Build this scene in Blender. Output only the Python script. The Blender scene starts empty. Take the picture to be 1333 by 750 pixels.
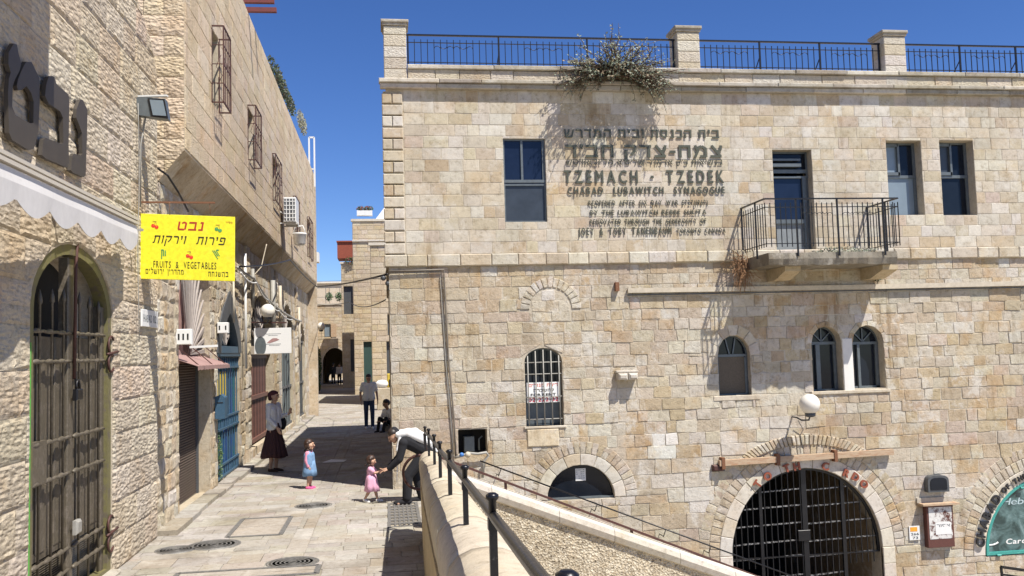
import bpy, bmesh, math, random
from mathutils import Vector, Matrix, noise
from mathutils.geometry import tessellate_polygon, delaunay_2d_cdt
R = random.Random(7)
scene = bpy.context.scene
COL = scene.collection

# ------------------------------------------------------------------ camera
CAM_H = 2.35
FOC, YAW, PITCH, ROLL = 1179.4, .138074, .070013, .02858      # focal length in 1333-px-wide pixels
_F = Vector((math.sin(YAW)*math.cos(PITCH), math.cos(YAW)*math.cos(PITCH), math.sin(PITCH)))
_R0 = Vector((math.cos(YAW), -math.sin(YAW), 0)); _U0 = _R0.cross(_F)
_R = _R0*math.cos(ROLL) - _U0*math.sin(ROLL); _U = _U0*math.cos(ROLL) + _R0*math.sin(ROLL)
cam_data = bpy.data.cameras.new('camera'); cam = bpy.data.objects.new('camera', cam_data); COL.objects.link(cam)
cam_data.sensor_width = 36; cam_data.lens = FOC/1333*36; cam_data.clip_start = .05; cam_data.clip_end = 2000
cam.matrix_world = Matrix(((_R.x, _U.x, -_F.x, 0), (_R.y, _U.y, -_F.y, 0), (_R.z, _U.z, -_F.z, CAM_H), (0, 0, 0, 1)))
scene.camera = cam

# ------------------------------------------------------------------ world, sun, exposure
SUN_DIR = Vector((-.84, 1.0, -2.2)).normalized()              # the way the light travels
sun_el = math.asin(-SUN_DIR.z)
sun_az = math.atan2(-SUN_DIR.x, -SUN_DIR.y)                    # azimuth of the sun from +Y towards +X
world = bpy.data.worlds.new('World'); scene.world = world; world.use_nodes = True
nt = world.node_tree; nt.nodes.clear()
sky = nt.nodes.new('ShaderNodeTexSky'); sky.sky_type = 'NISHITA'; sky.sun_disc = False
sky.sun_elevation = sun_el; sky.sun_rotation = sun_az; sky.altitude = 800; sky.air_density = .8; sky.dust_density = .0; sky.ozone_density = 4.0
hs = nt.nodes.new('ShaderNodeHueSaturation'); hs.inputs['Saturation'].default_value = 1.2; hs.inputs['Hue'].default_value = .512
bg = nt.nodes.new('ShaderNodeBackground'); bg.inputs[1].default_value = .096
wo = nt.nodes.new('ShaderNodeOutputWorld')
nt.links.new(sky.outputs[0], hs.inputs['Color']); nt.links.new(hs.outputs[0], bg.inputs[0]); nt.links.new(bg.outputs[0], wo.inputs[0])
sun_data = bpy.data.lights.new('sun', 'SUN'); sun_data.energy = 5.0; sun_data.angle = math.radians(.5); sun_data.color = (1, .945, .86)
sun = bpy.data.objects.new('sun', sun_data); COL.objects.link(sun)
sun.rotation_euler = SUN_DIR.to_track_quat('-Z', 'Y').to_euler(); sun.location = (5, -5, 20)
scene.view_settings.view_transform = 'Standard'; scene.view_settings.look = 'None'
scene.view_settings.exposure = .6; scene.view_settings.gamma = 1
scene.cycles.max_bounces = 6; scene.cycles.diffuse_bounces = 3; scene.cycles.glossy_bounces = 2; scene.cycles.transparent_max_bounces = 8
scene.cycles.use_denoising = True

# ------------------------------------------------------------------ measuring aids: a photograph pixel onto a real plane
def ray(x, y): return _R*((x-666.5)/FOC) - _U*((y-375)/FOC) + _F
def on_y(x, y, Y): d = ray(x, y); t = Y/d.y; return Vector((d.x*t, Y, d.z*t+CAM_H))
def on_x(x, y, X): d = ray(x, y); t = X/d.x; return Vector((X, d.y*t, d.z*t+CAM_H))
def on_z(x, y, Z=0.): d = ray(x, y); t = (Z-CAM_H)/d.z; return Vector((d.x*t, d.y*t, Z))
def project(p):
    v = Vector(p) - Vector((0, 0, CAM_H)); w = v.dot(_F)
    if w < .1: return (-9999, -9999, w)
    return (666.5+v.dot(_R)*FOC/w, 375-v.dot(_U)*FOC/w, w)

# ------------------------------------------------------------------ materials
def new_mat(name):
    m = bpy.data.materials.new(name); m.use_nodes = True
    n = m.node_tree.nodes; n.clear()
    o = n.new('ShaderNodeOutputMaterial'); b = n.new('ShaderNodeBsdfPrincipled'); m.node_tree.links.new(b.outputs[0], o.inputs[0])
    return m, m.node_tree, b
def nd(t, typ, **kw):
    n = t.nodes.new(typ)
    for k, v in kw.items():
        if k.startswith('i_'): n.inputs[k[2:].replace('_', ' ')].default_value = v
        else: setattr(n, k, v)
    return n
def ramp(t, src, stops):
    r = t.nodes.new('ShaderNodeValToRGB'); e = r.color_ramp.elements
    e[0].position, e[0].color = stops[0][0], (*stops[0][1], 1); e[1].position, e[1].color = stops[-1][0], (*stops[-1][1], 1)
    for p, c in stops[1:-1]:
        x = e.new(p); x.color = (*c, 1)
    t.links.new(src, r.inputs[0]); return r.outputs[0]
def mixc(t, a, b, fac, mode='MULTIPLY'):
    m = t.nodes.new('ShaderNodeMix'); m.data_type = 'RGBA'; m.blend_type = mode
    for i, v in ((6, a), (7, b), (0, fac)):
        if hasattr(v, 'is_linked') or isinstance(v, bpy.types.NodeSocket): t.links.new(v, m.inputs[i])
        else: m.inputs[i].default_value = (*v, 1) if isinstance(v, tuple) else v
    return m.outputs[2]
def math_n(t, op, a, b=0.):
    m = t.nodes.new('ShaderNodeMath'); m.operation = op
    for i, v in ((0, a), (1, b)):
        if isinstance(v, bpy.types.NodeSocket): t.links.new(v, m.inputs[i])
        else: m.inputs[i].default_value = v
    return m.outputs[0]
def pos_node(t, scale=(1, 1, 1), rot=(0, 0, 0)):
    g = t.nodes.new('ShaderNodeNewGeometry'); mp = t.nodes.new('ShaderNodeMapping'); mp.inputs['Scale'].default_value = scale; mp.inputs['Rotation'].default_value = rot
    t.links.new(g.outputs['Position'], mp.inputs[0]); return mp.outputs[0]
def noise_n(t, vec, sc, det=4., rough=.6, dist=0.):
    n = nd(t, 'ShaderNodeTexNoise', i_Scale=sc, i_Detail=det, i_Roughness=rough, i_Distortion=dist); t.links.new(vec, n.inputs['Vector']); return n.outputs['Fac']

def stone_mat(name, bump=.35, pits=18., fine=90., stain=.5, grime=.35, chisel=0., chisel_scale=26., orange=.35, dist=.02, pale=.25, streak=0.):
    """limestone: the tint attribute of each stone, mottled, pitted, stained in patches and chiselled"""
    m, t, b = new_mat(name)
    at = nd(t, 'ShaderNodeAttribute', attribute_name='tint')
    P = pos_node(t)
    n1 = noise_n(t, P, 2.2, 5, .62); n2 = noise_n(t, P, 12., 7, .72); n3 = noise_n(t, P, fine, 3, .6); n0 = noise_n(t, P, .7, 5, .65, .4)
    c = mixc(t, at.outputs['Color'], ramp(t, n2, [(.30, (.66, .62, .56)), (.46, (.97, .96, .95)), (.72, (1.12, 1.11, 1.09))]), 1.)
    c = mixc(t, c, ramp(t, n3, [(.3, (.84, .83, .81)), (.55, (1, 1, 1))]), 1.)
    so = math_n(t, 'MULTIPLY', ramp(t, n1, [(.52, (0, 0, 0)), (.68, (1, 1, 1))]), orange)
    c = mixc(t, c, (.93, .74, .50), so)
    pw = math_n(t, 'MULTIPLY', ramp(t, noise_n(t, P, 1.7, 7, .78, .3), [(.54, (0, 0, 0)), (.62, (1, 1, 1))]), pale)
    c = mixc(t, c, (.64, .61, .55), pw, 'MIX')
    gr = math_n(t, 'MULTIPLY', ramp(t, n0, [(.50, (0, 0, 0)), (.66, (1, 1, 1))]), grime)
    c = mixc(t, c, (.66, .62, .56), gr)
    if streak:
        sk = noise_n(t, pos_node(t, (2.6, 2.6, .22)), 1.6, 5, .7); sm = noise_n(t, P, .55, 3, .6)
        c = mixc(t, c, (.60, .54, .46), math_n(t, 'MULTIPLY', math_n(t, 'MULTIPLY', ramp(t, sk, [(.54, (0, 0, 0)), (.66, (1, 1, 1))]), ramp(t, sm, [(.42, (0, 0, 0)), (.6, (1, 1, 1))])), streak))
    pv = nd(t, 'ShaderNodeTexVoronoi', i_Scale=pits, feature='F1'); t.links.new(P, pv.inputs['Vector'])
    pit = ramp(t, pv.outputs['Distance'], [(.06, (.55, .48, .40)), (.17, (1, 1, 1))])
    c = mixc(t, c, pit, stain)
    t.links.new(c, b.inputs['Base Color']); b.inputs['Roughness'].default_value = .92; b.inputs['Specular IOR Level'].default_value = .2
    h = math_n(t, 'ADD', math_n(t, 'MULTIPLY', n2, .9), math_n(t, 'MULTIPLY', n3, .35))
    h = math_n(t, 'ADD', h, math_n(t, 'MULTIPLY', ramp(t, pv.outputs['Distance'], [(0, (0, 0, 0)), (.2, (1, 1, 1))]), .25))
    if chisel:
        P2 = pos_node(t, (1, .45, 1.5), (.6, 0, 0)); wv = nd(t, 'ShaderNodeTexVoronoi', i_Scale=chisel_scale, feature='SMOOTH_F1', i_Randomness=1.)
        t.links.new(P2, wv.inputs['Vector'])
        h = math_n(t, 'ADD', h, math_n(t, 'MULTIPLY', wv.outputs['Distance'], chisel))
    bp = nd(t, 'ShaderNodeBump', i_Strength=bump, i_Distance=dist); t.links.new(h, bp.inputs['Height']); t.links.new(bp.outputs[0], b.inputs['Normal'])
    return m
def plain(name, col, rough=.6, metal=0., var=.15, vs=12., bump=0., spec=.5, tinted=False):
    m, t, b = new_mat(name); P = pos_node(t); n = noise_n(t, P, vs, 5, .65)
    c = ramp(t, n, [(.3, tuple(x*(1-var) for x in col)), (.7, tuple(min(1, x*(1+var)) for x in col))])
    if tinted: c = mixc(t, c, nd(t, 'ShaderNodeAttribute', attribute_name='tint').outputs['Color'], 1.)
    t.links.new(c, b.inputs['Base Color']); b.inputs['Roughness'].default_value = rough; b.inputs['Metallic'].default_value = metal; b.inputs['Specular IOR Level'].default_value = spec
    if bump:
        bp = nd(t, 'ShaderNodeBump', i_Strength=bump, i_Distance=.01); t.links.new(n, bp.inputs['Height']); t.links.new(bp.outputs[0], b.inputs['Normal'])
    return m
def worn(name, col, col2, amount=.5, rough=.6, metal=0., sc=14., bump=.2, stretch=(1, 1, 1)):
    """paint or metal with patches of a second colour"""
    m, t, b = new_mat(name); P = pos_node(t, stretch); n = noise_n(t, P, sc, 6, .7); n2 = noise_n(t, P, sc*4, 3, .6)
    f = ramp(t, n, [(1-amount-.04, (0, 0, 0)), (1-amount+.05, (1, 1, 1))])
    c = mixc(t, tuple(col), tuple(col2), f, 'MIX'); c = mixc(t, c, ramp(t, n2, [(.3, (.82, .82, .82)), (.7, (1.1, 1.1, 1.1))]), 1.)
    t.links.new(c, b.inputs['Base Color']); b.inputs['Roughness'].default_value = rough; b.inputs['Metallic'].default_value = metal
    bp = nd(t, 'ShaderNodeBump', i_Strength=bump, i_Distance=.01); t.links.new(n, bp.inputs['Height']); t.links.new(bp.outputs[0], b.inputs['Normal'])
    return m
M = {}
M['ashlar'] = stone_mat('limestone_ashlar', bump=.4, stain=.4, grime=.4, orange=.35, pits=20, pale=.45, streak=.6)
M['rubble'] = stone_mat('limestone_weathered', bump=.75, stain=.6, grime=.5, orange=.6, pits=16, dist=.03, pale=.6, streak=.75)
M['hewn'] = stone_mat('limestone_hewn', bump=.8, stain=.25, grime=.15, chisel=1.4, chisel_scale=20, orange=.35, dist=.03, pale=.05)
M['hewn_fine'] = stone_mat('limestone_hewn_fine', bump=.6, stain=.3, grime=.25, chisel=.9, chisel_scale=34, orange=.35, dist=.02, pale=.15)
M['dressed'] = stone_mat('limestone_dressed', bump=.25, stain=.3, grime=.5, orange=.25, pits=26, pale=.1)
M['paving'] = stone_mat('limestone_paving', bump=.4, stain=.6, grime=.75, orange=.2, pits=13, pale=.25)
M['mortar'] = stone_mat('lime_mortar', bump=.7, stain=.2, grime=.4, orange=.3, pits=40, dist=.02, pale=.3)
M['glass'] = plain('dark_window_glass', (.010, .014, .022), .1, var=.3, vs=1.5, spec=.28)
M['glass_pale'] = plain('pale_curtained_glass', (.20, .25, .29), .12, var=.1, vs=2)
M['frame_grey'] = plain('grey_aluminium', (.13, .15, .16), .45, .3)
M['black_iron'] = worn('black_painted_iron', (.012, .012, .014), (.05, .035, .03), .35, .38, .2, 22)
M['rail_iron'] = worn('worn_black_handrail', (.015, .015, .018), (.16, .15, .15), .34, .3, .4, 30)
M['brown_iron'] = worn('brown_iron', (.085, .035, .028), (.05, .03, .025), .4, .6, .1)
M['gate_glint'] = worn('gate_rail_glint', (.02, .02, .022), (.34, .34, .34), .5, .35, .4, 26)  # grey patches paint the bright highlights of the gate rails into the colour
M['rust'] = worn('rusty_steel', (.20, .09, .045), (.35, .24, .16), .35, .8, .1, 20)
M['dark'] = plain('dark_interior', (.012, .011, .010), .9, var=.1)
M['plaster_white'] = plain('whitewashed_plaster', (.70, .68, .64), .9, var=.06, vs=5, bump=.2)
M['white'] = plain('white_plastic', (.72, .72, .70), .45, var=.04)
M['white_cloth'] = plain('white_cloth', (.78, .78, .77), .9, var=.04, vs=30)
M['bronze'] = plain('bronze_letter', (.085, .088, .062), .45, .2, var=.2, vs=9)
M['pipe'] = plain('painted_pipe', (.50, .44, .34), .6, var=.15)
M['grey_pipe'] = plain('grey_pipe', (.30, .29, .26), .55, var=.15)
M['wood'] = worn('weathered_wood', (.47, .35, .235), (.38, .22, .13), .45, .85, 0, 8, .5, (1, 1, 9))

# ------------------------------------------------------------------ tints (true stone colours)
CREAM = [(0.521, 0.463, 0.366), (0.507, 0.444, 0.347), (0.53, 0.477, 0.385), (0.493, 0.425, 0.323), (0.539, 0.491, 0.399), (0.512, 0.453, 0.351)]
OCHRE = [(0.493, 0.407, 0.29), (0.474, 0.388, 0.271), (0.493, 0.421, 0.314), (0.465, 0.383, 0.275)]
PALE = [(0.558, 0.519, 0.442), (0.544, 0.505, 0.427), (0.567, 0.533, 0.465)]
PINK = [(0.502, 0.421, 0.342), (0.493, 0.411, 0.323)]
def jit(c, a=.06, r=R):
    k = 1+r.uniform(-a, a); return (c[0]*k, c[1]*k*(1+r.uniform(-.02, .02)), c[2]*k*(1+r.uniform(-.05, .05)))
def pick(spec, r=R):
    x = r.random()*sum(w for _, w in spec)
    for pal, w in spec:
        x -= w
        if x <= 0: return jit(r.choice(pal), .08, r)
    return jit(spec[0][0][0])

# ------------------------------------------------------------------ objects and their words
def tag(o, label=None, cat=None, group=None, kind=None):
    if label: o['label'] = label
    if cat: o['category'] = cat
    if group: o['group'] = group
    if kind: o['kind'] = kind
    return o
def empty(name, loc=(0, 0, 0), label=None, cat=None, group=None, kind=None, rz=0., parent=None):
    o = bpy.data.objects.new(name, None); o.empty_display_size = .2; COL.objects.link(o); o.location = loc; o.rotation_euler.z = rz
    if parent: o.parent = parent
    return tag(o, label, cat, group, kind)
def link(name, mesh, parent=None):
    o = bpy.data.objects.new(name, mesh); COL.objects.link(o)
    if parent: o.parent = parent; 
    return o
def copy_tree(o, parent=None):
    c = o.copy(); COL.objects.link(c); c.parent = parent
    for ch in list(o.children): copy_tree(ch, c)
    return c
class Fr:
    """a flat working frame on a wall: u along it, v up it, n out of it"""
    def __init__(s, o, U, V, N): s.o, s.U, s.V, s.N = Vector(o), Vector(U), Vector(V), Vector(N)
    def __call__(s, u, v, n=0.): return s.o + s.U*u + s.V*v + s.N*n
class MB:
    """collects shapes in world metres; build() links them as one mesh, measured from its parent's origin"""
    def __init__(s): s.v, s.f, s.t, s.m, s.sm = [], [], [], [], []
    def add(s, vs, fs, tint=(1, 1, 1), mi=0, smooth=False):
        b = len(s.v); s.v += [Vector(x) for x in vs]; s.t += [tint]*len(vs)
        s.f += [tuple(i+b for i in f) for f in fs]; s.m += [mi]*len(fs); s.sm += [smooth]*len(fs)
        return s
    def box(s, x0, x1, y0, y1, z0, z1, tint=(1, 1, 1), mi=0, fr=None):
        c = [(x0, y0, z0), (x1, y0, z0), (x1, y1, z0), (x0, y1, z0), (x0, y0, z1), (x1, y0, z1), (x1, y1, z1), (x0, y1, z1)]
        fs = [(0, 3, 2, 1), (4, 5, 6, 7), (0, 1, 5, 4), (1, 2, 6, 5), (2, 3, 7, 6), (3, 0, 4, 7)]
        if fr is not None: c = [fr(u, w, n) for u, n, w in [(a, b_, c_) for a, b_, c_ in c]]; 
        if fr is not None: fs = [tuple(reversed(f)) for f in fs]
        return s.add(c, fs, tint, mi)
    def fbox(s, fr, u0, u1, v0, v1, n0, n1, tint=(1, 1, 1), mi=0, bev=0.):
        if bev <= 0:
            c = [fr(u, v, n) for n in (n0, n1) for u, v in ((u0, v0), (u1, v0), (u1, v1), (u0, v1))]
            return s.add(c, [(0, 3, 2, 1), (4, 5, 6, 7), (0, 1, 5, 4), (1, 2, 6, 5), (2, 3, 7, 6), (3, 0, 4, 7)], tint, mi)
        b = bev; rings = []
        for n, k in ((n0, 0), (n1-b, 0), (n1, b)): rings.append([(u0+k, v0+k, n), (u1-k, v0+k, n), (u1-k, v1-k, n), (u0+k, v1-k, n)])
        c = [fr(*p) for r in rings for p in r]; fs = [(0, 3, 2, 1), (8, 9, 10, 11)]
        for L in (0, 4):
            for i in range(4): fs.append((L+i, L+(i+1) % 4, L+4+(i+1) % 4, L+4+i))
        return s.add(c, fs, tint, mi)
    def bar(s, a, b, w, h=None, tint=(1, 1, 1), mi=0, up=(0, 0, 1)):
        a, b = Vector(a), Vector(b); h = h or w; d = (b-a).normalized(); up = Vector(up)
        if abs(d.dot(up)) > .98: up = Vector((0, 1, 0))
        x = d.cross(up).normalized()*(w/2); y = x.normalized().cross(d)*(h/2)
        c = [p+q for p in (a, b) for q in (-x-y, x-y, x+y, -x+y)]
        return s.add(c, [(0, 1, 2, 3), (7, 6, 5, 4), (0, 4, 5, 1), (1, 5, 6, 2), (2, 6, 7, 3), (3, 7, 4, 0)], tint, mi)
    def tube(s, pts, r, n=8, tint=(1, 1, 1), mi=0, caps=True, smooth=True):
        pts = [Vector(p) for p in pts]; rr = r if isinstance(r, (list, tuple)) else [r]*len(pts)
        vs = []; prev = None
        for i, p in enumerate(pts):
            d = (pts[min(i+1, len(pts)-1)] - pts[max(i-1, 0)])
            d = d.normalized() if d.length > 1e-9 else Vector((0, 0, 1))
            if prev is None: x = d.orthogonal().normalized()
            else: x = (prev - d*prev.dot(d)); x = x.normalized() if x.length > 1e-6 else d.orthogonal().normalized()
            prev = x; y = d.cross(x)
            vs += [p + (x*math.cos(2*math.pi*k/n) + y*math.sin(2*math.pi*k/n))*rr[i] for k in range(n)]
        fs = [(i*n+k, i*n+(k+1) % n, (i+1)*n+(k+1) % n, (i+1)*n+k) for i in range(len(pts)-1) for k in range(n)]
        if caps: fs += [tuple(reversed(range(n))), tuple(range((len(pts)-1)*n, len(pts)*n))]
        return s.add(vs, fs, tint, mi, smooth)
    def ball(s, c, r, seg=16, rings=10, sc=(1, 1, 1), tint=(1, 1, 1), mi=0):
        c = Vector(c); vs = [c+Vector((0, 0, r*sc[2]))]
        for i in range(1, rings):
            a = math.pi*i/rings
            vs += [c+Vector((r*sc[0]*math.sin(a)*math.cos(2*math.pi*k/seg), r*sc[1]*math.sin(a)*math.sin(2*math.pi*k/seg), r*sc[2]*math.cos(a))) for k in range(seg)]
        vs.append(c-Vector((0, 0, r*sc[2]))); L = len(vs)-1
        fs = [(0, 1+k, 1+(k+1) % seg) for k in range(seg)]
        for i in range(rings-2): fs += [(1+i*seg+k, 1+(i+1)*seg+k, 1+(i+1)*seg+(k+1) % seg, 1+i*seg+(k+1) % seg) for k in range(seg)]
        fs += [(L, 1+(rings-2)*seg+(k+1) % seg, 1+(rings-2)*seg+k) for k in range(seg)]
        return s.add(vs, fs, tint, mi, True)
    def lathe(s, c, prof, n=20, tint=(1, 1, 1), mi=0, axis=None):
        c = Vector(c); A = Matrix.Identity(3) if axis is None else Vector((0, 0, 1)).rotation_difference(Vector(axis)).to_matrix()
        vs = [c + A @ Vector((r*math.cos(2*math.pi*k/n), r*math.sin(2*math.pi*k/n), z)) for r, z in prof for k in range(n)]
        fs = [(i*n+k, i*n+(k+1) % n, (i+1)*n+(k+1) % n, (i+1)*n+k) for i in range(len(prof)-1) for k in range(n)]
        fs += [tuple(reversed(range(n))), tuple(range((len(prof)-1)*n, len(prof)*n))]
        return s.add(vs, fs, tint, mi, True)
    def poly(s, fr, pts, n0, n1, holes=(), tint=(1, 1, 1), mi=0, back=True):
        """flat plate with holes, from depth n0 (back) to n1 (front); pts counter-clockwise seen from outside"""
        loops = [list(pts)] + [list(h) for h in holes]
        tris = tessellate_polygon([[Vector((u, v, 0)) for u, v in lp] for lp in loops]); flat = [p for lp in loops for p in lp]; N = len(flat)
        vs = [fr(u, v, n1) for u, v in flat] + [fr(u, v, n0) for u, v in flat]; fs = []
        for a, b, c in tris:
            A, B, C = flat[a], flat[b], flat[c]
            if (B[0]-A[0])*(C[1]-A[1])-(B[1]-A[1])*(C[0]-A[0]) < 0: a, c = c, a
            fs.append((a, b, c))
            if back: fs.append((N+c, N+b, N+a))
        k = 0
        for li, lp in enumerate(loops):
            L = len(lp); ar = sum(lp[i][0]*lp[(i+1) % L][1]-lp[(i+1) % L][0]*lp[i][1] for i in range(L))
            flip = (ar < 0) != (li > 0)
            for i in range(L):
                a, b = k+i, k+(i+1) % L
                fs.append((a, b, N+b, N+a) if flip else (N+a, N+b, b, a))
            k += L
        return s.add(vs, fs, tint, mi)
    def build(s, name, mat, parent=None, kind=None, merge=False, org=None):
        me = bpy.data.meshes.new(name); o0 = Vector(org) if org is not None else (parent_org(parent) if parent else Vector())
        me.from_pydata([v-o0 for v in s.v], [], s.f)
        a = me.attributes.new('tint', 'FLOAT_COLOR', 'POINT')
        a.data.foreach_set('color', [x for t in s.t for x in (t[0], t[1], t[2], 1.)])
        for m in (mat if isinstance(mat, (list, tuple)) else [mat]): me.materials.append(m)
        me.polygons.foreach_set('material_index', s.m); me.polygons.foreach_set('use_smooth', s.sm)
        me.update()
        o = link(name, me, parent)
        if org is not None: o.location = o0 - (parent_org(parent) if parent else Vector())
        if kind: o['kind'] = kind
        return o
def parent_org(p):
    q = Vector()
    while p is not None: q += p.location; p = p.parent
    return q

# ------------------------------------------------------------------ masonry
def stone(mb, fr, poly, d, tint, bev=.012, r=R, wob=.003, base=-.012):
    """one block: skirt, worn arris and a slightly pillowed face"""
    n = len(poly); cu = sum(p[0] for p in poly)/n; cv = sum(p[1] for p in poly)/n
    A = [fr(u, v, base) for u, v in poly]; B = [fr(u+r.uniform(-wob, wob), v+r.uniform(-wob, wob), d-bev) for u, v in poly]
    C = []
    for u, v in poly:
        L = math.hypot(u-cu, v-cv) or 1; k = min(bev*1.2/L, .3)
        C.append(fr(u+(cu-u)*k+r.uniform(-wob, wob), v+(cv-v)*k+r.uniform(-wob, wob), d+r.uniform(-.2, .2)*bev))
    ctr = fr(cu+r.uniform(-.02, .02), cv+r.uniform(-.01, .01), d+r.uniform(-.1, .6)*bev)
    vs = A+B+C+[ctr]; fs = []
    for i in range(n):
        j = (i+1) % n; fs += [(i, j, n+j, n+i), (n+i, n+j, 2*n+j, 2*n+i), (2*n+i, 2*n+j, 3*n)]
    mb.add(vs, fs, tint)
def rough_stone(mb, fr, poly, d, tint, amp=.02, cell=.06, r=R, margin=.02, fq=9.):
    """a hewn block: dressed margin, broken face raised by noise"""
    n = len(poly); cu = sum(p[0] for p in poly)/n; cv = sum(p[1] for p in poly)/n
    ins = []
    for u, v in poly:
        L = math.hypot(u-cu, v-cv) or 1; k = min(margin*1.4/L, .35); ins.append((u+(cu-u)*k, v+(cv-v)*k))
    pts = [Vector(p) for p in ins]; u0 = min(p[0] for p in ins); u1 = max(p[0] for p in ins); v0 = min(p[1] for p in ins); v1 = max(p[1] for p in ins)
    nu = max(1, int((u1-u0)/cell)); nv = max(1, int((v1-v0)/cell)); so = r.uniform(0, 50)
    def inside(p):
        for i in range(n):
            a, b = ins[i], ins[(i+1) % n]
            if (b[0]-a[0])*(p[1]-a[1])-(b[1]-a[1])*(p[0]-a[0]) < cell*.25*math.hypot(b[0]-a[0], b[1]-a[1]): return False
        return True
    for i in range(1, nu):
        for j in range(1, nv):
            p = (u0+(u1-u0)*(i+r.uniform(-.3, .3))/nu, v0+(v1-v0)*(j+r.uniform(-.3, .3))/nv)
            if inside(p): pts.append(Vector(p))
    V, E_, Fc, *_ = delaunay_2d_cdt(pts, [], [list(range(n))], 1, 1e-5)
    if len(V) < 3: return
    vs = []
    for i, p in enumerate(V):
        e = 0. if i < n else 1.
        h = noise.fractal(Vector((p.x*fq+so, p.y*fq, so)), 1., 2., 3)
        vs.append(fr(p.x, p.y, d+(abs(h)*amp+amp*.35)*e))
    N = len(vs); A = [fr(u, v, -.012) for u, v in poly]; B = [fr(u, v, d-.004) for u, v in poly]
    fs = [tuple(f) for f in Fc]
    # orient like the polygon
    a, b, c = (V[i] for i in fs[0][:3]) if fs else (None,)*3
    if fs and (b-a).cross(c-a) < 0: fs = [tuple(reversed(f)) for f in fs]
    for i in range(n):
        j = (i+1) % n; fs += [(N+i, N+j, N+n+j, N+n+i), (N+n+i, N+n+j, j, i)]
    mb.add(vs+A+B, fs, tint)
def clip(poly, p, nrm):
    """keep the side of the line through p towards nrm"""
    out = []; n = len(poly)
    for i in range(n):
        a, b = poly[i], poly[(i+1) % n]; da = (a[0]-p[0])*nrm[0]+(a[1]-p[1])*nrm[1]; db = (b[0]-p[0])*nrm[0]+(b[1]-p[1])*nrm[1]
        if da >= 0: out.append(a)
        if da*db < 0: t = da/(da-db); out.append((a[0]+(b[0]-a[0])*t, a[1]+(b[1]-a[1])*t))
    return out
def area(p): return abs(sum(p[i][0]*p[(i+1) % len(p)][1]-p[(i+1) % len(p)][0]*p[i][1] for i in range(len(p))))/2
def minus_rect(r, h):
    (a, b, c, d), (u0, u1, v0, v1) = r, h
    if a >= u1 or b <= u0 or c >= v1 or d <= v0: return [r]
    out = []
    if a < u0: out.append((a, u0, c, d))
    if b > u1: out.append((u1, b, c, d))
    m0, m1 = max(a, u0), min(b, u1)
    if c < v0: out.append((m0, m1, c, v0))
    if d > v1: out.append((m0, m1, v1, d))
    return out
class Opening:
    """u0..u1, v0..vs square part, then an elliptic head up to vt (vt = vs for a flat head); w = width of the stone ring kept clear"""
    def __init__(s, u0, u1, v0, vs, vt=None, w=.0): s.u0, s.u1, s.v0, s.vs, s.vt, s.w = u0, u1, v0, vs, vt if vt is not None else vs, w; s.cu, s.a, s.b = (u0+u1)/2, (u1-u0)/2, s.vt-vs
    def outline(s, n=14, grow=0.):
        if s.b <= 0: return [(s.u0-grow, s.v0-grow), (s.u1+grow, s.v0-grow), (s.u1+grow, s.vs+grow), (s.u0-grow, s.vs+grow)]
        out = [(s.u0-grow, s.v0), (s.u1+grow, s.v0)]
        return out + [(s.cu+(s.a+grow)*math.cos(math.pi*i/n), s.vs+(s.b+grow)*math.sin(math.pi*i/n)) for i in range(n+1)]
    def ring(s, g0, g1, n, th0=0., th1=math.pi, gap=.006):
        for i in range(n):
            t0, t1 = th0+(th1-th0)*i/n+gap, th0+(th1-th0)*(i+1)/n-gap
            P = lambda t, g: (s.cu+(s.a+g)*math.cos(t), s.vs+(s.b+g)*math.sin(t))
            yield [P(t0, g0), P(t0, g1), P((t0+t1)/2, g1), P(t1, g1), P(t1, g0), P((t0+t1)/2, g0)] if g1-g0 > 0 and (t1-t0)*(s.a+g1) > .25 else [P(t0, g0), P(t0, g1), P(t1, g1), P(t1, g0)]
    def cut(s, rects):
        out = []
        for r in rects:
            if s.b > 0 and r[2] < s.vs < r[3] and r[0] < s.u1+s.w and r[1] > s.u0-s.w: parts = [(r[0], r[1], r[2], s.vs), (r[0], r[1], s.vs, r[3])]
            else: parts = [r]
            for q in parts: out += minus_rect(q, (s.u0, s.u1, s.v0, s.vs)) if q[2] < s.vs-1e-6 else [q]
        return out
    def clip_head(s, poly):
        if s.b <= 0 or not poly: return poly
        cu = sum(p[0] for p in poly)/len(poly); cv = sum(p[1] for p in poly)/len(poly)
        if cv < s.vs: return poly
        W = s.w*.75; A, B = s.a+W, s.b+W
        if all(((p[0]-s.cu)/A)**2+((p[1]-s.vs)/B)**2 > 1.0 for p in poly+[(cu, cv)]) and not (min(p[0] for p in poly) < s.cu < max(p[0] for p in poly) and min(p[1] for p in poly) < s.vt+W): return poly
        t = math.atan2((cv-s.vs)/B, (cu-s.cu)/A); P = (s.cu+A*math.cos(t), s.vs+B*math.sin(t)); nr = (math.cos(t)/A, math.sin(t)/B); L = math.hypot(*nr)
        return clip(poly, P, (nr[0]/L, nr[1]/L))
def courses(v0, v1, h, dh, r=R):
    out = [v0]; 
    while out[-1] < v1-h*.6: out.append(out[-1]+h*(1+r.uniform(-dh, dh)))
    k = (v1-v0)/(out[-1]-v0); return [v0+(x-v0)*k for x in out]
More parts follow.
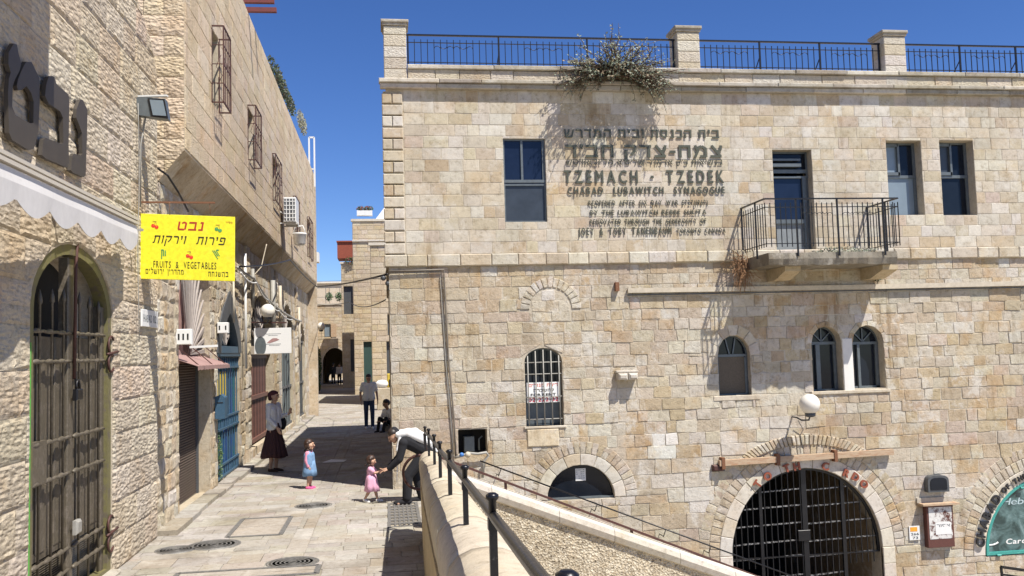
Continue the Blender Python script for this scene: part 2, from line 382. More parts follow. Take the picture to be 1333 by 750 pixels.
def lay(u0, u1, lines, wmin, wmax, openings, joint=.004, r=R, extra=None):
    """rows of rectangular blocks, cut round the openings -> polygons"""
    out = []
    for c, d in zip(lines, lines[1:]):
        u = u0; cells = []
        off = r.uniform(.3, 1)
        while u < u1-1e-6:
            w = r.uniform(wmin, wmax)*(off if u == u0 else 1); e = min(u1, u+w)
            if u1-e < wmin*.6: e = u1
            cells.append((u, e, c, d)); u = e
        for o in openings: cells = o.cut(cells)
        for (a, b, p, q) in cells:
            if b-a < .05 or q-p < .04: continue
            j = joint; poly = [(a+j, p+j), (b-j, p+j), (b-j, q-j), (a+j, q-j)]
            for o in openings:
                poly = o.clip_head(poly)
                if len(poly) < 3: break
            if extra and len(poly) >= 3: poly = extra(poly)
            if len(poly) >= 3 and area(poly) > .003: out.append(poly)
    return out
def screen_size(fr, poly):
    ps = [project(fr(u, v)) for u, v in poly]; 
    cx = sum(p[0] for p in ps)/len(ps); cy = sum(p[1] for p in ps)/len(ps)
    if min(p[2] for p in ps) < .2: return 0
    a = area([(p[0], p[1]) for p in ps])
    return a if -20 < cx < 1353 and -20 < cy < 770 else a*1e-4
def emit(stones, parent, mat, limit=300, name='stone', rest='stone_masonry', minpx=45., rough=False, bev=.012, amp=.02, cell=.06, wob=.003):
    """stones: (frame, polygon, proud, tint); the largest in view become parts, the others one joined part"""
    st = sorted(stones, key=lambda s: -screen_size(s[0], s[1])); mb = MB(); nrest = 0
    for i, (fr, poly, d, tint) in enumerate(st):
        one = i < limit and screen_size(fr, poly) > minpx
        tgt = MB() if one else mb
        if rough and screen_size(fr, poly) > 60: rough_stone(tgt, fr, poly, d, tint, amp, cell)
        else: stone(tgt, fr, poly, d, tint, bev, wob=wob)
        if one:
            q = fr(sum(p[0] for p in poly)/len(poly), sum(p[1] for p in poly)/len(poly)); tgt.build(name, mat, parent, org=q)
        else: nrest += 1
    if mb.v: mb.build(rest, mat, parent, kind='stuff')
# ================================================================== GROUND
YF = 16.2
ground = MB(); ground.box(-300, 300, -200, 400, -6.2, -4.0, (.42, .38, .31)); ground = tag(ground.build('ground', M['mortar']), kind='structure')
court = MB(); court.box(1.0, 40, -12, YF+6, -3.95, -3.6, (.46, .41, .32)); tag(court.build('courtyard', M['paving']), kind='structure')
street = tag(MB().add([], []).box(-12, .62, -12, YF-.02, -3.9, -.014, (.38, .34, .27)).box(-12, .62, YF-.02, 110, -3.9, -.014, (.38, .34, .27)).box(.65, 2.1, 12.62, YF-.02, -3.9, -.014, (.38, .34, .27)).build('street', M['mortar']), kind='structure')
GR = Fr((0, 0, 0), (1, 0, 0), (0, 1, 0), (0, 0, 1))
rp = random.Random(31)
PAVE = [([(.345, .322, .285), (.33, .308, .272), (.36, .338, .298)], 6), ([(.335, .30, .25), (.345, .31, .265)], 1.0), ([(.39, .37, .335)], 1.2), ([(.35, .31, .28)], .5)]
holes_ground = [Opening(-.60, .0, 12.95, 14.75)]
holes_ground[0] = Opening(-.04, .42, 12.7, 14.72)
def disc_clear(cx, cy, rad): return Opening(cx-rad, cx+rad, cy-rad, cy+rad)
def pave(u0, u1, lines, wmin, wmax):
    out = []
    for p in lay(u0, u1, lines, wmin, wmax, holes_ground, .0035, rp):
        t = pick(PAVE, rp)
        # a cross-hatch of narrower setts in places
        out.append((GR, p, rp.uniform(-.002, .004), t))
    return out
pv = pave(-3.3, -1.28, courses(6.5, 34, .33, .35, rp), .22, .75) + pave(-1.04, .62, courses(6.5, 34, .30, .38, rp), .18, .62)
pv += pave(-1.28, -1.04, courses(6.5, 34, .7, .2, rp), .23, .26)
pv += pave(-4.4, -1.1, courses(34, 62, .42, .2, rp), .4, .9) + pave(-1.1, .6, courses(34, 62, .42, .2, rp), .4, .9)
emit(pv, street, M['paving'], 300, 'paving_stone', 'paving_stones', 50, bev=.006, wob=.006)

# ================================================================== SYNAGOGUE BUILDING
FF = Fr((0, YF, 0), (1, 0, 0), (0, 0, 1), (0, -1, 0))
BX0, BX1, BD, ZT = .05, 15.0, 12.0, 7.5
syn = empty('stone_building', (BX0, YF, 0), 'large cream stone building with bronze wall lettering, railed roof terrace and iron balcony', 'building')
W1 = Opening(2.16, 2.94, 4.70, 6.24); W2 = Opening(9.66, 10.39, 4.77, 6.23); W3 = Opening(10.78, 11.50, 4.76, 6.24); WD = Opening(7.33, 8.12, 4.05, 6.05)
WA = Opening(6.07, 6.70, 1.42, 2.16, 2.54, .2); WB = Opening(7.92, 8.52, 1.44, 2.34, 2.66, .1); WC = Opening(8.74, 9.38, 1.46, 2.32, 2.66, .1)
WG = Opening(2.44, 3.13, 1.0, 2.16, 2.40, .02); WH = Opening(2.78, 4.02, -.34, -.32, .28, .42); NI = Opening(1.21, 1.73, .55, .99)
GA = Opening(6.18, 9.12, -3.6, -1.50, .03, .62); TA = Opening(11.2, 14.0, -1.80, -1.78, -.38, .62)
OPS = [W1, W2, W3, WD, WA, WB, WC, WG, WH, NI, GA, TA]
rf = random.Random(11)
wall = MB()
wall.poly(FF, [(BX0, -3.6), (BX1, -3.6), (BX1, 7.15), (BX0, 7.15)], -.42, -.003, [list(reversed(o.outline())) for o in OPS if o is not GA] + [list(reversed(GA.outline(20)[2:] and [(GA.u0, -3.59), (GA.u1, -3.59)]+GA.outline(20)[2:]))], (.52, .47, .38))
wall.build('wall', M['mortar'], syn)
body = MB(); w_t = (.50, .43, .32)
body.box(BX0+.003, BX0+.45, YF+.42, YF+BD, 0, 7.15, w_t).box(BX0+.45, BX1, YF+BD-.4, YF+BD, -3.6, 7.15, w_t).box(BX1-.4, BX1, YF+.42, YF+BD-.4, -3.6, 7.15, w_t)
body.box(BX0+.01, BX1-.01, YF+.02, YF+BD-.01, 7.15, 7.22, w_t)
body.build('side_walls', M['ashlar'], syn)
inn = MB(); inn.box(.5, BX1-.42, YF+4.4, YF+4.5, -3.6, 7.1).box(.5, BX1-.42, YF+.43, YF+4.4, 3.7, 3.8).box(.5, BX1-.42, YF+.43, YF+4.4, .2, .3).box(5.2, 5.3, YF+.43, YF+4.4, -3.6, .2).box(9.9, 10.0, YF+.43, YF+4.4, -3.6, .2)
inn.build('inner_rooms', M['dark'], syn)

UP = [(CREAM, 6), (OCHRE, .8), (PALE, 3.2), (PINK, .15)]
LOW = [(CREAM, 4.6), (OCHRE, 2.4), (PALE, 2.2), (PINK, .5)]
ORA = [(CREAM, 1.6), (OCHRE, 5.5), (PINK, 1.4), (PALE, .5)]
def fac_spec(u, v):
    if v > 3.9: return UP
    if 4.6 < u < 5.15 and -.15 < v < .78 and rf.random() < .75: return [([(.70, .69, .65), (.66, .64, .58)], 1)]
    q = noise.noise(Vector((u*.5, v*.9, 3.3)))
    if u > 4.2 and v < 1.35 and q > -.2: return ORA
    if v < 1.0 and q > .1: return ORA
    if q < -.32: return [(PALE, 4), (CREAM, 2)]
    return LOW
st = []
for p in lay(.36, BX1, courses(4.13, 7.13, .214, .04, rf), .20, .50, OPS, .0045, rf):
    st.append((FF, p, rf.uniform(0, .003), pick([(OCHRE, 3), (PINK, 1), (CREAM, 1)] if 6.35 < p[0][1] < 6.62 and 6.6 < p[0][0] < 8.9 else UP, rf)))
emit(st, syn, M['ashlar'], 140, 'stone', 'stone_masonry', 60, bev=.005, wob=.005); st = []
for p in lay(BX0+.01, BX1, courses(3.52, 3.9, .19, .05, rf), .16, .42, OPS, .005, rf): st.append((FF, p, rf.uniform(.0, .008), pick(LOW, rf)))
def wob(p): return [(u+rf.uniform(-.014, .014), v+rf.uniform(-.013, .013)) for u, v in p]
blind = Opening(2.56, 3.34, 3.05, 3.10, 3.50, .17)
for p in lay(BX0+.01, BX1, courses(.55, 3.52, .212, .14, rf), .17, .46, OPS+[blind], .006, rf):
    u, v = p[0]; st.append((FF, wob(p), rf.uniform(-.001, .013), pick(fac_spec(u, v), rf)))
for p in lay(2.6, 3.3, courses(3.05, 3.45, .2, .05, rf), .2, .35, [], .006, rf):
    if all(((q[0]-2.95)/.40)**2+((q[1]-3.1)/.41)**2 < 1.05 for q in p[2:]): st.append((FF, wob(p), .004, pick(LOW, rf)))
for p in lay(BX0+.01, BX1, courses(-3.58, .55, .235, .14, rf), .22, .62, OPS, .006, rf):
    u, v = p[0]; st.append((FF, wob(p), rf.uniform(-.001, .013), pick(fac_spec(u, v), rf)))
emit(st, syn, M['rubble'], 160, 'stone', 'stone_masonry', 60, bev=.005)

# quoins: a proud strip, alternately one long block and two short ones, with deep joints
cs = courses(4.13, 7.06, .206, .0, rf); k = 0
for a, b in zip(cs, cs[1:]):
    k += 1
    for (x0, x1) in ([(-.02, .345)] if k % 2 else [(-.02, .155), (.165, .345)]):
        mb = MB(); mb.fbox(FF, x0+.0, x1, a+.012, b-.012, -.02, .055, pick(UP, rf), bev=.014); mb.build('quoin', M['ashlar'], syn)
MB().box(-.0, .05, YF+.02, YF+BD, 4.1, 7.1, (.5, .43, .32)).build('corner_strip', M['ashlar'], syn)
# string course
M['coping0'] = stone_mat('limestone_string_course', bump=.6, stain=.5, grime=.6, orange=.4, pits=14, pale=.4, streak=.8)
u = -.03
while u < BX1:
    w = rf.uniform(.32, .62); v0 = 3.905+rf.uniform(0, .012)
    MB().fbox(FF, u+.003, u+w-.003, v0, 4.12, -.02, .065+rf.uniform(-.012, .008), pick([(CREAM, 3), (PALE, 3), (OCHRE, .6)], rf), bev=.016).build('string_course_block', M['coping0'], syn); u += w
# cornice, parapet and coping
def run_blocks(name, u0, u1, v0, v1, n1, wmin, wmax, pal, mat, n0=-.02, bev=.012, tilt=.004):
    u = u0
    while u < u1-.01:
        w = rf.uniform(wmin, wmax); e = min(u+w, u1)
        if u1-e < wmin*.5: e = u1
        MB().fbox(FF, u+.003, e-.003, v0, v1+rf.uniform(-tilt, tilt), n0, n1+rf.uniform(-.008, .006), pick(pal, rf), bev=bev).build(name, mat, syn); u = e
GREYS = [([(.40, .37, .31), (.36, .33, .28), (.44, .41, .35)], 4), (PALE, 1)]
M['coping'] = stone_mat('limestone_coping_blackened', bump=.5, stain=.5, grime=.85, orange=.3, pits=14, pale=.3)
run_blocks('cornice_block', -.05, BX1, 7.135, 7.225, .10, .7, 1.4, GREYS, M['coping'])
run_blocks('cornice_top_block', -.07, BX1, 7.228, 7.30, .15, .7, 1.4, GREYS, M['coping'])
run_blocks('parapet_block', .45, BX1, 7.303, 7.50, .035, .3, .9, UP, M['hewn_fine'], n0=-.28)
run_blocks('parapet_coping', .45, BX1, 7.503, 7.585, .085, .8, 1.6, GREYS, M['coping'], n0=-.32)
PIERS = [(.03, .44), (5.53, 5.97), (9.72, 10.17), (13.9, 14.35)]
for i, (a, b) in enumerate(PIERS):
    pier = empty('parapet_pier', (a, YF, 7.3), parent=None); pier.parent = syn; pier.location = Vector((a, YF, 7.3))-syn.location
    zs = [7.305, 7.50, 7.71, 7.92, 8.13, 8.30]
    for z0, z1 in zip(zs, zs[1:]): MB().fbox(FF, a, b, z0+.003, z1-.003, -.42, .04, pick(UP, rf), bev=.012).build('pier_block', M['hewn_fine'], pier)
    MB().fbox(FF, a-.02, b+.02, 8.303, 8.35, -.45, .06, (.40, .36, .29)).fbox(FF, a-.045, b+.045, 8.352, 8.41, -.47, .085, (.38, .35, .29), bev=.012).build('pier_cap', M['coping'], pier)
# roof railing, three bays between the piers
def scroll(mb, fr, u, v, r, n, down=False, w=.012):
    s = -1 if down else 1
    pts = [fr(u+r-r*math.cos(math.pi*i/8), v+s*r*math.sin(math.pi*i/8), n) for i in range(9)]; mb.tube(pts, w/2, 5)
NR = -.12
for (a, b), nb in zip([(PIERS[0][1], PIERS[1][0]), (PIERS[1][1], PIERS[2][0]), (PIERS[2][1], PIERS[3][0])], (3, 3, 3)):
    rail = empty('roof_railing', (a, YF, 7.6)); rail.parent = syn; rail.location = Vector((a, YF, 7.6))-syn.location
    MB().bar(FF(a, 8.19, NR), FF(b, 8.19, NR), .035, .03).build('handrail', M['black_iron'], rail)
    MB().bar(FF(a, 8.05, NR), FF(b, 8.05, NR), .014).bar(FF(a, 7.68, NR), FF(b, 7.68, NR), .014).build('cross_rail', M['black_iron'], rail)
    for i in range(nb+1):
        u = a+.03+(b-a-.06)*i/nb; p = MB().bar(FF(u, 7.585, NR), FF(u, 8.18, NR), .03)
        if 0 < i < nb: p.bar(FF(u-.02, 7.6, NR-.3), FF(u, 7.9, NR), .015)
        p.build('railing_post', M['black_iron'], rail)
    for i in range(nb):
        ua = a+.03+(b-a-.06)*i/nb; ub = a+.03+(b-a-.06)*(i+1)/nb; n = 14 if b-a > 4.5 else 10
        for k in range(1, n):
            u = ua+(ub-ua)*k/n; MB().bar(FF(u, 7.64, NR), FF(u, 8.11, NR), .013).build('baluster', M['black_iron'], rail)
        sc = MB(); s = (ub-ua)/n; k0 = 4 if n == 14 else 2
        for j, dn in ((0, 0), (1, 1), (2, 0), (3, 0), (4, 1), (5, 0)):
            scroll(sc, FF, ua+s*(k0+j), 7.93 if not dn else 8.0, s/2, NR-.004, dn)
        sc.build('scrollwork', M['black_iron'], rail)

# windows
def part_empty(name, loc, parent):
    o = empty(name); o.parent = parent; o.location = Vector(loc)-parent_org(parent); return o
def window(op, parts, glass='glass', depth=.20, frame=.035, mat='frame_grey', fr=FF, parent=syn, name='window', panes=None):
    """parts: list of (u0,u1,v0,v1,n) bars in 0..1 of the opening; panes: list of glass rectangles"""
    w = part_empty(name, fr(op.u0, op.v0, -depth), parent); W, H_ = op.u1-op.u0, (op.vs-op.v0)
    o_ = [(op.u0-.01, op.v0-.01), (op.u1+.01, op.v0-.01), (op.u1+.01, op.vs+.01), (op.u0-.01, op.vs+.01)] if op.b <= 0 else op.outline(12, .01)
    i_ = [(op.u0+frame, op.v0+frame), (op.u1-frame, op.v0+frame), (op.u1-frame, op.vs-frame), (op.u0+frame, op.vs-frame)] if op.b <= 0 else [(op.u0+frame, op.v0+frame), (op.u1-frame, op.v0+frame)]+[(op.cu+(op.a-frame)*math.cos(math.pi*i/12), op.vs+(op.b-frame)*math.sin(math.pi*i/12)) for i in range(13)]
    MB().poly(fr, o_, -depth-.02, -depth+.02, [list(reversed(i_))]).build('frame', M[mat], w)
    for (a, b, c, d, n) in parts:
        MB().fbox(fr, op.u0+W*a, op.u0+W*b, op.v0+H_*c, op.v0+H_*d, -depth-.018, -depth+.018+n).build('glazing_bar', M[mat], w)
    for (a, b, c, d, g) in (panes or [(0, 1, 0, 1, glass)]):
        if op.b > 0 and d >= 1: MB().poly(fr, op.outline(12, .0), -depth-.016, -depth-.008).build('pane', M[g], w)
        else: MB().fbox(fr, op.u0+W*a, op.u0+W*b, op.v0+H_*c, op.v0+H_*d, -depth-.016, -depth-.008+.001*len(g) % .003).build('pane', M[g], w)
    return w
M['glass_blue'] = plain('night_blue_glass', (.010, .016, .036), .08, var=.4, vs=1.2, spec=.45)
M['panel_blue'] = plain('smoky_blue_panel', (.035, .045, .06), .35, var=.25, vs=3)
M['panel_grey'] = plain('grey_door_panel', (.22, .24, .25), .5)
window(W1, [(.0, 1, .475, .51, .012), (0, 1, .44, .465, .0), (.42, .47, .51, 1, .008), (.93, .955, .5, 1, .004)], depth=.07, panes=[(0, 1, .45, 1, 'glass_blue'), (0, 1, 0, .45, 'panel_blue')], frame=.028)
window(W2, [(0, 1, .52, .56, .01), (.04, .52, .56, .60, .03), (.47, .53, .56, .99, .03), (.04, .08, .56, .99, .03), (.04, .5, .95, .99, .03), (.92, .96, 0, 1, 0)], depth=.24, panes=[(0, .5, .56, 1, 'glass_pale'), (.5, 1, .53, 1, 'glass'), (0, 1, 0, .53, 'glass_pale')])
window(W3, [(0, 1, .52, .56, .01), (.04, .52, .56, .60, .03), (.47, .53, .56, .99, .03), (.04, .08, .56, .99, .03), (.04, .5, .95, .99, .03), (.92, .96, 0, 1, 0)], depth=.24, panes=[(0, .5, .56, 1, 'panel_blue'), (.5, 1, .53, 1, 'glass'), (0, 1, 0, .53, 'glass')])
dw = window(WD, [(0, 1, .79, .825, .01), (0, 1, .74, .76, .02), (0, .1, 0, .74, .02), (.84, .94, 0, .74, .02), (.1, .84, .30, .34, .02)], depth=.22, name='balcony_door', panes=[(0, 1, .79, 1, 'glass'), (.06, .9, .34, .75, 'glass_blue'), (.06, .9, 0, .3, 'panel_grey')])
MB().fbox(FF, 7.37, 7.95, 5.86, 5.90, -.2, -.12).fbox(FF, 7.37, 7.95, 5.74, 5.80, -.2, -.10).build('raised_shutter', M['frame_grey'], dw)
window(WA, [(0, 1, .965, 1.03, .01), (.04, .09, .02, .95, .012), (.90, .96, .02, .95, .012)], depth=.16, frame=.03, panes=[(.0, 1, 0, 1, 'glass'), (.08, .92, .03, .95, 'screen')] if 0 else None)
M['screen'] = plain('fly_screen_wood', (.13, .105, .075), .8, var=.2, vs=40)
fb = [o for o in bpy.data.objects if o.name.startswith('window')][-1]
MB().fbox(FF, 6.13, 6.64, 1.46, 2.13, -.155, -.145).build('insect_screen', M['screen'], fb)
s_ = MB()
for t in (1.25, 1.95): s_.bar(FF(WA.cu+.10*math.cos(t), WA.vs+.03, -.145), FF(WA.cu+.28*math.cos(t), WA.vs+.34*math.sin(t), -.145), .022)
s_.build('fan_bars', M['frame_grey'], fb)
for op in (WB, WC):
    w = window(op, [(0, 1, .97, 1.03, .012), (.28 if op is WB else .30, .42 if op is WB else .38, .0, .97, .03), (.88, .97, 0, .97, .012)] + ([(.0, 1, .0, .05, .012)] if op is WC else []), depth=.23, frame=.03)
    s_ = MB()
    for t in (.8, 1.57, 2.3): s_.bar(FF(op.cu, op.vs+.03, -.215), FF(op.cu+.27*math.cos(t), op.vs+.29*math.sin(t), -.215), .02)
    s_.build('fan_bars', M['frame_grey'], w)
# pale plastered mullion between the twin windows
MB().fbox(FF, 8.53, 8.735, 1.40, 2.42, -.1, .018, bev=.01).build('window_column', M['plaster_white'], syn)
MB().fbox(FF, 7.86, 9.45, 1.38, 1.44, -.15, .035, (.54, .48, .38), bev=.008).build('window_sill', M['dressed'], syn)
MB().fbox(FF, 5.95, 6.85, 1.33, 1.42, -.15, .02, (.56, .50, .41), bev=.008).build('window_sill', M['dressed'], syn)
MB().fbox(FF, 2.40, 3.17, .96, 1.0, -.2, .03, (.6, .55, .46), bev=.006).build('window_sill', M['dressed'], syn)
MB().fbox(FF, 2.45, 3.02, .64, .945, -.02, .03, (.62, .54, .40), bev=.012).build('sill_block', M['ashlar'], syn)
# rings of cut voussoirs
def ring(op, g0, g1, n, proud, pal, mat, th0=0, th1=math.pi, name='voussoir', gap=.006, bev=.008):
    for q in op.ring(g0, g1, n, th0, th1, gap):
        q = list(reversed(q)) if sum(q[i][0]*q[(i+1) % len(q)][1]-q[(i+1) % len(q)][0]*q[i][1] for i in range(len(q))) < 0 else q
        mb = MB(); stone(mb, FF, q, proud+rf.uniform(0, .006), pick(pal, rf), bev, rf, base=-.05); mb.build(name, M[mat], syn)
SM = [([(.62, .58, .50), (.60, .55, .46), (.64, .60, .53)], 1)]
ring(WA, 0, .2, 7, .007, [(CREAM, 1), (PALE, 1)], 'ashlar'); ring(WB, 0, .10, 6, .006, LOW, 'rubble'); ring(WC, 0, .10, 6, .006, LOW, 'rubble')
ring(WH, 0, .20, 8, .012, [(CREAM, 2), (PALE, 2)], 'dressed'); ring(WH, .206, .42, 26, .010, LOW, 'rubble', gap=.008, bev=.008)
ring(GA, 0, .24, 15, .016, SM, 'dressed', gap=.003); ring(GA, .246, .44, 44, .010, LOW, 'rubble', gap=.005, bev=.009); ring(GA, .45, .64, 40, .006, [(OCHRE, 1), (CREAM, 2), (PINK, 1)], 'rubble', gap=.006, bev=.009)
ring(TA, 0, .24, 15, .016, SM, 'dressed', gap=.003); ring(TA, .246, .44, 44, .010, LOW, 'rubble', gap=.005, bev=.009); ring(TA, .45, .64, 40, .006, [(OCHRE, 1), (CREAM, 2), (PINK, 1)], 'rubble', gap=.006, bev=.009)
ring(blind, 0, .17, 15, .012, [(PALE, 2), (CREAM, 1)], 'rubble', gap=.02)
rel = Opening(6.4, 8.95, -.2, -.1, .46, .2)
ring(rel, .0, .18, 34, .036, [(PALE, 1), (CREAM, 2), (OCHRE, 1)], 'rubble', .5, math.pi-.5, gap=.008, bev=.009)
for q in [(a-GA.a+GA.cu, b) for a, b in ()]: pass
for x0, x1 in ((GA.u0-.24, GA.u0), (GA.u1, GA.u1+.24)):
    z = GA.vs
    while z > -3.5:
        MB().fbox(FF, x0, x1, z-.3, z-.004, -.05, .03, pick(SM, rf), bev=.008).build('jamb_stone', M['dressed'], syn); z -= .3
# grille over the arched window
gw = window(WG, [], depth=.22, frame=.03)
gr = part_empty('window_grille', FF(WG.u0, 1.0, 0), syn)
for i in range(5):
    u = WG.u0+.06+(WG.u1-WG.u0-.12)*i/4; top = WG.vs+(WG.vt-WG.vs)*math.sqrt(max(0, 1-((u-WG.cu)/WG.a)**2))
    MB().tube([FF(u, .99, -.02), FF(u, top-.03, -.02)], .011, 6).build('grille_bar', M['grey_pipe'], gr)
for z in (1.12, 1.52, 1.93, 2.14): MB().tube([FF(WG.u0-(.02), z, -.035), FF(WG.u1+.0, z, -.035)], .010, 6).build('grille_bar', M['grey_pipe'], gr)
MB().poly(FF, [(WG.u0+.02, 1.02), (WG.u1-.02, 1.02), (WG.u1-.02, 1.7), (WG.u0+.02, 1.7)], -.21, -.2).build('lower_pane', M['frame_grey'], gw)
# niche with a meter inside
nb_ = MB(); nb_.fbox(FF, NI.u0, NI.u1, NI.v0, NI.vs, -.36, -.35).build('niche_back', M['dark'], syn)
MB().fbox(FF, 1.33, 1.52, .58, .85, -.34, -.2, bev=.01).tube([FF(1.60, .6, -.2), FF(1.6, .8, -.2), FF(1.66, .85, -.2)], .015).build('water_meter', M['frame_grey'], syn)
# corbel stub of two worn stones
for x in (4.12, 4.31): MB().fbox(FF, x, x+.17, 1.78, 1.90, -.02, .22, (.50, .46, .40), bev=.035).build('corbel_stone', M['coping'], syn)
MB().fbox(FF, 4.1, 4.52, 1.905, 1.95, -.02, .10, (.48, .44, .38), bev=.012).build('corbel_stone', M['coping'], syn)

# balcony
bal = part_empty('balcony', FF(6.57, 3.8, 0), syn)
P_ = 1.03; bx0, bx1, bz0, bz1 = 6.70, 9.13, 3.74, 3.96
mb = MB(); rb = random.Random(5); n = 26
front = [(bx0+(bx1-bx0)*i/n, rb.uniform(-.02, .02), rb.uniform(-.012, .012)) for i in range(n+1)]
vs = []; 
for (x, dn, dz) in front: vs += [FF(x, bz0+dz*.8, -.02), FF(x, bz0+dz, P_+dn-.02), FF(x, (bz0+bz1)/2, P_+dn+.012), FF(x, bz1+dz*.3, P_+dn*.5), FF(x, bz1, -.02)]
fs = [(i*5+k, (i+1)*5+k, (i+1)*5+(k+1) % 5, i*5+(k+1) % 5) for i in range(n) for k in range(5)] + [(0, 1, 2, 3, 4), tuple(n*5+k for k in (4, 3, 2, 1, 0))]
mb.add(vs, fs, (.25, .23, .19)).build('slab', M['coping'], bal)
for x in (7.1, 8.98):
    q = Fr(FF(x, 0, 0), (0, -1, 0), (0, 0, 1), (-1, 0, 0))
    MB().poly(q, [(-.02, 3.52), (.35, 3.52), (.80, 3.65), (.80, 3.738), (-.02, 3.738)], -.3, 0, (), (.50, .42, .29)).build('bracket', M['dressed'], bal)
rl = MB(); h0, h1 = 3.96, 4.92; e = .05
c0, c1, c2, c3 = FF(bx0-.04, h1, 0), FF(bx0-.04, h1, P_+.03), FF(bx1+.06, h1, P_+.03), FF(bx1+.06, h1, 0)
for a, b in ((c0, c1), (c1, c2), (c2, c3)): rl.bar(a, b, .04, .022)
rl.build('handrail', M['black_iron'], bal)
cr = MB()
for dz in (-.15, -.80):
    for a, b in ((c0, c1), (c1, c2), (c2, c3)): cr.bar(a+Vector((0, 0, dz)), b+Vector((0, 0, dz)), .014)
cr.build('cross_rail', M['black_iron'], bal)
def bal_side(a, b, n, posts):
    for i in range(n+1):
        p = a.lerp(b, i/n)
        if i in posts: MB().bar(p-Vector((0, 0, 1.03)), p, .026).build('railing_post', M['black_iron'], bal)
        else: MB().bar(p-Vector((0, 0, .86)), p-Vector((0, 0, .07)), .013).build('baluster', M['black_iron'], bal)
bal_side(c0, c1, 10, (0, 6)); bal_side(c1, c2, 26, (6, 14, 23)); bal_side(c3, c2, 10, (0, 6))
sc = MB(); s = (bx1-bx0+.1)/26; FB = Fr(FF(0, 0, P_+.03), (1, 0, 0), (0, 0, 1), (0, -1, 0))
for k0 in (7, 15):
    for j, dn in ((0, 0), (1, 1), (2, 0), (3, 0), (4, 1), (5, 0)): scroll(sc, FB, bx0-.04+s*(k0+j), 4.62 if not dn else 4.7, s/2, .004, dn)
sc.build('scrollwork', M['black_iron'], bal)

# half-round basement window
hw = part_empty('basement_window', FF(2.78, -.3, 0), syn)
MB().poly(FF, WH.outline(18, -.01), -.13, -.12).build('pane', M['glass'], hw)
MB().fbox(FF, 2.78, 4.02, -.335, -.30, -.13, -.06).build('bottom_rail', M['frame_grey'], hw)
MB().fbox(FF, 3.33, 3.52, -.02, .2, -.118, -.114).build('notice', M['white'], hw)
nt_ = MB(); rn = random.Random(3)
for k in range(5):
    for j in range(4):
        if rn.random() < .75: nt_.fbox(FF, 3.345+.04*j, 3.345+.04*j+rn.uniform(.015, .035), .17-.037*k, .18-.037*k, -.1135, -.1125)
nt_.build('notice_print', M['frame_grey'], hw)

# iron gate of the passage
gt = part_empty('arched_gate', FF(GA.u0, -3.6, 0), syn); NG = -.10
def gtop(u): return GA.vs+GA.b*math.sqrt(max(0, 1-((u-GA.cu)/GA.a)**2))
MB().poly(FF, GA.outline(20)[0:0] or [(GA.u0, -1.6)]+[(GA.u1, -1.6)]+GA.outline(20)[2:], NG-.03, NG+.02, [list(reversed([(GA.u0+.05, -1.58), (GA.u1-.05, -1.58)]+[(GA.cu+(GA.a-.05)*math.cos(math.pi*i/20), GA.vs+(GA.b-.05)*math.sin(math.pi*i/20)) for i in range(21)]))]).build('gate_frame', M['black_iron'], gt)
for u, w in ((6.80, .06), (7.66, .10), (8.42, .07)):
    MB().bar(FF(u, -3.58, NG), FF(u, gtop(u)-.02, NG), w, .05).build('gate_stile', M['black_iron'], gt)
for i in range(24):
    u = GA.u0+.12+(GA.u1-GA.u0-.24)*i/23
    if min(abs(u-6.8), abs(u-7.66), abs(u-8.42)) < .05: continue
    z0 = -3.55 if 6.8 < u < 8.42 else -1.78
    MB().bar(FF(u, z0, NG), FF(u, gtop(u)-.03, NG), .016).build('gate_bar', M['black_iron'], gt)
for i, z in enumerate([-.38, -.68, -1.0, -1.32, -1.6, -1.95, -2.3, -2.7, -3.1]):
    half = GA.a*math.sqrt(max(0, 1-((z-GA.vs)/GA.b)**2)) if z > GA.vs else GA.a
    for a, b in ((max(GA.cu-half+.04, GA.u0), 7.62), (7.70, min(GA.cu+half-.04, GA.u1))):
        if z < -1.7: a, b = max(a, 6.8), min(b, 8.42)
        MB().bar(FF(a, z-.02, NG-.02), FF(b, z+.02, NG-.02), .03, .022).build('gate_rail', M['gate_glint'] if 'gate_glint' in M else M['black_iron'], gt)
MB().fbox(FF, 7.5, 7.74, -1.32, -1.12, NG-.02, NG+.05, bev=.008).build('lock_box', M['black_iron'], gt)
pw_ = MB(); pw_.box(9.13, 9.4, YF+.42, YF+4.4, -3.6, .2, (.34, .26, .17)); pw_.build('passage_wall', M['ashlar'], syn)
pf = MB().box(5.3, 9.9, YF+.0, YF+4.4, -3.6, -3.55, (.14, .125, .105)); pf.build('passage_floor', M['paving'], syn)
# ================================================================== NEAR SHOP ON THE LEFT
XN = -3.1
FN = Fr((XN, 0, 0), (0, 1, 0), (0, 0, 1), (1, 0, 0))
ra = random.Random(21)
shop = empty('hewn_stone_shop', (XN, 12.9, 0), 'hewn stone shop front at the left edge with arched brown iron door', 'building')
DN = Opening(8.45, 10.87, .04, 2.86, 3.55, .0)
edge = [((12.92, 6.25), (12.62, 6.64)), ((12.62, 6.64), (11.86, 6.98)), ((11.86, 6.98), (9.5, 7.3))]
def near_clip(poly):
    for a, b in edge:
        d = (b[0]-a[0], b[1]-a[1]); n = (-d[1], d[0]); L = math.hypot(*n)
        if max(p[1] for p in poly) > 6.2:
            poly = clip(poly, a, (n[0]/L, n[1]/L)) if d[1] > 0 else poly
            if len(poly) < 3: return []
    return poly
MB().poly(FN, [(3, -.4), (12.9, -.4), (12.9, 6.28), (12.6, 6.66), (11.86, 7.0), (9.5, 7.9), (9.5, 9.5), (3, 9.5)], -.5, -.004, [list(reversed([(DN.u0, .0), (DN.u1, .0)]+DN.outline(16)[2:]))], (.50, .44, .35)).build('wall', M['mortar'], shop)
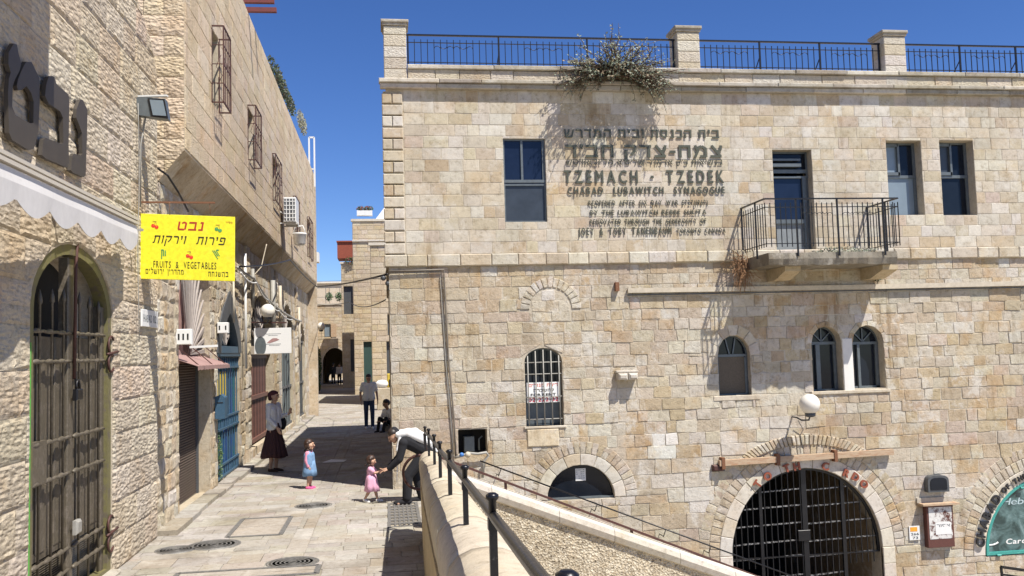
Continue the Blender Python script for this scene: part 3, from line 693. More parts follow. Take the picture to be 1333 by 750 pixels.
HEW = [([(.52, .455, .355), (.505, .435, .335), (.53, .47, .37)], 5), ([(.515, .425, .33), (.505, .415, .32)], 1.0)]
st = []
hl = courses(.0, 9.2, .385, .03, ra)
for p in lay(4.2, 12.88, hl, .42, 1.0, [DN], .002, ra):
    cv = sum(q[1] for q in p)/len(p); cu = sum(q[0] for q in p)/len(p)
    if cv > 6.1:
        q = p
        for (a, b) in (((12.9, 6.28), (12.6, 6.66)), ((12.6, 6.66), (11.86, 7.0)), ((11.86, 7.0), (9.5, 7.9))):
            d = (b[0]-a[0], b[1]-a[1]); n = (-d[1], d[0]) ; L = math.hypot(*n); n = (n[0]/L, n[1]/L)
            if n[1] > 0: n = (-n[0], -n[1])
            q = clip(q, a, n)
            if len(q) < 3: break
        if len(q) < 3 or area(q) < .01: continue
        p = q
    st.append((FN, p, ra.uniform(.002, .006), pick(HEW, ra)))
emit(st, shop, M['hewn'], 300, 'stone', 'stone_masonry', 40, rough=True, amp=.015, cell=.026)
# end face of the near wall
st = [(Fr((0, 12.9, 0), (-1, 0, 0), (0, 0, 1), (0, 1, 0)), p, .01, pick(HEW, ra)) for p in lay(3.1, 3.6, courses(0, 6.2, .385, .02, ra), .3, .5, [], .006, ra)]
emit(st, shop, M['hewn'], 0, rest='end_masonry')
# an unseen bay, added above the frame, throws shade on the wall top
MB().box(XN-.4, -2.20, 3.0, 7.77, 6.6, 9.4, (.5, .44, .35)).build('shade_bay', M['ashlar'], shop)

# arched iron door
M['door_brown'] = worn('brown_door_paint', (.125, .105, .075), (.16, .135, .105), .45, .5, .15, 9)
M['door_edge'] = worn('yellow_green_frame_paint', (.16, .145, .06), (.125, .105, .075), .45, .55, 0, 8)
M['fabric'] = plain('pale_canvas', (.64, .62, .60), .9, var=.05); M['rail_cream'] = plain('cream_rail', (.55, .50, .42), .5, var=.05)
dr = part_empty('arched_door', FN(DN.u0, 0, 0), shop)
o_ = [(DN.u0, .02), (DN.u1, .02)]+DN.outline(20)[2:]; g = .13
i_ = [(DN.u0+g, .08), (DN.u1-g, .08)]+[(DN.cu+(DN.a-g)*math.cos(math.pi*i/20), DN.vs+(DN.b-g*.8)*math.sin(math.pi*i/20)) for i in range(21)]
MB().poly(FN, o_, -.16, -.02, [list(reversed(i_))]).build('door_frame', M['door_edge'], dr)
o2 = [(DN.u0+g, .08), (DN.u1-g, .08)]+i_[2:]; g2 = .19
i2 = [(DN.u0+g2, .14), (DN.cu-.05, .14), (DN.cu-.05, 3.2), (DN.u0+g2, 2.9)]
MB().fbox(FN, DN.cu-.09, DN.cu+.07, .05, 3.42, -.15, -.055, bev=.01).build('meeting_stile', M['door_brown'], dr)
MB().fbox(FN, DN.u0+.10, DN.u0+.22, .05, 3.0, -.15, -.06, bev=.01).fbox(FN, DN.u1-.22, DN.u1-.10, .05, 2.98, -.15, -.06, bev=.01).build('side_stile', M['door_brown'], dr)
M['green_paint'] = plain('bright_green_paint_line', (.10, .42, .06), .5)
MB().fbox(FN, DN.u0+.045, DN.u0+.062, .35, 2.55, -.02, -.012).build('painted_line', M['green_paint'], dr)
MB().poly(FN, i_, -.40, -.39).build('transom_dark', M['dark'], dr)
n = 5
for a, b in ((DN.u0+.2, DN.cu-.08), (DN.cu+.07, DN.u1-.2)):
    for k in range(4):
        x0, x1 = a+(b-a)*k/4, a+(b-a)*(k+1)/4
        MB().fbox(FN, x0+.004, x1-.004, .62, 2.62, -.14, -.115+.012*(k % 2), bev=.006).build('door_panel', M['door_brown'], dr)
mesh_ = MB()
for a, b in ((DN.u0+.2, DN.cu-.08), (DN.cu+.07, DN.u1-.2)):
    z = .14
    while z < .62: mesh_.bar(FN(a, z, -.125), FN(b, z, -.125), .007); z += .022
    mesh_.fbox(FN, a, b, .56, .64, -.14, -.11)
mesh_.build('wire_mesh', M['door_brown'], dr)
for a, b in ((DN.u0+.2, DN.cu-.08), (DN.cu+.07, DN.u1-.2)):
    for k in range(3):
        u = a+(b-a)*(k+.55)/3
        tip = DN.vs+DN.b*math.sqrt(max(0, 1-((u-DN.cu)/(DN.a-.1))**2))-.30
        tip = 3.02+.10*(1-abs(u-DN.cu)/1.1)
        mb = MB().tube([FN(u, .1, -.055), FN(u, tip-.14, -.055), FN(u, tip-.12, -.055), FN(u, tip-.07, -.055), FN(u, tip, -.055)], [.013, .013, .026, .022, .003], 6)
        mb.build('door_bar', M['door_brown'], dr)
    for z in (2.66, 2.38, 1.63, 1.28, .55, .34):
        pts = [FN(a-.03+(b-a+.06)*i/18, z+.004*(i % 3-1), -.045) for i in range(19)]
        MB().tube(pts, [.016+.008*((i % 6) in (1, 2)) for i in range(19)], 6).build('cross_bar', M['door_brown'], dr)
MB().tube([FN(DN.cu+.03, 3.9, -.0), FN(DN.cu+.02, 3.3, -.02), FN(DN.cu+.02, 2.2, -.03)], .018, 6).build('long_bolt', M['brown_iron'], dr)
MB().fbox(FN, DN.cu-.05, DN.cu+.13, 1.985, 2.10, -.02, .025, bev=.012).tube([FN(DN.cu+.04+.05*math.cos(t), 2.10+.09*math.sin(t), .0) for t in [i*math.pi/8 for i in range(9)]], .012, 6).build('padlock', M['black_iron'], dr)
MB().fbox(FN, DN.cu-.04, DN.cu+.1, .66, .80, -.02, .03, bev=.02).build('lower_lock', M['grey_pipe'], dr)
MB().fbox(FN, DN.u0+.12, DN.u0+.5, 1.27, 1.66, -.09, -.03).build('patch_plate', M['door_brown'], dr)
for z in (2.45, .45):
    mb = MB()
    for s in (1, -1): mb.tube([FN(DN.u1-.06+.10*math.cos(t), z+s*(.10+.10*math.sin(t)), .0) for t in [math.pi*(.2+1.5*i/10) for i in range(11)]], .014, 6)
    mb.tube([FN(DN.u1-.2, z, .0), FN(DN.u1+.14, z+.03, .02)], .014, 6); mb.build('scroll_hinge', M['brown_iron'], dr)
MB().fbox(FN, DN.u0, DN.u1, -.05, .045, -.3, .10, (.45, .42, .36), bev=.02).build('threshold', M['coping'], shop)

# mounted letters
LT = {'tet': ([(80,118),(98,124),(108,180),(122,235),(112,275),(86,325),(74,360),(70,480),(90,528),(140,560),(178,577),(192,574),(193,450),(178,400),(152,362),(125,385),(103,388),(97,360),(105,320),(125,270),(150,222),(182,225),(226,315),(228,450),(220,620),(195,722),(165,730),(70,672),(52,630),(46,400),(52,320),(62,285),(48,235),(50,170)], 4.41, (0, 30)),
      'bet': ([(205,297),(212,300),(222,330),(268,370),(271,400),(268,560),(270,640),(262,655),(180,620),(163,605),(170,545),(178,538),(240,562),(248,558),(246,460),(235,435),(190,405),(176,375),(180,335),(190,300)], 3., (0, 0)),
      'nun': ([(318,388),(325,392),(342,430),(340,520),(335,685),(328,692),(285,675),(277,665),(283,610),(290,600),(316,608),(322,600),(320,520),(310,490),(298,460),(300,425),(312,392)], 3., (0, 0))}
M['letter_brown'] = plain('dark_brown_letter', (.062, .052, .042), .5, .1, var=.12, vs=5)
lets = empty('shop_letters', (XN, 8.9, 4.6), 'three big dark brown Hebrew letters mounted on the hewn wall over the awning', 'lettering')
for k, (pts, s, (ox, oy)) in LT.items():
    P = [on_x(ox+x/s, oy+y/s, XN+.08) for x, y in pts]; pl = [(p.y, p.z) for p in P]
    A = sum(pl[i][0]*pl[(i+1) % len(pl)][1]-pl[(i+1) % len(pl)][0]*pl[i][1] for i in range(len(pl)))
    if A < 0: pl.reverse()
    MB().poly(FN, pl, .045, .08).build('letter', M['letter_brown'], lets)

# folded awning with a scalloped valance
aw = empty('shop_awning', (XN, 9.5, 4.05), 'folded pale canvas awning with scalloped edge over the brown arched door', 'awning')
A0, A1 = on_x(0, 206, XN+.46), on_x(178, 291, XN+.24)
def awx(u): return .46-(u-A0.y)/(A1.y-A0.y)*.22
def awz(u): return A0.z+(u-A0.y)/(A1.y-A0.y)*(A1.z-A0.z)
U0, U1 = 5.0, A1.y
MB().tube([FN(u, awz(u)-.05, awx(u)*.7) for u in (U0, 8.0, U1)], .05, 8).build('roller_tube', M['fabric'], aw)
vs, fs = [], []; N = 130
for i in range(N+1):
    u = U0+(U1-U0)*i/N; w = .003*math.sin(i*.16); sc_ = abs(math.sin((u-U1)/.80*math.pi)); z = awz(u)
    vs += [FN(u, z-.02, awx(u)*.6), FN(u, z-.03, awx(u)+.0), FN(u, z-.13, awx(u)+.012+w), FN(u, z-.24-.10*sc_, awx(u)+.0+w*1.5)]
for i in range(N): fs += [(i*4+k, i*4+k+1, i*4+k+5, i*4+k+4) for k in range(3)]
v = MB().add(vs, fs, smooth=False).build('valance', M['fabric'], aw)
md = v.modifiers.new('thick', 'SOLIDIFY'); md.thickness = .006
mb = MB()
for dz in (0, .045): mb.bar(FN(U0, awz(U0)+dz, awx(U0)*1.0), FN(U1+.02, awz(U1)+dz, awx(U1)*1.0), .05, .03)
mb.build('front_rail', M['rail_cream'], aw)
mb = MB()
for u in (6.5, 8.9, 11.4): mb.bar(FN(u, awz(u)-.03, 0), FN(u, awz(u)-.03, awx(u)*.9), .03)
mb.build('wall_bracket', M['grey_pipe'], aw)

# street name plate, floodlight and wires on the near wall
def letters_flat(text, fr, u0, u1, v, h, n, mat, parent, name='printed_text', depth=.002, bold=0., slant=0., split=False, arc=None, gap=.14):
    return text_line(text, fr, u0, u1, v, h, n, depth, mat, parent, name, bold, slant, split, arc, gap)
_glyph = {}
HEB = {'ב': (.75, [(0,.9,.6,.9),(.62,.98,.62,.1),(0,.1,.75,.1)]), 'כ': (.65, [(.05,.9,.55,.9),(.57,.92,.57,.08),(.05,.1,.55,.1)]), 'י': (.24, [(0,.92,.2,.92),(.15,.98,.15,.55)]), 'ו': (.24, [(0,.92,.2,.92),(.15,.98,.15,0)]), 'ן': (.24, [(0,.92,.2,.92),(.15,.98,.15,-.32)]),
 'נ': (.42, [(.1,.92,.35,.92),(.32,.98,.32,.1),(0,.1,.42,.1)]), 'ת': (.78, [(.05,.9,.7,.9),(.68,.98,.68,0),(.18,.85,.18,.1),(0,.1,.2,.1)]), 'ה': (.74, [(0,.9,.65,.9),(.65,.98,.65,0),(.1,.6,.1,0)]), 'ח': (.74, [(0,.9,.7,.9),(.65,.98,.65,0),(.1,.9,.1,0)]),
 'ס': (.78, [(0,.9,.7,.9),(.1,.85,.14,.3),(.14,.3,.38,.08),(.38,.08,.62,.3),(.62,.3,.68,.88)]), 'ם': (.76, [(0,.9,.68,.9),(.66,.98,.66,.02),(.1,.9,.1,.02),(.1,.1,.66,.1)]), 'מ': (.82, [(.08,.98,.25,.55),(.25,.55,.05,0),(.2,.75,.48,.92),(.48,.92,.72,.7),(.72,.75,.72,.05),(.38,.1,.75,.1)]),
 'ד': (.7, [(0,.9,.7,.9),(.55,.9,.55,0)]), 'ר': (.64, [(0,.9,.5,.9),(.48,.92,.58,.72),(.58,.78,.58,0)]), 'ש': (.95, [(.06,.98,.15,.1),(.12,.1,.72,.1),(.7,.08,.9,.98),(.47,.98,.4,.42),(.42,.42,.16,.32)]), 'צ': (.72, [(.08,.98,.62,.1),(0,.1,.68,.1),(.66,.98,.62,.62),(.64,.64,.38,.46)]),
 'ק': (.74, [(0,.9,.68,.9),(.67,.95,.6,.45),(.6,.48,.4,.2),(.1,.6,.1,-.32)]), 'ט': (.8, [(.08,.98,.1,.15),(.06,.1,.66,.1),(.7,.1,.72,.8),(.74,.78,.52,.94),(.56,.94,.34,.78)]), 'א': (.76, [(.05,.98,.7,.02),(.66,.98,.6,.58),(.62,.6,.44,.46),(.22,.6,.1,.36),(.1,.4,.12,0)]),
 'ל': (.62, [(.1,1.32,.1,.88),(.02,.9,.6,.9),(.58,.95,.54,.5),(.56,.52,.24,0)]), 'פ': (.72, [(.05,.9,.58,.9),(.63,.92,.63,.08),(.65,.1,0,.1),(.12,.9,.12,.5),(.08,.5,.38,.5)]), 'ע': (.7, [(.08,.98,.3,.28),(.63,.98,.55,.18),(.57,.2,0,-.08)]), 'ג': (.48, [(.1,.92,.36,.92),(.34,.95,.38,0),(.38,.45,.08,0)]),
 'ז': (.3, [(0,.92,.3,.92),(.15,.92,.15,0)]), '׳': (.1, [(.1,1.02,.02,.72)]), '״': (.3, [(.1,1.02,.02,.72),(.3,1.02,.22,.72)]), '-': (.36, [(0,.46,.36,.46)])}
def heb(ch, bold):
    w, st_ = HEB[ch]; V, F, E_ = [], [], []; tk = .125+bold*1.6
    for k, (x0, y0, x1, y1) in enumerate(st_):
        d = Vector((x1-x0, y1-y0)); L = d.length; d /= L; n = Vector((-d.y, d.x))*tk/2*(1.1 if abs(d.x) > abs(d.y) else .95); a = Vector((x0, y0)); b = Vector((x1, y1)); i = len(V); off = Vector((tk*.3, 0))
        V += [(*(p+off), -k) for p in (a-n, b-n, b+n, a+n)]; F.append((i, i+1, i+2, i+3)); E_ += [(i, i+1), (i+1, i+2), (i+2, i+3), (i+3, i)]
    return V, F, E_, w+tk*.4
def glyph_raw(ch, bold=0.):
    """outline of one character as triangles in units of cap height"""
    key = (ch, bold)
    if key not in _glyph:
        cu = bpy.data.curves.new('g', 'FONT'); cu.body = ch; cu.size = 1.; cu.offset = bold; cu.resolution_u = 3; cu.extrude = .0; cu.fill_mode = 'FRONT'
        ob = bpy.data.objects.new('g', cu); COL.objects.link(ob); dg = bpy.context.evaluated_depsgraph_get(); me = bpy.data.meshes.new_from_object(ob.evaluated_get(dg))
        vs = [(v.co.x, v.co.y) for v in me.vertices]; fs = [tuple(p.vertices) for p in me.polygons]
        from collections import Counter
        ec = Counter(); dire = {}
        for f in fs:
            for a, b in zip(f, f[1:]+f[:1]): ec[frozenset((a, b))] += 1; dire[frozenset((a, b))] = (a, b)
        bd = [dire[e] for e, c in ec.items() if c == 1]
        bpy.data.objects.remove(ob); bpy.data.curves.remove(cu); bpy.data.meshes.remove(me)
        x0 = min(v[0] for v in vs) if vs else 0; x1 = max(v[0] for v in vs) if vs else .3; k = 1/.72
        _glyph[key] = ([((x-x0)*k, y*k) for x, y in vs], fs, bd, (x1-x0)*k)
    return _glyph[key]
_bold = {}
def glyph(ch, bold=0.):
    """bold letters are built from shifted copies, each a hair deeper than the last"""
    if ch in HEB: return heb(ch, bold)
    if not bold: 
        v, f, e, w = glyph_raw(ch); return v, f, e, w
    if (ch, bold) not in _bold:
        v, f, e, w = glyph_raw(ch); b = bold*1.4; V, Fc, E_ = [], [], []
        for k, (dx, dy) in enumerate(((-b, 0), (b, 0), (0, b*.7), (0, -b*.7))):
            n = len(V); V += [(x+dx+b, y+dy, -k) for x, y in v]; Fc += [tuple(i+n for i in q) for q in f]; E_ += [(a+n, c+n) for a, c in e]
        _bold[(ch, bold)] = (V, Fc, E_, w+2*b)
    return _bold[(ch, bold)]
def text_line(text, fr, u0, u1, v, h, n, depth, mat, parent, name='letter', bold=0., slant=0., split=True, arc=None, gap=.14):
    """characters fitted between u0 and u1 on baseline v, cap height h, standing depth proud of n"""
    gl = [(glyph(c, bold) if c != ' ' else None) for c in text]
    ws = sum(g_[3] for g_ in gl if g_); ng = len(text)-1; sp = text.count(' ')
    gp = gap*h; spw = .42*h
    sx = (u1-u0-gp*ng-spw*sp)/(ws*h); x = u0; whole = MB()
    if sx < .35: gp *= .4; spw *= .6; sx = (u1-u0-gp*ng-spw*sp)/(ws*h)
    outl = []
    for g_ in gl:
        if g_ is None: x += spw+gp; continue
        vs, fs, bd, w = g_; N = len(vs); mb = MB() if split else whole
        def pt(px, py, dn, x=x, w=w):
            if arc:
                (cu, cv, ra_, th0, th1) = arc; t = th0+(th1-th0)*((x+w*h*sx/2-u0)/(u1-u0)); lx, ly = (px*sx-w*sx/2)*h, py*h
                rr = ra_+ly; return fr(cu+rr*math.cos(t)+lx*math.sin(t), cv+rr*math.sin(t)-lx*math.cos(t), n+dn)
            return fr(x+px*h*sx+slant*py*h, v+py*h, n+dn)
        P = [pt(q[0], q[1], depth+(q[2]*.0006 if len(q) > 2 else 0)) for q in vs]+[pt(q[0], q[1], 0) for q in vs]
        mb.add(P, [tuple(f) for f in fs]+[(a, N+a, N+b, b) for a, b in bd])
        if split: outl.append(mb.build(name, mat, parent))
        x += w*h*sx+gp
    if not split: outl.append(whole.build(name, mat, parent))
    return outl
pl = empty('street_name_plate', (XN, 12.2, 2.95), 'small cream street name plate on the hewn wall under the yellow sign', 'sign')
MB().fbox(FN, 11.92, 12.72, 2.80, 3.02, .03, .05, bev=.006).build('plate', M['white'], pl)
text_line('HABAD RD.', FN, 11.98, 12.66, 2.86, .10, .05, .002, M['frame_grey'], pl, 'printed_text', .01, split=False)
fl = empty('flood_light', (XN, 12.0, 5.6), 'grey rectangular floodlight on a bracket beside the quoin corner', 'lamp')
a, b = on_y(178, 126, 11.8), on_y(219, 153, 11.8)
q = Fr((0, 11.8, 0), (1, 0, 0), (0, 0, 1), (0, -1, 0))
MB().poly(q, [(a.x+.02, b.z+.03), (b.x-.0, b.z-.02), (b.x-.04, a.z-.02), (a.x-.02, a.z)], -.14, .0).build('housing', M['frame_grey'], fl)
MB().poly(q, [(a.x+.18, b.z+.005), (b.x-.0, b.z-.01), (b.x-.045, a.z-.03), (a.x+.135, a.z-.02)], .001, .012).build('bezel', M['black_iron'], fl)
MB().poly(q, [(a.x+.20, b.z+.025), (b.x-.02, b.z+.015), (b.x-.06, a.z-.05), (a.x+.16, a.z-.04)], .013, .02).build('lens', M['glass_pale'], fl)
MB().bar((XN, 11.9, a.z+.03), (b.x-.02, 11.85, a.z+.03), .05, .02).build('bracket', M['white'], fl)
cb = MB().tube([FN(11.75+.03*math.sin(z*3), z, .05) for z in [5.6-.25*i for i in range(13)]], .006, 5).tube([FN(12.1, 5.62, .06), FN(11.95, 5.45, .08), FN(11.85, 5.1, .05), FN(11.84, 4.3, .05)], .010, 5)
tag(cb.build('lamp_cable', M['grey_pipe']), 'grey cable running down the hewn wall from the floodlight', 'cable')

# ================================================================== UPPER BUILDING OVER THE LANE
XU, XL = -2.8, -3.15
FU = Fr((XU, 0, 0), (0, 1, 0), (0, 0, 1), (1, 0, 0)); FW = Fr((XL, 0, 0), (0, 1, 0), (0, 0, 1), (1, 0, 0)); FQ = Fr((0, 13.2, 0), (1, 0, 0), (0, 0, 1), (0, -1, 0))
over = empty('jettied_stone_building', (XU, 13.2, 0), 'tall stone building on the left whose upper floor juts over a row of arched doors', 'building')
UW = [Opening(15.22, 15.85, 6.62, 7.86), Opening(19.12, 19.95, 6.5, 7.6), Opening(23.25, 24.6, 6.35, 7.5), Opening(28.3, 29.6, 6.0, 7.3), Opening(33.2, 34.8, 6.0, 7.4)]
MB().poly(FU, [(13.2, 5.33), (37.3, 5.33), (37.3, 9.7), (13.2, 9.7)], -.4, -.004, [list(reversed(o.outline())) for o in UW], (.5, .44, .34)).build('upper_wall', M['mortar'], over)
SUP = [([(.585, .485, .355), (.575, .47, .34), (.60, .505, .38), (.56, .455, .325)], 1)]
st = []
for p in lay(13.22, 21.78, courses(5.36, 9.68, .305, .02, ra), .45, .95, UW, .004, ra): st.append((FU, p, ra.uniform(.006, .012), pick(SUP, ra)))
for p in lay(21.84, 37.28, courses(5.36, 9.68, .305, .02, ra), .45, .95, UW, .004, ra): st.append((FU, p, ra.uniform(.0, .008), pick(SUP, ra)))
emit(st, over, M['hewn_fine'], 300, 'stone', 'upper_masonry', 30, bev=.008)
MB().poly(FQ, [(-5.2, 4.9), (-3.16, 4.9), (-2.802, 5.34), (-2.802, 9.7), (-5.2, 9.7)], -.4, -.004, (), (.5, .44, .34)).build('end_wall', M['mortar'], over)
MB().poly(FQ, [(-5.2, 0), (-3.2, 0), (-3.2, 4.9), (-5.2, 4.9)], -.3, -.004, (), (.5, .44, .34)).build('end_wall', M['mortar'], over)
k = 0; cs = courses(4.0, 9.68, .305, .0, ra)
for a, b in zip(cs, cs[1:]):
    k += 1; xs = [-2.802, -3.45, -4.3] if k % 2 else [-2.802, -3.08, -3.36, -4.2]
    for x1, x0 in zip(xs, xs[1:]):
        poly = [(x0+.004, a+.005), (x1-.004, a+.005), (x1-.004, b-.005), (x0+.004, b-.005)]
        poly = clip(poly, (-2.802, 5.34), (-.44/.567, .357/.567))
        if len(poly) > 2 and area(poly) > .01: m_ = MB(); rough_stone(m_, FQ, poly, .012, pick(SUP, ra), .018, .05, ra); m_.build('quoin', M['hewn'], over)
MB().box(-9, XU-.4, 13.2, 37.3, 9.2, 9.66, (.45, .40, .32)).box(-9, -8.6, 13.2, 37.3, -.5, 9.2, (.45, .40, .32)).box(-9, XU, 37.3, 37.6, 0, 9.7, (.52, .44, .33)).build('back_walls', M['ashlar'], over)
# sloping soffit under the jetty, in panels
M['far0'] = stone_mat('soffit_stone', bump=.5, stain=.4, grime=.9, orange=.8, pits=9, fine=50, pale=.3, streak=.8)
so = Fr((0, 0, 0), (0, 1, 0), (0, 0, 1), (1, 0, 0)); y = 13.2
while y < 37.3:
    e = min(37.3, y+2.1); t = jit((.50, .42, .31), .06, ra); y0, y1 = y+.008, e-.008
    vs = [(XU, y0, 5.33), (XU, y1, 5.33), (XL-.05, y1, 4.88), (XL-.05, y0, 4.88), (XU-.05, y0, 5.45), (XU-.05, y1, 5.45), (XL-.2, y1, 5.0), (XL-.2, y0, 5.0)]
    MB().add(vs, [(3, 2, 1, 0), (4, 5, 6, 7), (0, 1, 5, 4), (2, 3, 7, 6), (0, 4, 7, 3), (1, 2, 6, 5)], t).build('soffit_panel', M['far0'], over); y = e
# window grilles that stand out from the wall
def box_grille(o, d, nb=4, rails=3):
    w = part_empty('barred_window', FU(o.u0, o.v0, 0), over)
    MB().fbox(FU, o.u0, o.u1, o.v0, o.vs, -.2, -.19).build('pane', M['glass'], w)
    MB().fbox(FU, o.u0+(o.u1-o.u0)*.48, o.u0+(o.u1-o.u0)*.53, o.v0, o.vs, -.19, -.15).build('frame', M['brown_iron'], w)
    a, b, c, e_ = o.u0-.02, o.u1+.02, o.v0-.03, o.vs+.02; mb = MB(); s = .022
    for z in (c, e_): mb.bar(FU(a, z, d), FU(b, z, d), s).bar(FU(a, z, 0), FU(a, z, d), s).bar(FU(b, z, 0), FU(b, z, d), s)
    for u in (a, b): mb.bar(FU(u, c, d), FU(u, e_, d), s).bar(FU(u, c, .01), FU(u, e_, .01), s)
    mb.build('grille_frame', M['brown_iron'], w)
    for k in range(1, nb): u = a+(b-a)*k/nb; MB().bar(FU(u, c, d), FU(u, e_, d), .014).build('grille_bar', M['brown_iron'], w)
    for k in range(1, rails): z = c+(e_-c)*k/rails; MB().bar(FU(a, z, d), FU(b, z, d), .014).bar(FU(a, z, 0), FU(a, z, d), .014).build('grille_bar', M['brown_iron'], w)
    sc = MB(); zc = c+(e_-c)*.55
    for k in range(3): 
        u = a+(b-a)*(k+.5)/3; sc.tube([FU(u+.08*(b-a)*math.cos(t), zc+.07*math.sin(t), d) for t in [i*math.pi/5 for i in range(11)]], .007, 4)
    sc.tube([FU(a, c+.3, d*.5), FU(a, c+.45, d*.9), FU(a, c+.6, d*.4), FU(a, c+.8, d*.8)], .007, 4); sc.build('scrollwork', M['brown_iron'], w)
box_grille(UW[0], .20, 4, 4); box_grille(UW[1], .17, 4, 3)
for o in UW[2:]: box_grille(o, .08, 4, 3)
# roof edge: pergola beams, planters, creeper
M['red_wood'] = worn('dark_red_beam', (.16, .035, .03), (.10, .03, .03), .4, .7)
for (px, py, px1) in ((322, 2, 357), (330, 14, 360)):
    p = on_x(px, py, XU); e = on_y(px1, py+1, p.y)
    tag(MB().bar((XU-1.5, p.y, p.z), (e.x, p.y, p.z+.02), .10, .10).build('pergola_beam', M['red_wood']), 'dark red roof beam jutting out over the lane, the %s of two' % ('upper' if py < 5 else 'lower'), 'beam', 'red beams jutting from the roof')

# ground-floor wall with its row of openings
DO = [Opening(14.4, 16.85, .02, 3.4, 4.35, .12), Opening(17.55, 20.1, .02, 2.5, 3.55, .12), Opening(21.75, 25.8, .25, 3.0, 3.95, .12), Opening(28.0, 31.2, .2, 3.0, 4.05, .12), Opening(33.4, 35.6, .2, 2.8, 3.6, .12)]
MB().poly(FW, [(12.95, -.3), (38.0, -.3), (38.0, 4.87), (12.95, 4.87)], -.5, -.004, [list(reversed(o.outline(12))) for o in DO], (.48, .42, .32)).build('ground_floor_wall', M['mortar'], over)
MB().box(-6, XL-.5, 13.0, 38, -.2, 4.9, (.1, .09, .08)).build('shop_interiors', M['dark'], over)
RUB = [([(.51, .44, .335), (.49, .41, .30), (.53, .47, .37)], 4), (OCHRE, 1.0), (PALE, 1.6)]
st = []
for p in lay(12.97, 38, courses(0, 4.87, .25, .22, ra), .2, .55, DO, .005, ra):
    q = [(u+ra.uniform(-.022, .022), v+ra.uniform(-.022, .022)) for u, v in p]; st.append((FW, q, ra.uniform(-.004, .008), pick(RUB, ra)))
emit(st, over, M['rubble'], 300, 'rubble_stone', 'rubble_masonry', 25, rough=True, amp=.022, cell=.04)
for o in DO: 
    for q in o.ring(0, .13, 11, gap=.02):
        q = list(reversed(q)) if sum(q[i][0]*q[(i+1) % len(q)][1]-q[(i+1) % len(q)][0]*q[i][1] for i in range(len(q))) < 0 else q
        mb = MB(); stone(mb, FW, q, .012, pick(RUB, ra), .015, ra, base=-.08); mb.build('voussoir', M['rubble'], over)
for y in (21.1, 26.4, 32.2):     # buttress strips between the openings
    z = 0
    while z < 4.6:
        h_ = ra.uniform(.2, .4); m_ = MB(); rough_stone(m_, FW, [(y-.22+ra.uniform(-.03, .03), z), (y+.25+ra.uniform(-.03, .03), z), (y+.25+ra.uniform(-.03, .03), z+h_-.012), (y-.22+ra.uniform(-.03, .03), z+h_-.012)], .06, pick(RUB, ra), .025, .05, ra); m_.build('buttress_stone', M['rubble'], over); z += h_
# ================================================================== DOORS AND FITTINGS OF THE LEFT ROW
rl_ = random.Random(77)
M['shutter'] = worn('brown_roller_shutter', (.115, .085, .07), (.07, .055, .048), .4, .6, .2)
M['pinkish'] = plain('faded_pink_steel', (.32, .20, .18), .7, var=.12)
M['spike'] = plain('pale_grey_steel', (.33, .29, .26), .6, var=.15)
M['blue_door'] = worn('blue_gate_paint', (.012, .065, .30), (.02, .10, .16), .45, .55, 0, 6)
M['green_door'] = worn('green_gate_paint', (.02, .16, .12), (.03, .10, .25), .45, .55, 0, 6)
M['yellow'] = plain('yellow_slat_paint', (.58, .43, .05), .6)
M['blue_grey'] = worn('blue_grey_iron', (.055, .12, .19), (.16, .21, .24), .35, .5, .2, 18)
M['grey_door'] = worn('grey_green_door_paint', (.16, .20, .19), (.24, .27, .25), .4, .55)
M['brown_slat'] = worn('red_brown_slat_paint', (.16, .075, .055), (.26, .16, .12), .3, .6, 0, 12)
M['dark_grey'] = plain('dark_grey_steel', (.075, .08, .085), .5)
def fan(parent, cu, cv, r0, r1, th0, th1, n, depth, w, mat='spike', tip=True):
    for k in range(n):
        t = th0+(th1-th0)*k/(n-1); c, s = math.cos(t), math.sin(t); q = [(cu+c*r0-s*w*.3, cv+s*r0+c*w*.3), (cu+c*r0+s*w*.3, cv+s*r0-c*w*.3), (cu+c*r1*.8+s*w, cv+s*r1*.8-c*w), (cu+c*r1, cv+s*r1), (cu+c*r1*.8-s*w, cv+s*r1*.8+c*w)]
        MB().poly(FW, q, -depth, -depth+.03).build('fan_spike', M[mat], parent)
# first opening: roller shutter under a faded canopy
d1 = part_empty('roller_shutter', FW(14.4, 0, 0), over); FS = Fr((XL-.25, 0, 0), (0, 1, 0), (0, 0, 1), (1, 0, 0))
vs, fs = [], []; z = .04; k = 0
while z < 2.3: vs += [FS(14.4, z, .0 if k % 2 else .022), FS(16.86, z, .0 if k % 2 else .022)]; z += .022; k += 1
fs = [(2*i, 2*i+1, 2*i+3, 2*i+2) for i in range(k-1)]
MB().add(vs, fs).build('slat_curtain', M['shutter'], d1)
MB().fbox(FS, 16.78, 16.87, .0, 2.3, -.01, .05).build('guide_rail', M['dark_grey'], d1)
MB().fbox(FS, 14.4, 16.86, 2.3, 4.4, -.03, -.02).build('upper_panel', M['pinkish'], d1)
for k in range(9): MB().fbox(FS, 14.45+.24*k, 14.50+.24*k, 2.4, 4.2, -.02, .02).build('panel_rib', M['pinkish'], d1)
fan(d1, 15.6, 2.45, .2, 1.55, .05, math.pi*.62, 13, .12, .035)
cn = empty('shop_canopy', (XL, 15.6, 2.3), 'faded pink metal canopy sloping out over the roller shutter', 'canopy')
n = 22; vs = []
for i in range(n+1):
    y = 14.3+2.75*i/n; rr = .012*(i % 2); vs += [(XL-.2, y, 2.44+rr), (XL+.30, y, 2.26+rr), (XL+.30, y, 2.20+rr)]
m_ = MB().add(vs, [(i*3+k, i*3+3+k, i*3+4+k, i*3+1+k) for i in range(n) for k in range(2)]).build('sheet', M['pinkish'], cn); m_.modifiers.new('t', 'SOLIDIFY').thickness = .008
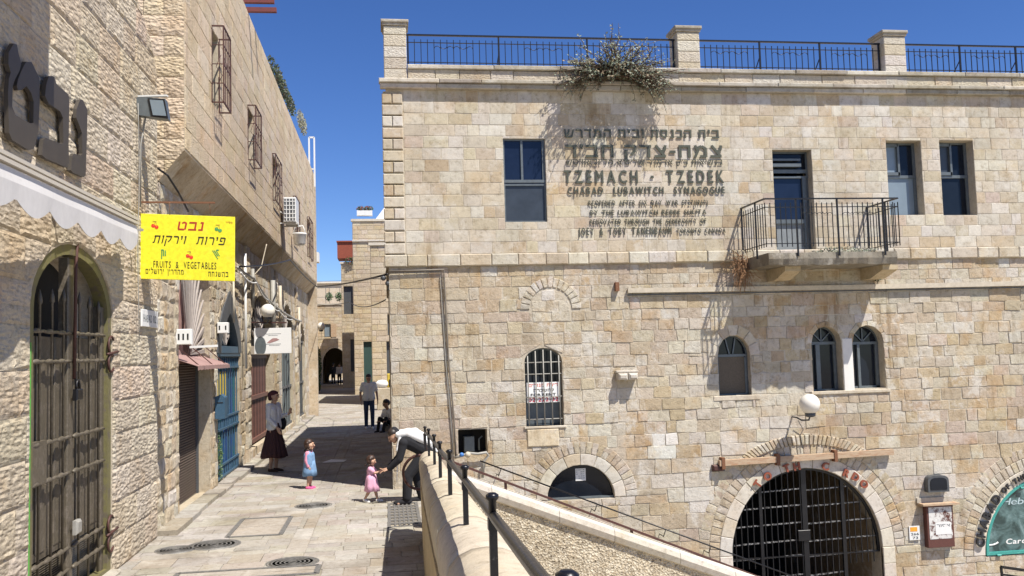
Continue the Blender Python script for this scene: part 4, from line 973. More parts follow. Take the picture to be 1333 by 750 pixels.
for y in (14.5, 15.6, 16.8): MB().bar((XL-.2, y, 2.7), (XL+.27, y, 2.28), .015).build('stay', M['brown_iron'], cn)
def count_box(x, y, z, s, n, label):
    t = empty('meter_box', (x, y, z), label, 'box', 'white numbered boxes above the doors'); q = Fr((x, y, z), (1, 0, 0), (0, 0, 1), (0, -1, 0))
    MB().fbox(q, 0, s, 0, s, -.12, 0, bev=.01).build('case', M['white'], t)
    for k in range(n): u = s*(.22+.56*k/max(1, n-1)); MB().fbox(q, u-.012, u+.012, s*.3, s*.7, .0, .003).build('stroke', M['dark'], t)
p = on_y(228, 449, 14.2); count_box(p.x, 14.2, p.z, .235, 3, 'white box with three dark strokes above the roller shutter')
p = on_y(282.5, 434, 17.4); count_box(p.x, 17.4, p.z, .20, 2, 'white box with two dark strokes left of the grey pointed arch')
p = on_y(247, 452, 14.6); tag(MB().bar((p.x, 14.6, p.z), (p.x+.42, 14.6, p.z+.01), .03, .035).build('lamp_tube', M['white']), 'short white lamp tube sticking out over the pink canopy', 'lamp')
# second opening: painted blue gate under a grey pointed surround
O = DO[1]; d2 = part_empty('blue_gate', FW(O.u0, 0, 0), over); cols = ['blue_door', 'green_door', 'blue_door', 'green_door', 'blue_door', 'blue_door', 'blue_grey', 'blue_door']
for k in range(10):
    a = O.u0+.05+(O.u1-O.u0-.1)*k/10; MB().fbox(FW, a+.005, a+(O.u1-O.u0-.1)/10-.005, .08, 2.38, -.12, -.09+.01*(k % 2)).build('board', M[cols[k % 8]], d2)
for k in range(4): MB().fbox(FW, O.u0+.20+.28*k, O.u0+.36+.28*k, 1.45, 2.12, -.075, -.05).build('yellow_slat', M['yellow'], d2)
for z0 in (.12, 1.02, 2.2):
    mb = MB()
    for dz in (0, .22): mb.bar(FW(O.u0+.02, z0+dz, -.03), FW(O.u1-.02, z0+dz, -.03), .04)
    for k in range(12): u = O.u0+.08+(O.u1-O.u0-.16)*k/11; mb.bar(FW(u, z0-.03, -.03), FW(u+.03, z0+.24, -.03), .022)
    mb.build('lattice_band', M['blue_grey'], d2)
for k in range(9): u = O.u0+.12+(O.u1-O.u0-.24)*k/8; MB().bar(FW(u, .1, -.045), FW(u, 2.42, -.045), .02).build('gate_bar', M['blue_grey'], d2)
ar = [(O.u0-.02, 2.45), (O.u1+.02, 2.45)]+[(O.u1+.02-.05*i, 2.7+.0*i) for i in range(1)]
def pointed(g): 
    R_ = []; a = (O.u1-O.u0)/2-g; h_ = 1.12-g*1.2
    for i in range(9): t = i/8; R_.append((O.cu+a*(1-t**1.9), 2.48+h_*t))
    for i in range(8, -1, -1): t = i/8; R_.append((O.cu-a*(1-t**1.9), 2.48+h_*t))
    return R_
MB().poly(FW, pointed(-.12), -.14, .03, [list(reversed(pointed(.26)))]).build('pointed_surround', M['dark_grey'], d2)
MB().fbox(FW, O.u0, O.u1, 2.42, 2.62, -.12, .02).build('lintel', M['blue_grey'], d2)
fan(d2, O.cu, 2.6, .1, .62, .5, math.pi-.5, 7, .10, .03)
MB().poly(FW, pointed(.1), -.30, -.29).build('fanlight', M['dark'], d2)
mbx = empty('wall_mailbox', (XL, 17.2, 1.3), 'small blue grey mailbox on the stone jamb beside the blue gate', 'mailbox')
q = Fr((XL+.02, 17.2, 0), (1, 0, 0), (0, 0, 1), (0, -1, 0))
MB().poly(q, [(.0, 1.28), (.17, 1.28), (.17, 1.66), (.10, 1.72), (0, 1.68)], -.28, 0).build('case', M['blue_grey'], mbx); MB().fbox(q, .03, .14, 1.56, 1.58, 0, .004).build('slot', M['dark'], mbx)
# third opening: red-brown slatted gate, recessed
O = DO[2]; d3 = part_empty('slatted_gate', FW(O.u0, .25, 0), over)
MB().fbox(FW, O.u0, O.u1, .25, 3.9, -.22, -.205).build('backing', M['dark'], d3)
for k in range(15):
    a = O.u0+.06+(O.u1-O.u0-.12)*k/15; w = (O.u1-O.u0-.12)/15; z = .32
    vs = []; zz = [.32+.12*i for i in range(18)]
    for i, z in enumerate(zz): s_ = .016*(i % 2); vs += [FW(a+s_, z, -.19), FW(a+w*.45+s_, z, -.17)]
    m_ = MB().add(vs, [(2*i, 2*i+1, 2*i+3, 2*i+2) for i in range(len(zz)-1)]).build('slat', M['brown_slat' if k % 2 else 'brown_iron'], d3); m_.modifiers.new('t', 'SOLIDIFY').thickness = .012
for z in (.3, 1.35, 2.36): MB().fbox(FW, O.u0, O.u1, z, z+.10, -.2, -.13).build('gate_rail', M['brown_slat'], d3)
MB().fbox(FW, O.u0, O.u1, 2.46, 2.66, -.22, -.06, (.5, .44, .36)).build('stone_lintel', M['dressed'], over)
fan(d3, O.cu, 2.7, .1, 1.2, .3, math.pi-.3, 9, .12, .04)
# fourth and fifth openings: grey-green doors with fans
for O, nm in ((DO[3], 'grey_door'), (DO[4], 'grey_door')):
    d4 = part_empty('panelled_door', FW(O.u0, .2, 0), over)
    for k in range(5):
        a = O.u0+(O.u1-O.u0)*k/5; MB().fbox(FW, a+.02, a+(O.u1-O.u0)/5-.02, .22, 2.9, -.14, -.10).build('door_panel', M[nm], d4)
        MB().fbox(FW, a-.025, a+.025, .2, 2.95, -.15, -.06).build('door_stile', M['dark_grey'], d4)
    for z in (.2, 1.4, 2.9): MB().fbox(FW, O.u0, O.u1, z, z+.08, -.15, -.055).build('door_rail', M['dark_grey'], d4)
    MB().poly(FW, O.outline(12, -.02)[2:], -.4, -.39).build('fanlight', M['dark'], d4)
    fan(d4, O.cu, 3.0, .1, .95, .3, math.pi-.3, 9, .10, .035)
# stone kerb along the thresholds
kb = []; y = 12.95
while y < 37: w = rl_.uniform(.5, 1.1); kb.append((y, min(37, y+w))); y += w
kerb = tag(empty('kerb', (XL, 13, 0)), kind='structure')
for a, b in kb: MB().box(XL-.02, XL+.26+rl_.uniform(-.03, .03), a+.005, b-.005, -.02, .05+rl_.uniform(0, .03), pick(PAVE, rl_)).build('kerb_stone', M['coping'], kerb)
# yellow shop sign hung from a bar
Ysg = 12.0; A_, B_ = on_y(183, 278, Ysg), on_y(308, 282.5, Ysg); C_, D_ = on_y(182, 363, Ysg), on_y(305.5, 365, Ysg)
sg = empty('yellow_shop_sign', (A_.x, Ysg, A_.z), 'yellow fruits and vegetables shop sign hanging out over the lane', 'sign')
M['yellow_sign'] = worn('yellow_sign_plastic', (.86, .77, .03), (.76, .66, .07), .40, .45, 0, 5, .05); M['sign_red'] = plain('sign_red_print', (.42, .035, .02), .5); M['cherry'] = plain('cherry_red_print', (.70, .03, .02), .5); M['sign_black'] = plain('sign_black_print', (.03, .025, .01), .5); M['sign_green'] = plain('sign_green_print', (.06, .30, .10), .5)
Us = (B_-A_).normalized(); Vs = (A_-C_).normalized(); FSg = Fr(C_, Us, Vs, Us.cross(Vs)); SW, SH = (D_-C_).length, (A_-C_).length
MB().fbox(FSg, 0, SW, 0, SH, -.02, 0, bev=.004).build('board', M['yellow_sign'], sg)
def sx(x): return (x-50)/(985-50)*SW
def sy(y): return (690-y)/(690-65)*SH
def sgt(t, x0, x1, yb, yt, mat, bold=.0, sl=0., nm='printed_text'): text_line(t, FSg, sx(x0), sx(x1), sy(yb), (yb-yt)/625*SH, .001, .002, M[mat], sg, nm, bold, sl, False)
sgt('\u05d8\u05d1\u05e0', 405, 665, 213, 128, 'sign_red', .03, .18); sgt('\u05ea\u05d5\u05e7\u05e8\u05d9\u05d5  \u05ea\u05d5\u05e8\u05d9\u05e4', 165, 880, 345, 268, 'sign_black', .015, .25)
sgt('FRUITS & VEGETABLES', 182, 802, 578, 512, 'sign_black', .0); sgt('\u05dd\u05d9\u05dc\u05e9\u05d5\u05e8\u05d9 \u05df\u05d9\u05e8\u05d3\u05d4\u05de', 105, 480, 640, 592, 'sign_black', .01); sgt('\u05ea\u05d7\u05d2\u05e9\u05d4\u05d1', 720, 922, 650, 602, 'sign_black', .01)
sgt('\u05d3\u05f4\u05e1\u05d1', 895, 960, 133, 115, 'sign_red', 0)
def blob(px, py, r, mat, k=12, sc=1.): return [(sx(px)+r*math.cos(2*math.pi*i/k), sy(py)+r*sc*math.sin(2*math.pi*i/k)) for i in range(k)]
for (x, y, m1) in ((175, 178, 'cherry'), (802, 190, 'sign_green'), (518, 458, 'cherry')):
    mb = MB(); mb.poly(FSg, blob(x, y, .024, 0), .001, .003).poly(FSg, blob(x+34, y+12, .024, 0), .0015, .0035); mb.build('fruit_print', M[m1], sg)
    mb = MB(); mb.bar(FSg(sx(x), sy(y), .0025), FSg(sx(x+30), sy(y-45), .0025), .004).bar(FSg(sx(x+34), sy(y+12), .0025), FSg(sx(x+30), sy(y-45), .0025), .004).bar(FSg(sx(x+30), sy(y-45), .0025), FSg(sx(x-5), sy(y-42), .0025), .005); mb.build('stalk_print', M['yellow'], sg)
for (x, y, s_) in ((280, 450, 1), (785, 435, -1)):
    mb = MB()
    for i in range(6):
        for j in range(3 if i < 4 else 1): mb.poly(FSg, blob(x-18+18*j+s_*i*(6 if s_ > 0 else 9)*-1*(0 if s_ > 0 else 1), y-32+i*14, .0085, 0, 7), .001, .003+.0001*i)
    mb.poly(FSg, blob(x-12 if s_ > 0 else x+28, y-42, .018, 0, 6, .5), .001, .004); mb.build('grape_print', M['sign_green'], sg)
p0, p1 = on_y(172, 263, Ysg), on_y(280, 264, Ysg)
br = tag(MB().bar((XN, Ysg+.02, p0.z), (p1.x, Ysg, p1.z), .03, .022).build('sign_bracket', M['rust']), 'rusty iron bar holding the yellow shop sign', 'bracket')
mb = MB(); mb.tube([(A_.x+.35, Ysg, p0.z), (A_.x+.36, Ysg, A_.z-.02)], .004, 4).tube([(A_.x+.85, Ysg, p1.z), (A_.x+.86, Ysg, A_.z-.02)], .004, 4); mb.build('hanger', M['rust'], sg)
# white banner with a shoe, and the globe lamp above it
Yb = 21.5; q0, q1 = on_y(331, 461, Yb), on_y(379, 426.5, Yb)
bn = empty('white_banner_sign', (q0.x, Yb, q0.z), 'white hanging sign with a grey oval and a small pink shoe', 'sign'); FBn = Fr((q0.x, Yb, q0.z), (1, 0, 0), (0, 0, 1), (0, -1, 0)); bw, bh = q1.x-q0.x, q1.z-q0.z
MB().fbox(FBn, 0, bw, 0, bh, -.03, 0, bev=.004).build('board', M['white_cloth'], bn)
ov = [(max(0, .17*bw+.15*bw*math.cos(t)), max(.0, .30*bh+.38*bh*math.sin(t))) for t in [2*math.pi*i/24 for i in range(24)]]
MB().poly(FBn, ov, .001, .004).build('oval_print', M['frame_grey'], bn)
M['shoe'] = plain('shoe_print_pink', (.36, .21, .2), .6)
MB().poly(FBn, [(.34*bw, .42*bh), (.42*bw, .41*bh), (.62*bw, .50*bh), (.68*bw, .54*bh), (.60*bw, .60*bh), (.50*bw, .60*bh), (.40*bw, .50*bh)], .001, .003).build('shoe_print', M['shoe'], bn)
mb = MB()
for (y, a, b) in ((.76, .3, .7), (.70, .38, .62), (.36, .32, .72), (.31, .4, .66)):
    x = a
    while x < b: w = rl_.uniform(.012, .03); mb.fbox(FBn, x*bw, (x+w)*bw, y*bh, (y+.02)*bh, .001, .002); x += w+.008
mb.build('small_print', M['frame_grey'], bn)
p0, p1 = on_y(313, 420, Yb), on_y(379, 420, Yb)
tag(MB().bar((XL, Yb, p0.z), (p1.x-.1, Yb, p1.z), .03, .03).build('sign_bracket', M['brown_iron']), 'dark iron arm above the white hanging sign', 'bracket')
def globe_lamp(cx, cy, cz, r, label, grp, base_pts):
    g_ = empty('globe_lamp', (cx, cy, cz), label, 'lamp', grp)
    MB().ball((cx, cy, cz), r, 20, 14).build('globe', M['globe'], g_); MB().lathe((cx, cy, cz-r*1.28), [(r*.25, 0), (r*.5, r*.1), (r*.52, r*.4)], 12).build('lamp_cup', M['dark_grey'], g_)
    MB().tube(base_pts, .016, 7).build('bracket', M['dark_grey'], g_); return g_
m, t, b = new_mat('opal_globe_glass'); b.inputs['Base Color'].default_value = (.74, .71, .64, 1); b.inputs['Roughness'].default_value = .25; M['globe'] = m
c = on_y(348.5, 405, Yb-.1); globe_lamp(c.x, c.y, c.z, .165, 'round white globe lamp over the hanging shoe sign', 'white globe lamps', [(c.x+.02, c.y, c.z-.2), (c.x-.02, c.y, c.z-.28), (c.x-.1, c.y+.05, c.z-.29)])
c = on_y(418, 425, 62); globe_lamp(c.x, c.y, c.z, .27, 'dusty globe street lamp near the far arch', 'white globe lamps', [(c.x, c.y, c.z-.3), (c.x, c.y, c.z-.9), (c.x-1.6, c.y, c.z-.9)])
# pipes on the ground-floor wall
for (px, y0, y1, r, mt) in ((319, 330, 480, .03, 'white'), (329, 350, 400, .04, 'grey_pipe'), (355, 365, 440, .07, 'grey_pipe'), (364.5, 372, 430, .05, 'pipe'), (304, 366, 420, .02, 'pipe'), (389, 400, 470, .05, 'pipe')):
    a, b = on_x(px, y0, XL+.08), on_x(px, y1, XL+.08)
    tag(MB().tube([(XL+.08, a.y, a.z), (XL+.08, a.y, b.z)], r, 8).build('drain_pipe', M[mt]), '%s pipe on the arched row wall, %s' % ({'white': 'thin white', 'grey_pipe': 'grey', 'pipe': 'cream'}[mt], {319: 'left of the hanging sign', 329: 'short one left of the globe lamp', 355: 'thick one behind the globe lamp', 364.5: 'right of the thick pipe', 304: 'by the grey pointed arch', 389: 'by the farthest door'}[px]), 'pipe')
def cable(name, pts, r, mat, label, cat='cable', n=10, sag=.0):
    P = [Vector(p) for p in pts]; out = []
    for i in range(len(P)-1):
        for k in range(n): t = k/n; p = P[i].lerp(P[i+1], t); p.z -= sag*4*t*(1-t); out.append(p)
    out.append(P[-1]); return tag(MB().tube(out, r, 5).build(name, M[mat]), label, cat)
c1 = [on_x(309, 348, XL+.12), on_x(330, 362, XL+.12), on_x(345, 385, XL+.1), on_x(360, 400, XL+.1), on_x(378, 412, XL+.1), on_x(392, 418, XL+.1)]
cable('wall_cable', c1, .035, 'grey_pipe', 'thick grey cable bundle sagging under the jetty', sag=.03)
cable('wall_cable', [p+Vector((.05, .1, -.10)) for p in c1[:5]], .02, 'white', 'pale cable hanging just below the grey bundle', sag=.08)
cable('overhead_cable', [on_x(311, 347, XL+.15), (-2.62, 25.5, 5.05), on_y(412, 373, 30), (.02, YF-.04, 3.78)], .02, 'black_iron', 'black cable crossing the lane to the corner of the big building', sag=.05)
cable('overhead_cable', [on_y(400, 392, 45), on_y(455, 393, 30), (-.02, YF+.3, 3.35)], .012, 'black_iron', 'thin lower cable sagging across the lane', sag=.15)
cable('overhead_cable', [on_y(397, 366, 55), on_y(500, 362, 32), (.0, YF+.6, 3.9)], .008, 'black_iron', 'thinnest cable across the lane in front of the sky', sag=.05)
cable('hanging_wire', [on_x(347, 318, XU+.01), on_x(340, 348, XU-.1), on_x(331, 358, XL+.1)], .014, 'pipe', 'wires hanging from the jetty corner to the cable bundle')
cable('hanging_wire', [on_x(367, 292, XU+.01), on_x(368, 322, XU+.01), on_x(366, 345, XL+.25)], .014, 'pipe', 'pale drain hose hanging below the air conditioner')
cable('hanging_wire', [on_y(205, 219, 13.1), on_y(218, 228, 13.0), on_y(232, 250, 13.3), on_x(245, 275, XL+.2)], .016, 'black_iron', 'black wire looping down past the corner above the yellow sign')
# air conditioner on its bracket
a, b = on_x(369, 289, XU+.10), on_x(369, 257.5, XU+.10); Ya = a.y
ac = empty('air_conditioner', (XU, Ya, a.z), 'white air conditioner on a steel bracket on the upper left wall', 'air conditioner'); q = Fr((XU+.10, Ya, a.z), (1, 0, 0), (0, 0, 1), (0, -1, 0)); h_ = b.z-a.z; w_ = .33
MB().fbox(q, 0, w_, 0, h_, -.8, 0, bev=.015).build('case', M['white'], ac)
MB().fbox(q, .03, w_-.03, .04, h_-.04, .001, .006).build('grille_back', M['dark_grey'], ac)
for k in range(1, 4): MB().fbox(q, w_*k/4-.012, w_*k/4+.012, .03, h_-.03, .006, .014).build('grille_bar', M['white'], ac)
for k in range(1, 6): MB().fbox(q, .02, w_-.02, h_*k/6-.012, h_*k/6+.012, .006, .016).build('grille_bar', M['white'], ac)
MB().bar((XU, Ya+.1, a.z-.02), (XU+.5, Ya+.1, a.z-.02), .03).bar((XU, Ya+.7, a.z-.02), (XU+.5, Ya+.7, a.z-.02), .03).bar((XU, Ya+.1, a.z+.3), (XU+.45, Ya+.1, a.z), .03).build('bracket', M['white'], ac)
p = on_y(411, 334, 37.5); tag(MB().box(p.x-.15, p.x+.1, 37.65, 38.3, p.z-.2, p.z+.2).build('air_conditioner', M['white']), 'small white unit fixed to the far end corner of the left building', 'air conditioner')
p = on_x(390, 312, XU+.25); pt = empty('hanging_lamp', (XU, p.y, p.z), 'white bell shaped lamp hanging under the air conditioner', 'lamp')
MB().lathe((XU+.25, p.y, p.z-.17), [(.13, 0), (.17, .05), (.19, .3), (.21, .32), (.21, .36)], 16).build('lamp_bell', M['white'], pt)
MB().tube([(XU+.05, p.y, p.z+.18), (XU+.15, p.y, p.z+.42), (XU+.35, p.y, p.z+.42), (XU+.43, p.y, p.z+.18)], .016, 5).build('lamp_arm', M['white'], pt)

# ================================================================== FAR END OF THE LANE
M['far'] = stone_mat('limestone_distant', bump=.5, stain=.2, grime=.4, orange=.4, pits=5, fine=30, pale=.2)
FARP = [([(.55, .46, .33), (.52, .43, .30), (.57, .49, .37)], 1)]
def block_building(x0, x1, y0, y1, z1, label, h=.27, ops=(), parapet=True, name='stone_house', left=True):
    b = empty(name, (x0, y0, 0), label, 'building')
    f = Fr((0, y0, 0), (1, 0, 0), (0, 0, 1), (0, -1, 0)); fl_ = Fr((x0, 0, 0), (0, -1, 0), (0, 0, 1), (-1, 0, 0))
    MB().poly(f, [(x0, -.2), (x1, -.2), (x1, z1), (x0, z1)], -.35, -.004, [list(reversed(o.outline(12))) for o in ops], (.5, .43, .33)).build('wall', M['far'], b)
    MB().box(x0+.004, x1, y0+.352, y1, -.2, z1, (.5, .43, .33)).build('body', M['far'], b) if not any(o.b for o in ops) else None
    st = []
    for p in lay(x0, x1, courses(0, z1-.1, h, .04, rl_), .35, .8, list(ops), .012, rl_): st.append((f, p, .01, pick(FARP, rl_)))
    if left:
        for p in lay(-y1, -y0, courses(0, z1-.1, h, .04, rl_), .4, .8, [], .012, rl_): st.append((fl_, p, .008, pick(FARP, rl_)))
    emit(st, b, M['far'], 0, rest='stone_courses', bev=.01)
    if parapet: MB().box(x0-.08, x1+.05, y0-.08, y0+.3, z1-.1, z1+.04, (.62, .57, .48)).build('coping', M['dressed'], b)
    for o in ops:
        if o.b == 0 and o.vs-o.v0 > 0: MB().poly(f, o.outline(), -.2, -.19).build('shuttered_opening', M['dark_grey'], b)
    return b, f
bA, fA = block_building(-.74, 3.0, 44, 52, 7.75, 'narrow stone house with a dark doorway beside the big building corner', ops=[Opening(-.05, .5, .05, 3.0), Opening(.02, .3, 3.3, 4.3)])
bB, fB = block_building(-2.0, 3.0, 56, 66, 10.7, 'stone house set back in the lane with white flower boxes and green door', ops=[Opening(-1.45, -.75, .05, 3.2)])
MB().fbox(fB, -1.45, -.75, .05, 3.2, -.19, -.15).build('green_door', plain('dark_green_door', (.03, .07, .06), .6), bB)
MB().box(-2.02, 3, 55.9, 55.98, 9.35, 9.45, (.6, .56, .5)).build('string_course', M['dressed'], bB)
q = fB; MB().poly(q, [(-.6, 10.7), (3.0, 10.7), (3.0, 12.6), (.3, 11.9)], -3, -.01).build('gable', M['far'], bB)
bC, fC = block_building(-3.35, -2.1, 69, 77, 9.4, 'farthest stone house on the right of the lane with a rust red roof box', ops=[Opening(-3.2, -2.5, 5.5, 7.6), Opening(-2.75, -2.2, 1.2, 3.6)])
M['rust_red'] = plain('rust_red_sheet', (.26, .06, .03), .7, var=.2)
MB().box(-3.6, -2.3, 68.8, 71, 9.7, 10.9).box(-3.65, -2.3, 68.7, 71, 10.92, 11.02).build('roof_box', M['rust_red'], bC)
AW = Opening(-5.55, -3.45, .02, 1.75, 3.10, .25)
bD, fD = block_building(-9, -2.2, 79.5, 82, 6.9, 'stone house closing the lane over a dark arched passage', ops=[AW, Opening(-5.37, -4.83, 4.05, 5.15)], left=False)
MB().box(-9, AW.u0-.2, 79.9, 90, -.2, 6.9, (.45, .38, .28)).box(AW.u1+.2, -1, 79.9, 90, -.2, 6.9, (.45, .38, .28)).box(AW.u0-.2, AW.u1+.2, 79.9, 87, 3.2, 6.9, (.45, .38, .28)).build('passage_walls', M['far'], bD)
MB().fbox(fD, -4.80, -4.34, 4.05, 5.15, .0, .05).build('open_shutter', M['wood'], bD); MB().fbox(fD, -5.34, -4.86, 4.1, 5.1, -.18, -.12).build('window_pane', M['glass_pale'], bD)
f86 = Fr((0, 86, 0), (1, 0, 0), (0, 0, 1), (0, -1, 0)); A6 = Opening(-5.45, -3.9, .0, .35, 1.05)
MB().poly(f86, [(AW.u0-.2, -.2), (AW.u1+.2, -.2), (AW.u1+.2, 3.2), (AW.u0-.2, 3.2)], -.5, 0, [list(reversed([(A6.u0, -.1), (A6.u1, -.1)]+A6.outline(10)[2:]))], (.42, .34, .25)).build('inner_arch_wall', M['far'], bD)
tag(MB().box(-9, 2, 100, 101, -.2, 6.5, (.55, .46, .33)).build('passage_end_wall', M['far']), 'sunlit stone wall seen through the far arch', 'wall')
tag(MB().box(-7.5, -2.6, 86, 90, 6.9, 9.2, (.55, .48, .38)).box(-7.6, -2.6, 85.8, 86.0, 9.2, 9.35, (.66, .62, .55)).build('terrace_house', M['far']), 'pale terrace wall rising behind the arch house', 'building')
bE = empty('lane_house', (-3.6, 37.7, 0), 'stone house on the left of the lane beyond the jettied building', 'building')
vs = [(-3.45, 37.7, -.2), (-6.1, 79.4, -.2), (-9, 79.4, -.2), (-9, 37.7, -.2)]; vs += [(x, y, 7.6) for x, y, z in vs]
MB().add(vs, [(0, 1, 5, 4), (1, 2, 6, 5), (2, 3, 7, 6), (3, 0, 4, 7), (4, 5, 6, 7)], (.52, .44, .32)).build('wall', M['far'], bE)
Le = Vector((-2.65, 41.7, 0)); Ln = Le.length; Ud = Le.normalized(); FE = Fr((-3.45, 37.7, 0), Ud, (0, 0, 1), Ud.cross(Vector((0, 0, 1)))); EO = [Opening(3, 4.6, .1, 2.4, 3.0, .1), Opening(9, 10.5, .1, 2.4), Opening(5, 6, 4.2, 5.6), Opening(14, 15, 4.2, 5.6), Opening(17, 19, .1, 2.6, 3.2, .1), Opening(26, 27, 3.8, 5.4)]
emit([(FE, p, .02, pick(FARP, rl_)) for p in lay(0, Ln, courses(0, 7.5, .27, .05, rl_), .35, .8, EO, .012, rl_)], bE, M['far'], 0, rest='stone_courses')
for o in EO: MB().poly(FE, o.outline(12), .001, .006).build('dark_door' if o.v0 < 1 else 'dark_window', M['dark_grey'], bE)
# flowers, planters, railing, creeper and pots
def leafy(name, label, blobs, n, size, cols, cat='plant', group=None, stems=True, seed=1):
    """a plant of many small leaves gathered round twigs"""
    r = random.Random(seed); c0 = blobs[0][0]; o = empty(name, c0, label, cat, group); mb = MB()
    tot = sum(b[1][0]*b[1][1]*b[1][2] for b in blobs)
    for (c, s) in blobs:
        for i in range(int(n*s[0]*s[1]*s[2]/tot)):
            while True:
                d = Vector((r.uniform(-1, 1), r.uniform(-1, 1), r.uniform(-1, 1)))
                if d.length < 1 and noise.noise(Vector((d.x*2.2+c[0], d.y*2.2+c[1], d.z*2.2+c[2]))) > -.22: break
            p = Vector(c)+Vector((d.x*s[0], d.y*s[1], d.z*s[2])); a = Vector((r.gauss(0, 1), r.gauss(0, 1), r.gauss(0, 1))).normalized(); b_ = a.orthogonal().normalized(); sz = size*r.uniform(.6, 1.3)
            mb.add([p-a*sz, p+b_*sz*.5, p+a*sz, p-b_*sz*.5], [(0, 1, 2, 3)], jit(r.choice(cols), .25, r))
    mb.build('foliage', M['leaf'], o, kind='stuff')
    if stems:
        sm = MB()
        for (c, s) in blobs: 
            for i in range(5): sm.tube([Vector(c)-Vector((0, 0, s[2])), Vector(c)+Vector((r.uniform(-.6, .6)*s[0], r.uniform(-.6, .6)*s[1], r.uniform(0, .8)*s[2]))], size*.15, 4)
        sm.build('stem', M['twig'], o)
    return o
M['leaf'], t, b = new_mat('leaf'); at = nd(t, 'ShaderNodeAttribute', attribute_name='tint'); t.links.new(at.outputs['Color'], b.inputs['Base Color']); b.inputs['Roughness'].default_value = .55
M['twig'] = plain('twig_bark', (.13, .085, .055), .9)
GREEN = [(.05, .10, .03), (.07, .13, .04), (.04, .08, .03)]
for i, (px, py) in enumerate(((470, 279), (480, 279))):
    p = on_y(px, py, 56); fbx = empty('flower_box', (p.x, 56, p.z), 'white flower box on the parapet, the %s one' % ('outer' if i == 0 else 'inner'), 'flower box', 'white flower boxes on the parapet')
    MB().box(p.x-.25, p.x+.22, 55.85, 56.2, p.z-.1, p.z+.22).build('trough', M['white'], fbx); 
    leafy('geranium', 'red flowering geranium in the %s white flower box' % ('outer' if i == 0 else 'inner'), [((p.x, 56, p.z+.35), (.3, .2, .18))], 260, .05, GREEN+[(.35, .03, .03)], group='geraniums in the flower boxes', seed=i+40)
p = on_y(456, 341, 68.9); leafy('potted_flowers', 'green plant with pink flowers under the rust red box', [((p.x, 68.8, p.z+.1), (.45, .2, .3))], 260, .06, GREEN+[(.4, .08, .12)], seed=5)
p = on_y(413.5, 478, 60); leafy('wall_creeper', 'tall narrow green creeper on the left before the far arch', [((p.x, 60, 1.9), (.26, .3, 1.2)), ((p.x, 60, .6), (.2, .3, .6))], 1500, .06, GREEN, seed=6)
p = on_y(457, 490, 70); tub = empty('terracotta_pot', (p.x, 66, 0), 'terracotta pot at the foot of the farthest right house', 'pot'); p = on_z(457, 501)
MB().lathe((p.x, p.y, 0), [(.3, 0), (.45, .6), (.5, .62), (.5, .72), (.4, .72)], 16, (1, 1, 1)).build('pot', plain('terracotta', (.42, .17, .08), .8), tub)
leafy('potted_shrub', 'green shrub growing in the terracotta pot', [((p.x, p.y, 1.1), (.6, .5, .5))], 500, .08, GREEN, seed=7)
for i, (px, py) in enumerate(((428, 386), (441, 386))):
    p = on_y(px, py, 79.3); leafy('terrace_plant', 'small green plant on the terrace over the arch, %s of two' % ('left one' if i == 0 else 'right one'), [((p.x, 79.7, p.z), (.35, .3, .4))], 200, .08, GREEN, group='terrace plants over the arch', seed=9+i)
rt = empty('terrace_railing', (-6, 79.6, 6.9), 'thin iron railing of the terrace above the far arch', 'railing')
for z in (7.5, 8.3): MB().bar((-6.2, 79.6, z), (-3.0, 79.6, z), .03).build('rail', M['dark_grey'], rt)
for x in (-6.1, -5.2, -4.9, -4.0, -3.1): MB().bar((x, 79.6, 6.9), (x, 79.6, 8.3), .035).build('railing_post', M['dark_grey'], rt)
# stone block with a white bag and a yellow crate in the shade by the corner
p = on_z(501, 534); blk = tag(MB().fbox(Fr((p.x, p.y, 0), (1, 0, 0), (0, 0, 1), (0, -1, 0)), -.33, .45, 0, .95, -.5, 0, (.46, .40, .30), bev=.03).build('stone_block', M['coping']), 'waist high stone block in the shade behind the building corner', 'block')
bg_ = MB().ball((p.x-.1, p.y+.15, 1.12), .22, 12, 8, (1.3, .8, .8)); o = tag(bg_.build('plastic_bag', M['white_cloth']), 'white plastic bag lying on the shaded stone block', 'bag')
for v in o.data.vertices: v.co += v.co.normalized()*.04*noise.noise(v.co*9)
yb_ = empty('yellow_crate', (p.x+.28, p.y, .95), 'yellow crate with a black front on the shaded stone block', 'crate'); MB().fbox(Fr((p.x, p.y, 0), (1, 0, 0), (0, 0, 1), (0, -1, 0)), .12, .50, .955, 1.55, -.4, -.1, bev=.03).build('crate_body', M['yellow'], yb_); MB().fbox(Fr((p.x, p.y, 0), (1, 0, 0), (0, 0, 1), (0, -1, 0)), .2, .45, 1.0, 1.3, -.1, -.07).build('crate_front', M['dark'], yb_)
# roof plants and railing on the jettied building
for i, (px, py, s) in enumerate(((360, 97, .22), (369, 116, .22), (377, 134, .2), (393, 160, .3))):
    p = on_x(px, py, XU-.1); leafy('roof_creeper', ['dark green creeper on the left roof edge, highest clump', 'dark green creeper on the left roof edge, second clump', 'dark green creeper on the left roof edge, third clump', 'wispy grey green plant at the far end of the left roof edge'][i], [((p.x, p.y, p.z), (.13, 1.5, s))], 420, .05, [(.03, .05, .02), (.045, .065, .03), (.06, .06, .03)] if i < 3 else [(.2, .2, .14)], seed=20+i)
p = on_x(404, 200, XU); wf = empty('roof_frame', (XU, p.y, 9.3), 'white metal frame standing on the far end of the left roof', 'frame')
a = on_x(400, 183, XU); c = on_x(400, 222, XU)
for x_ in (XU-.1, XU+.1): MB().bar((x_, 35.8, 9.0), (x_, 35.8, a.z+.6), .06).build('upright', M['white'], wf)
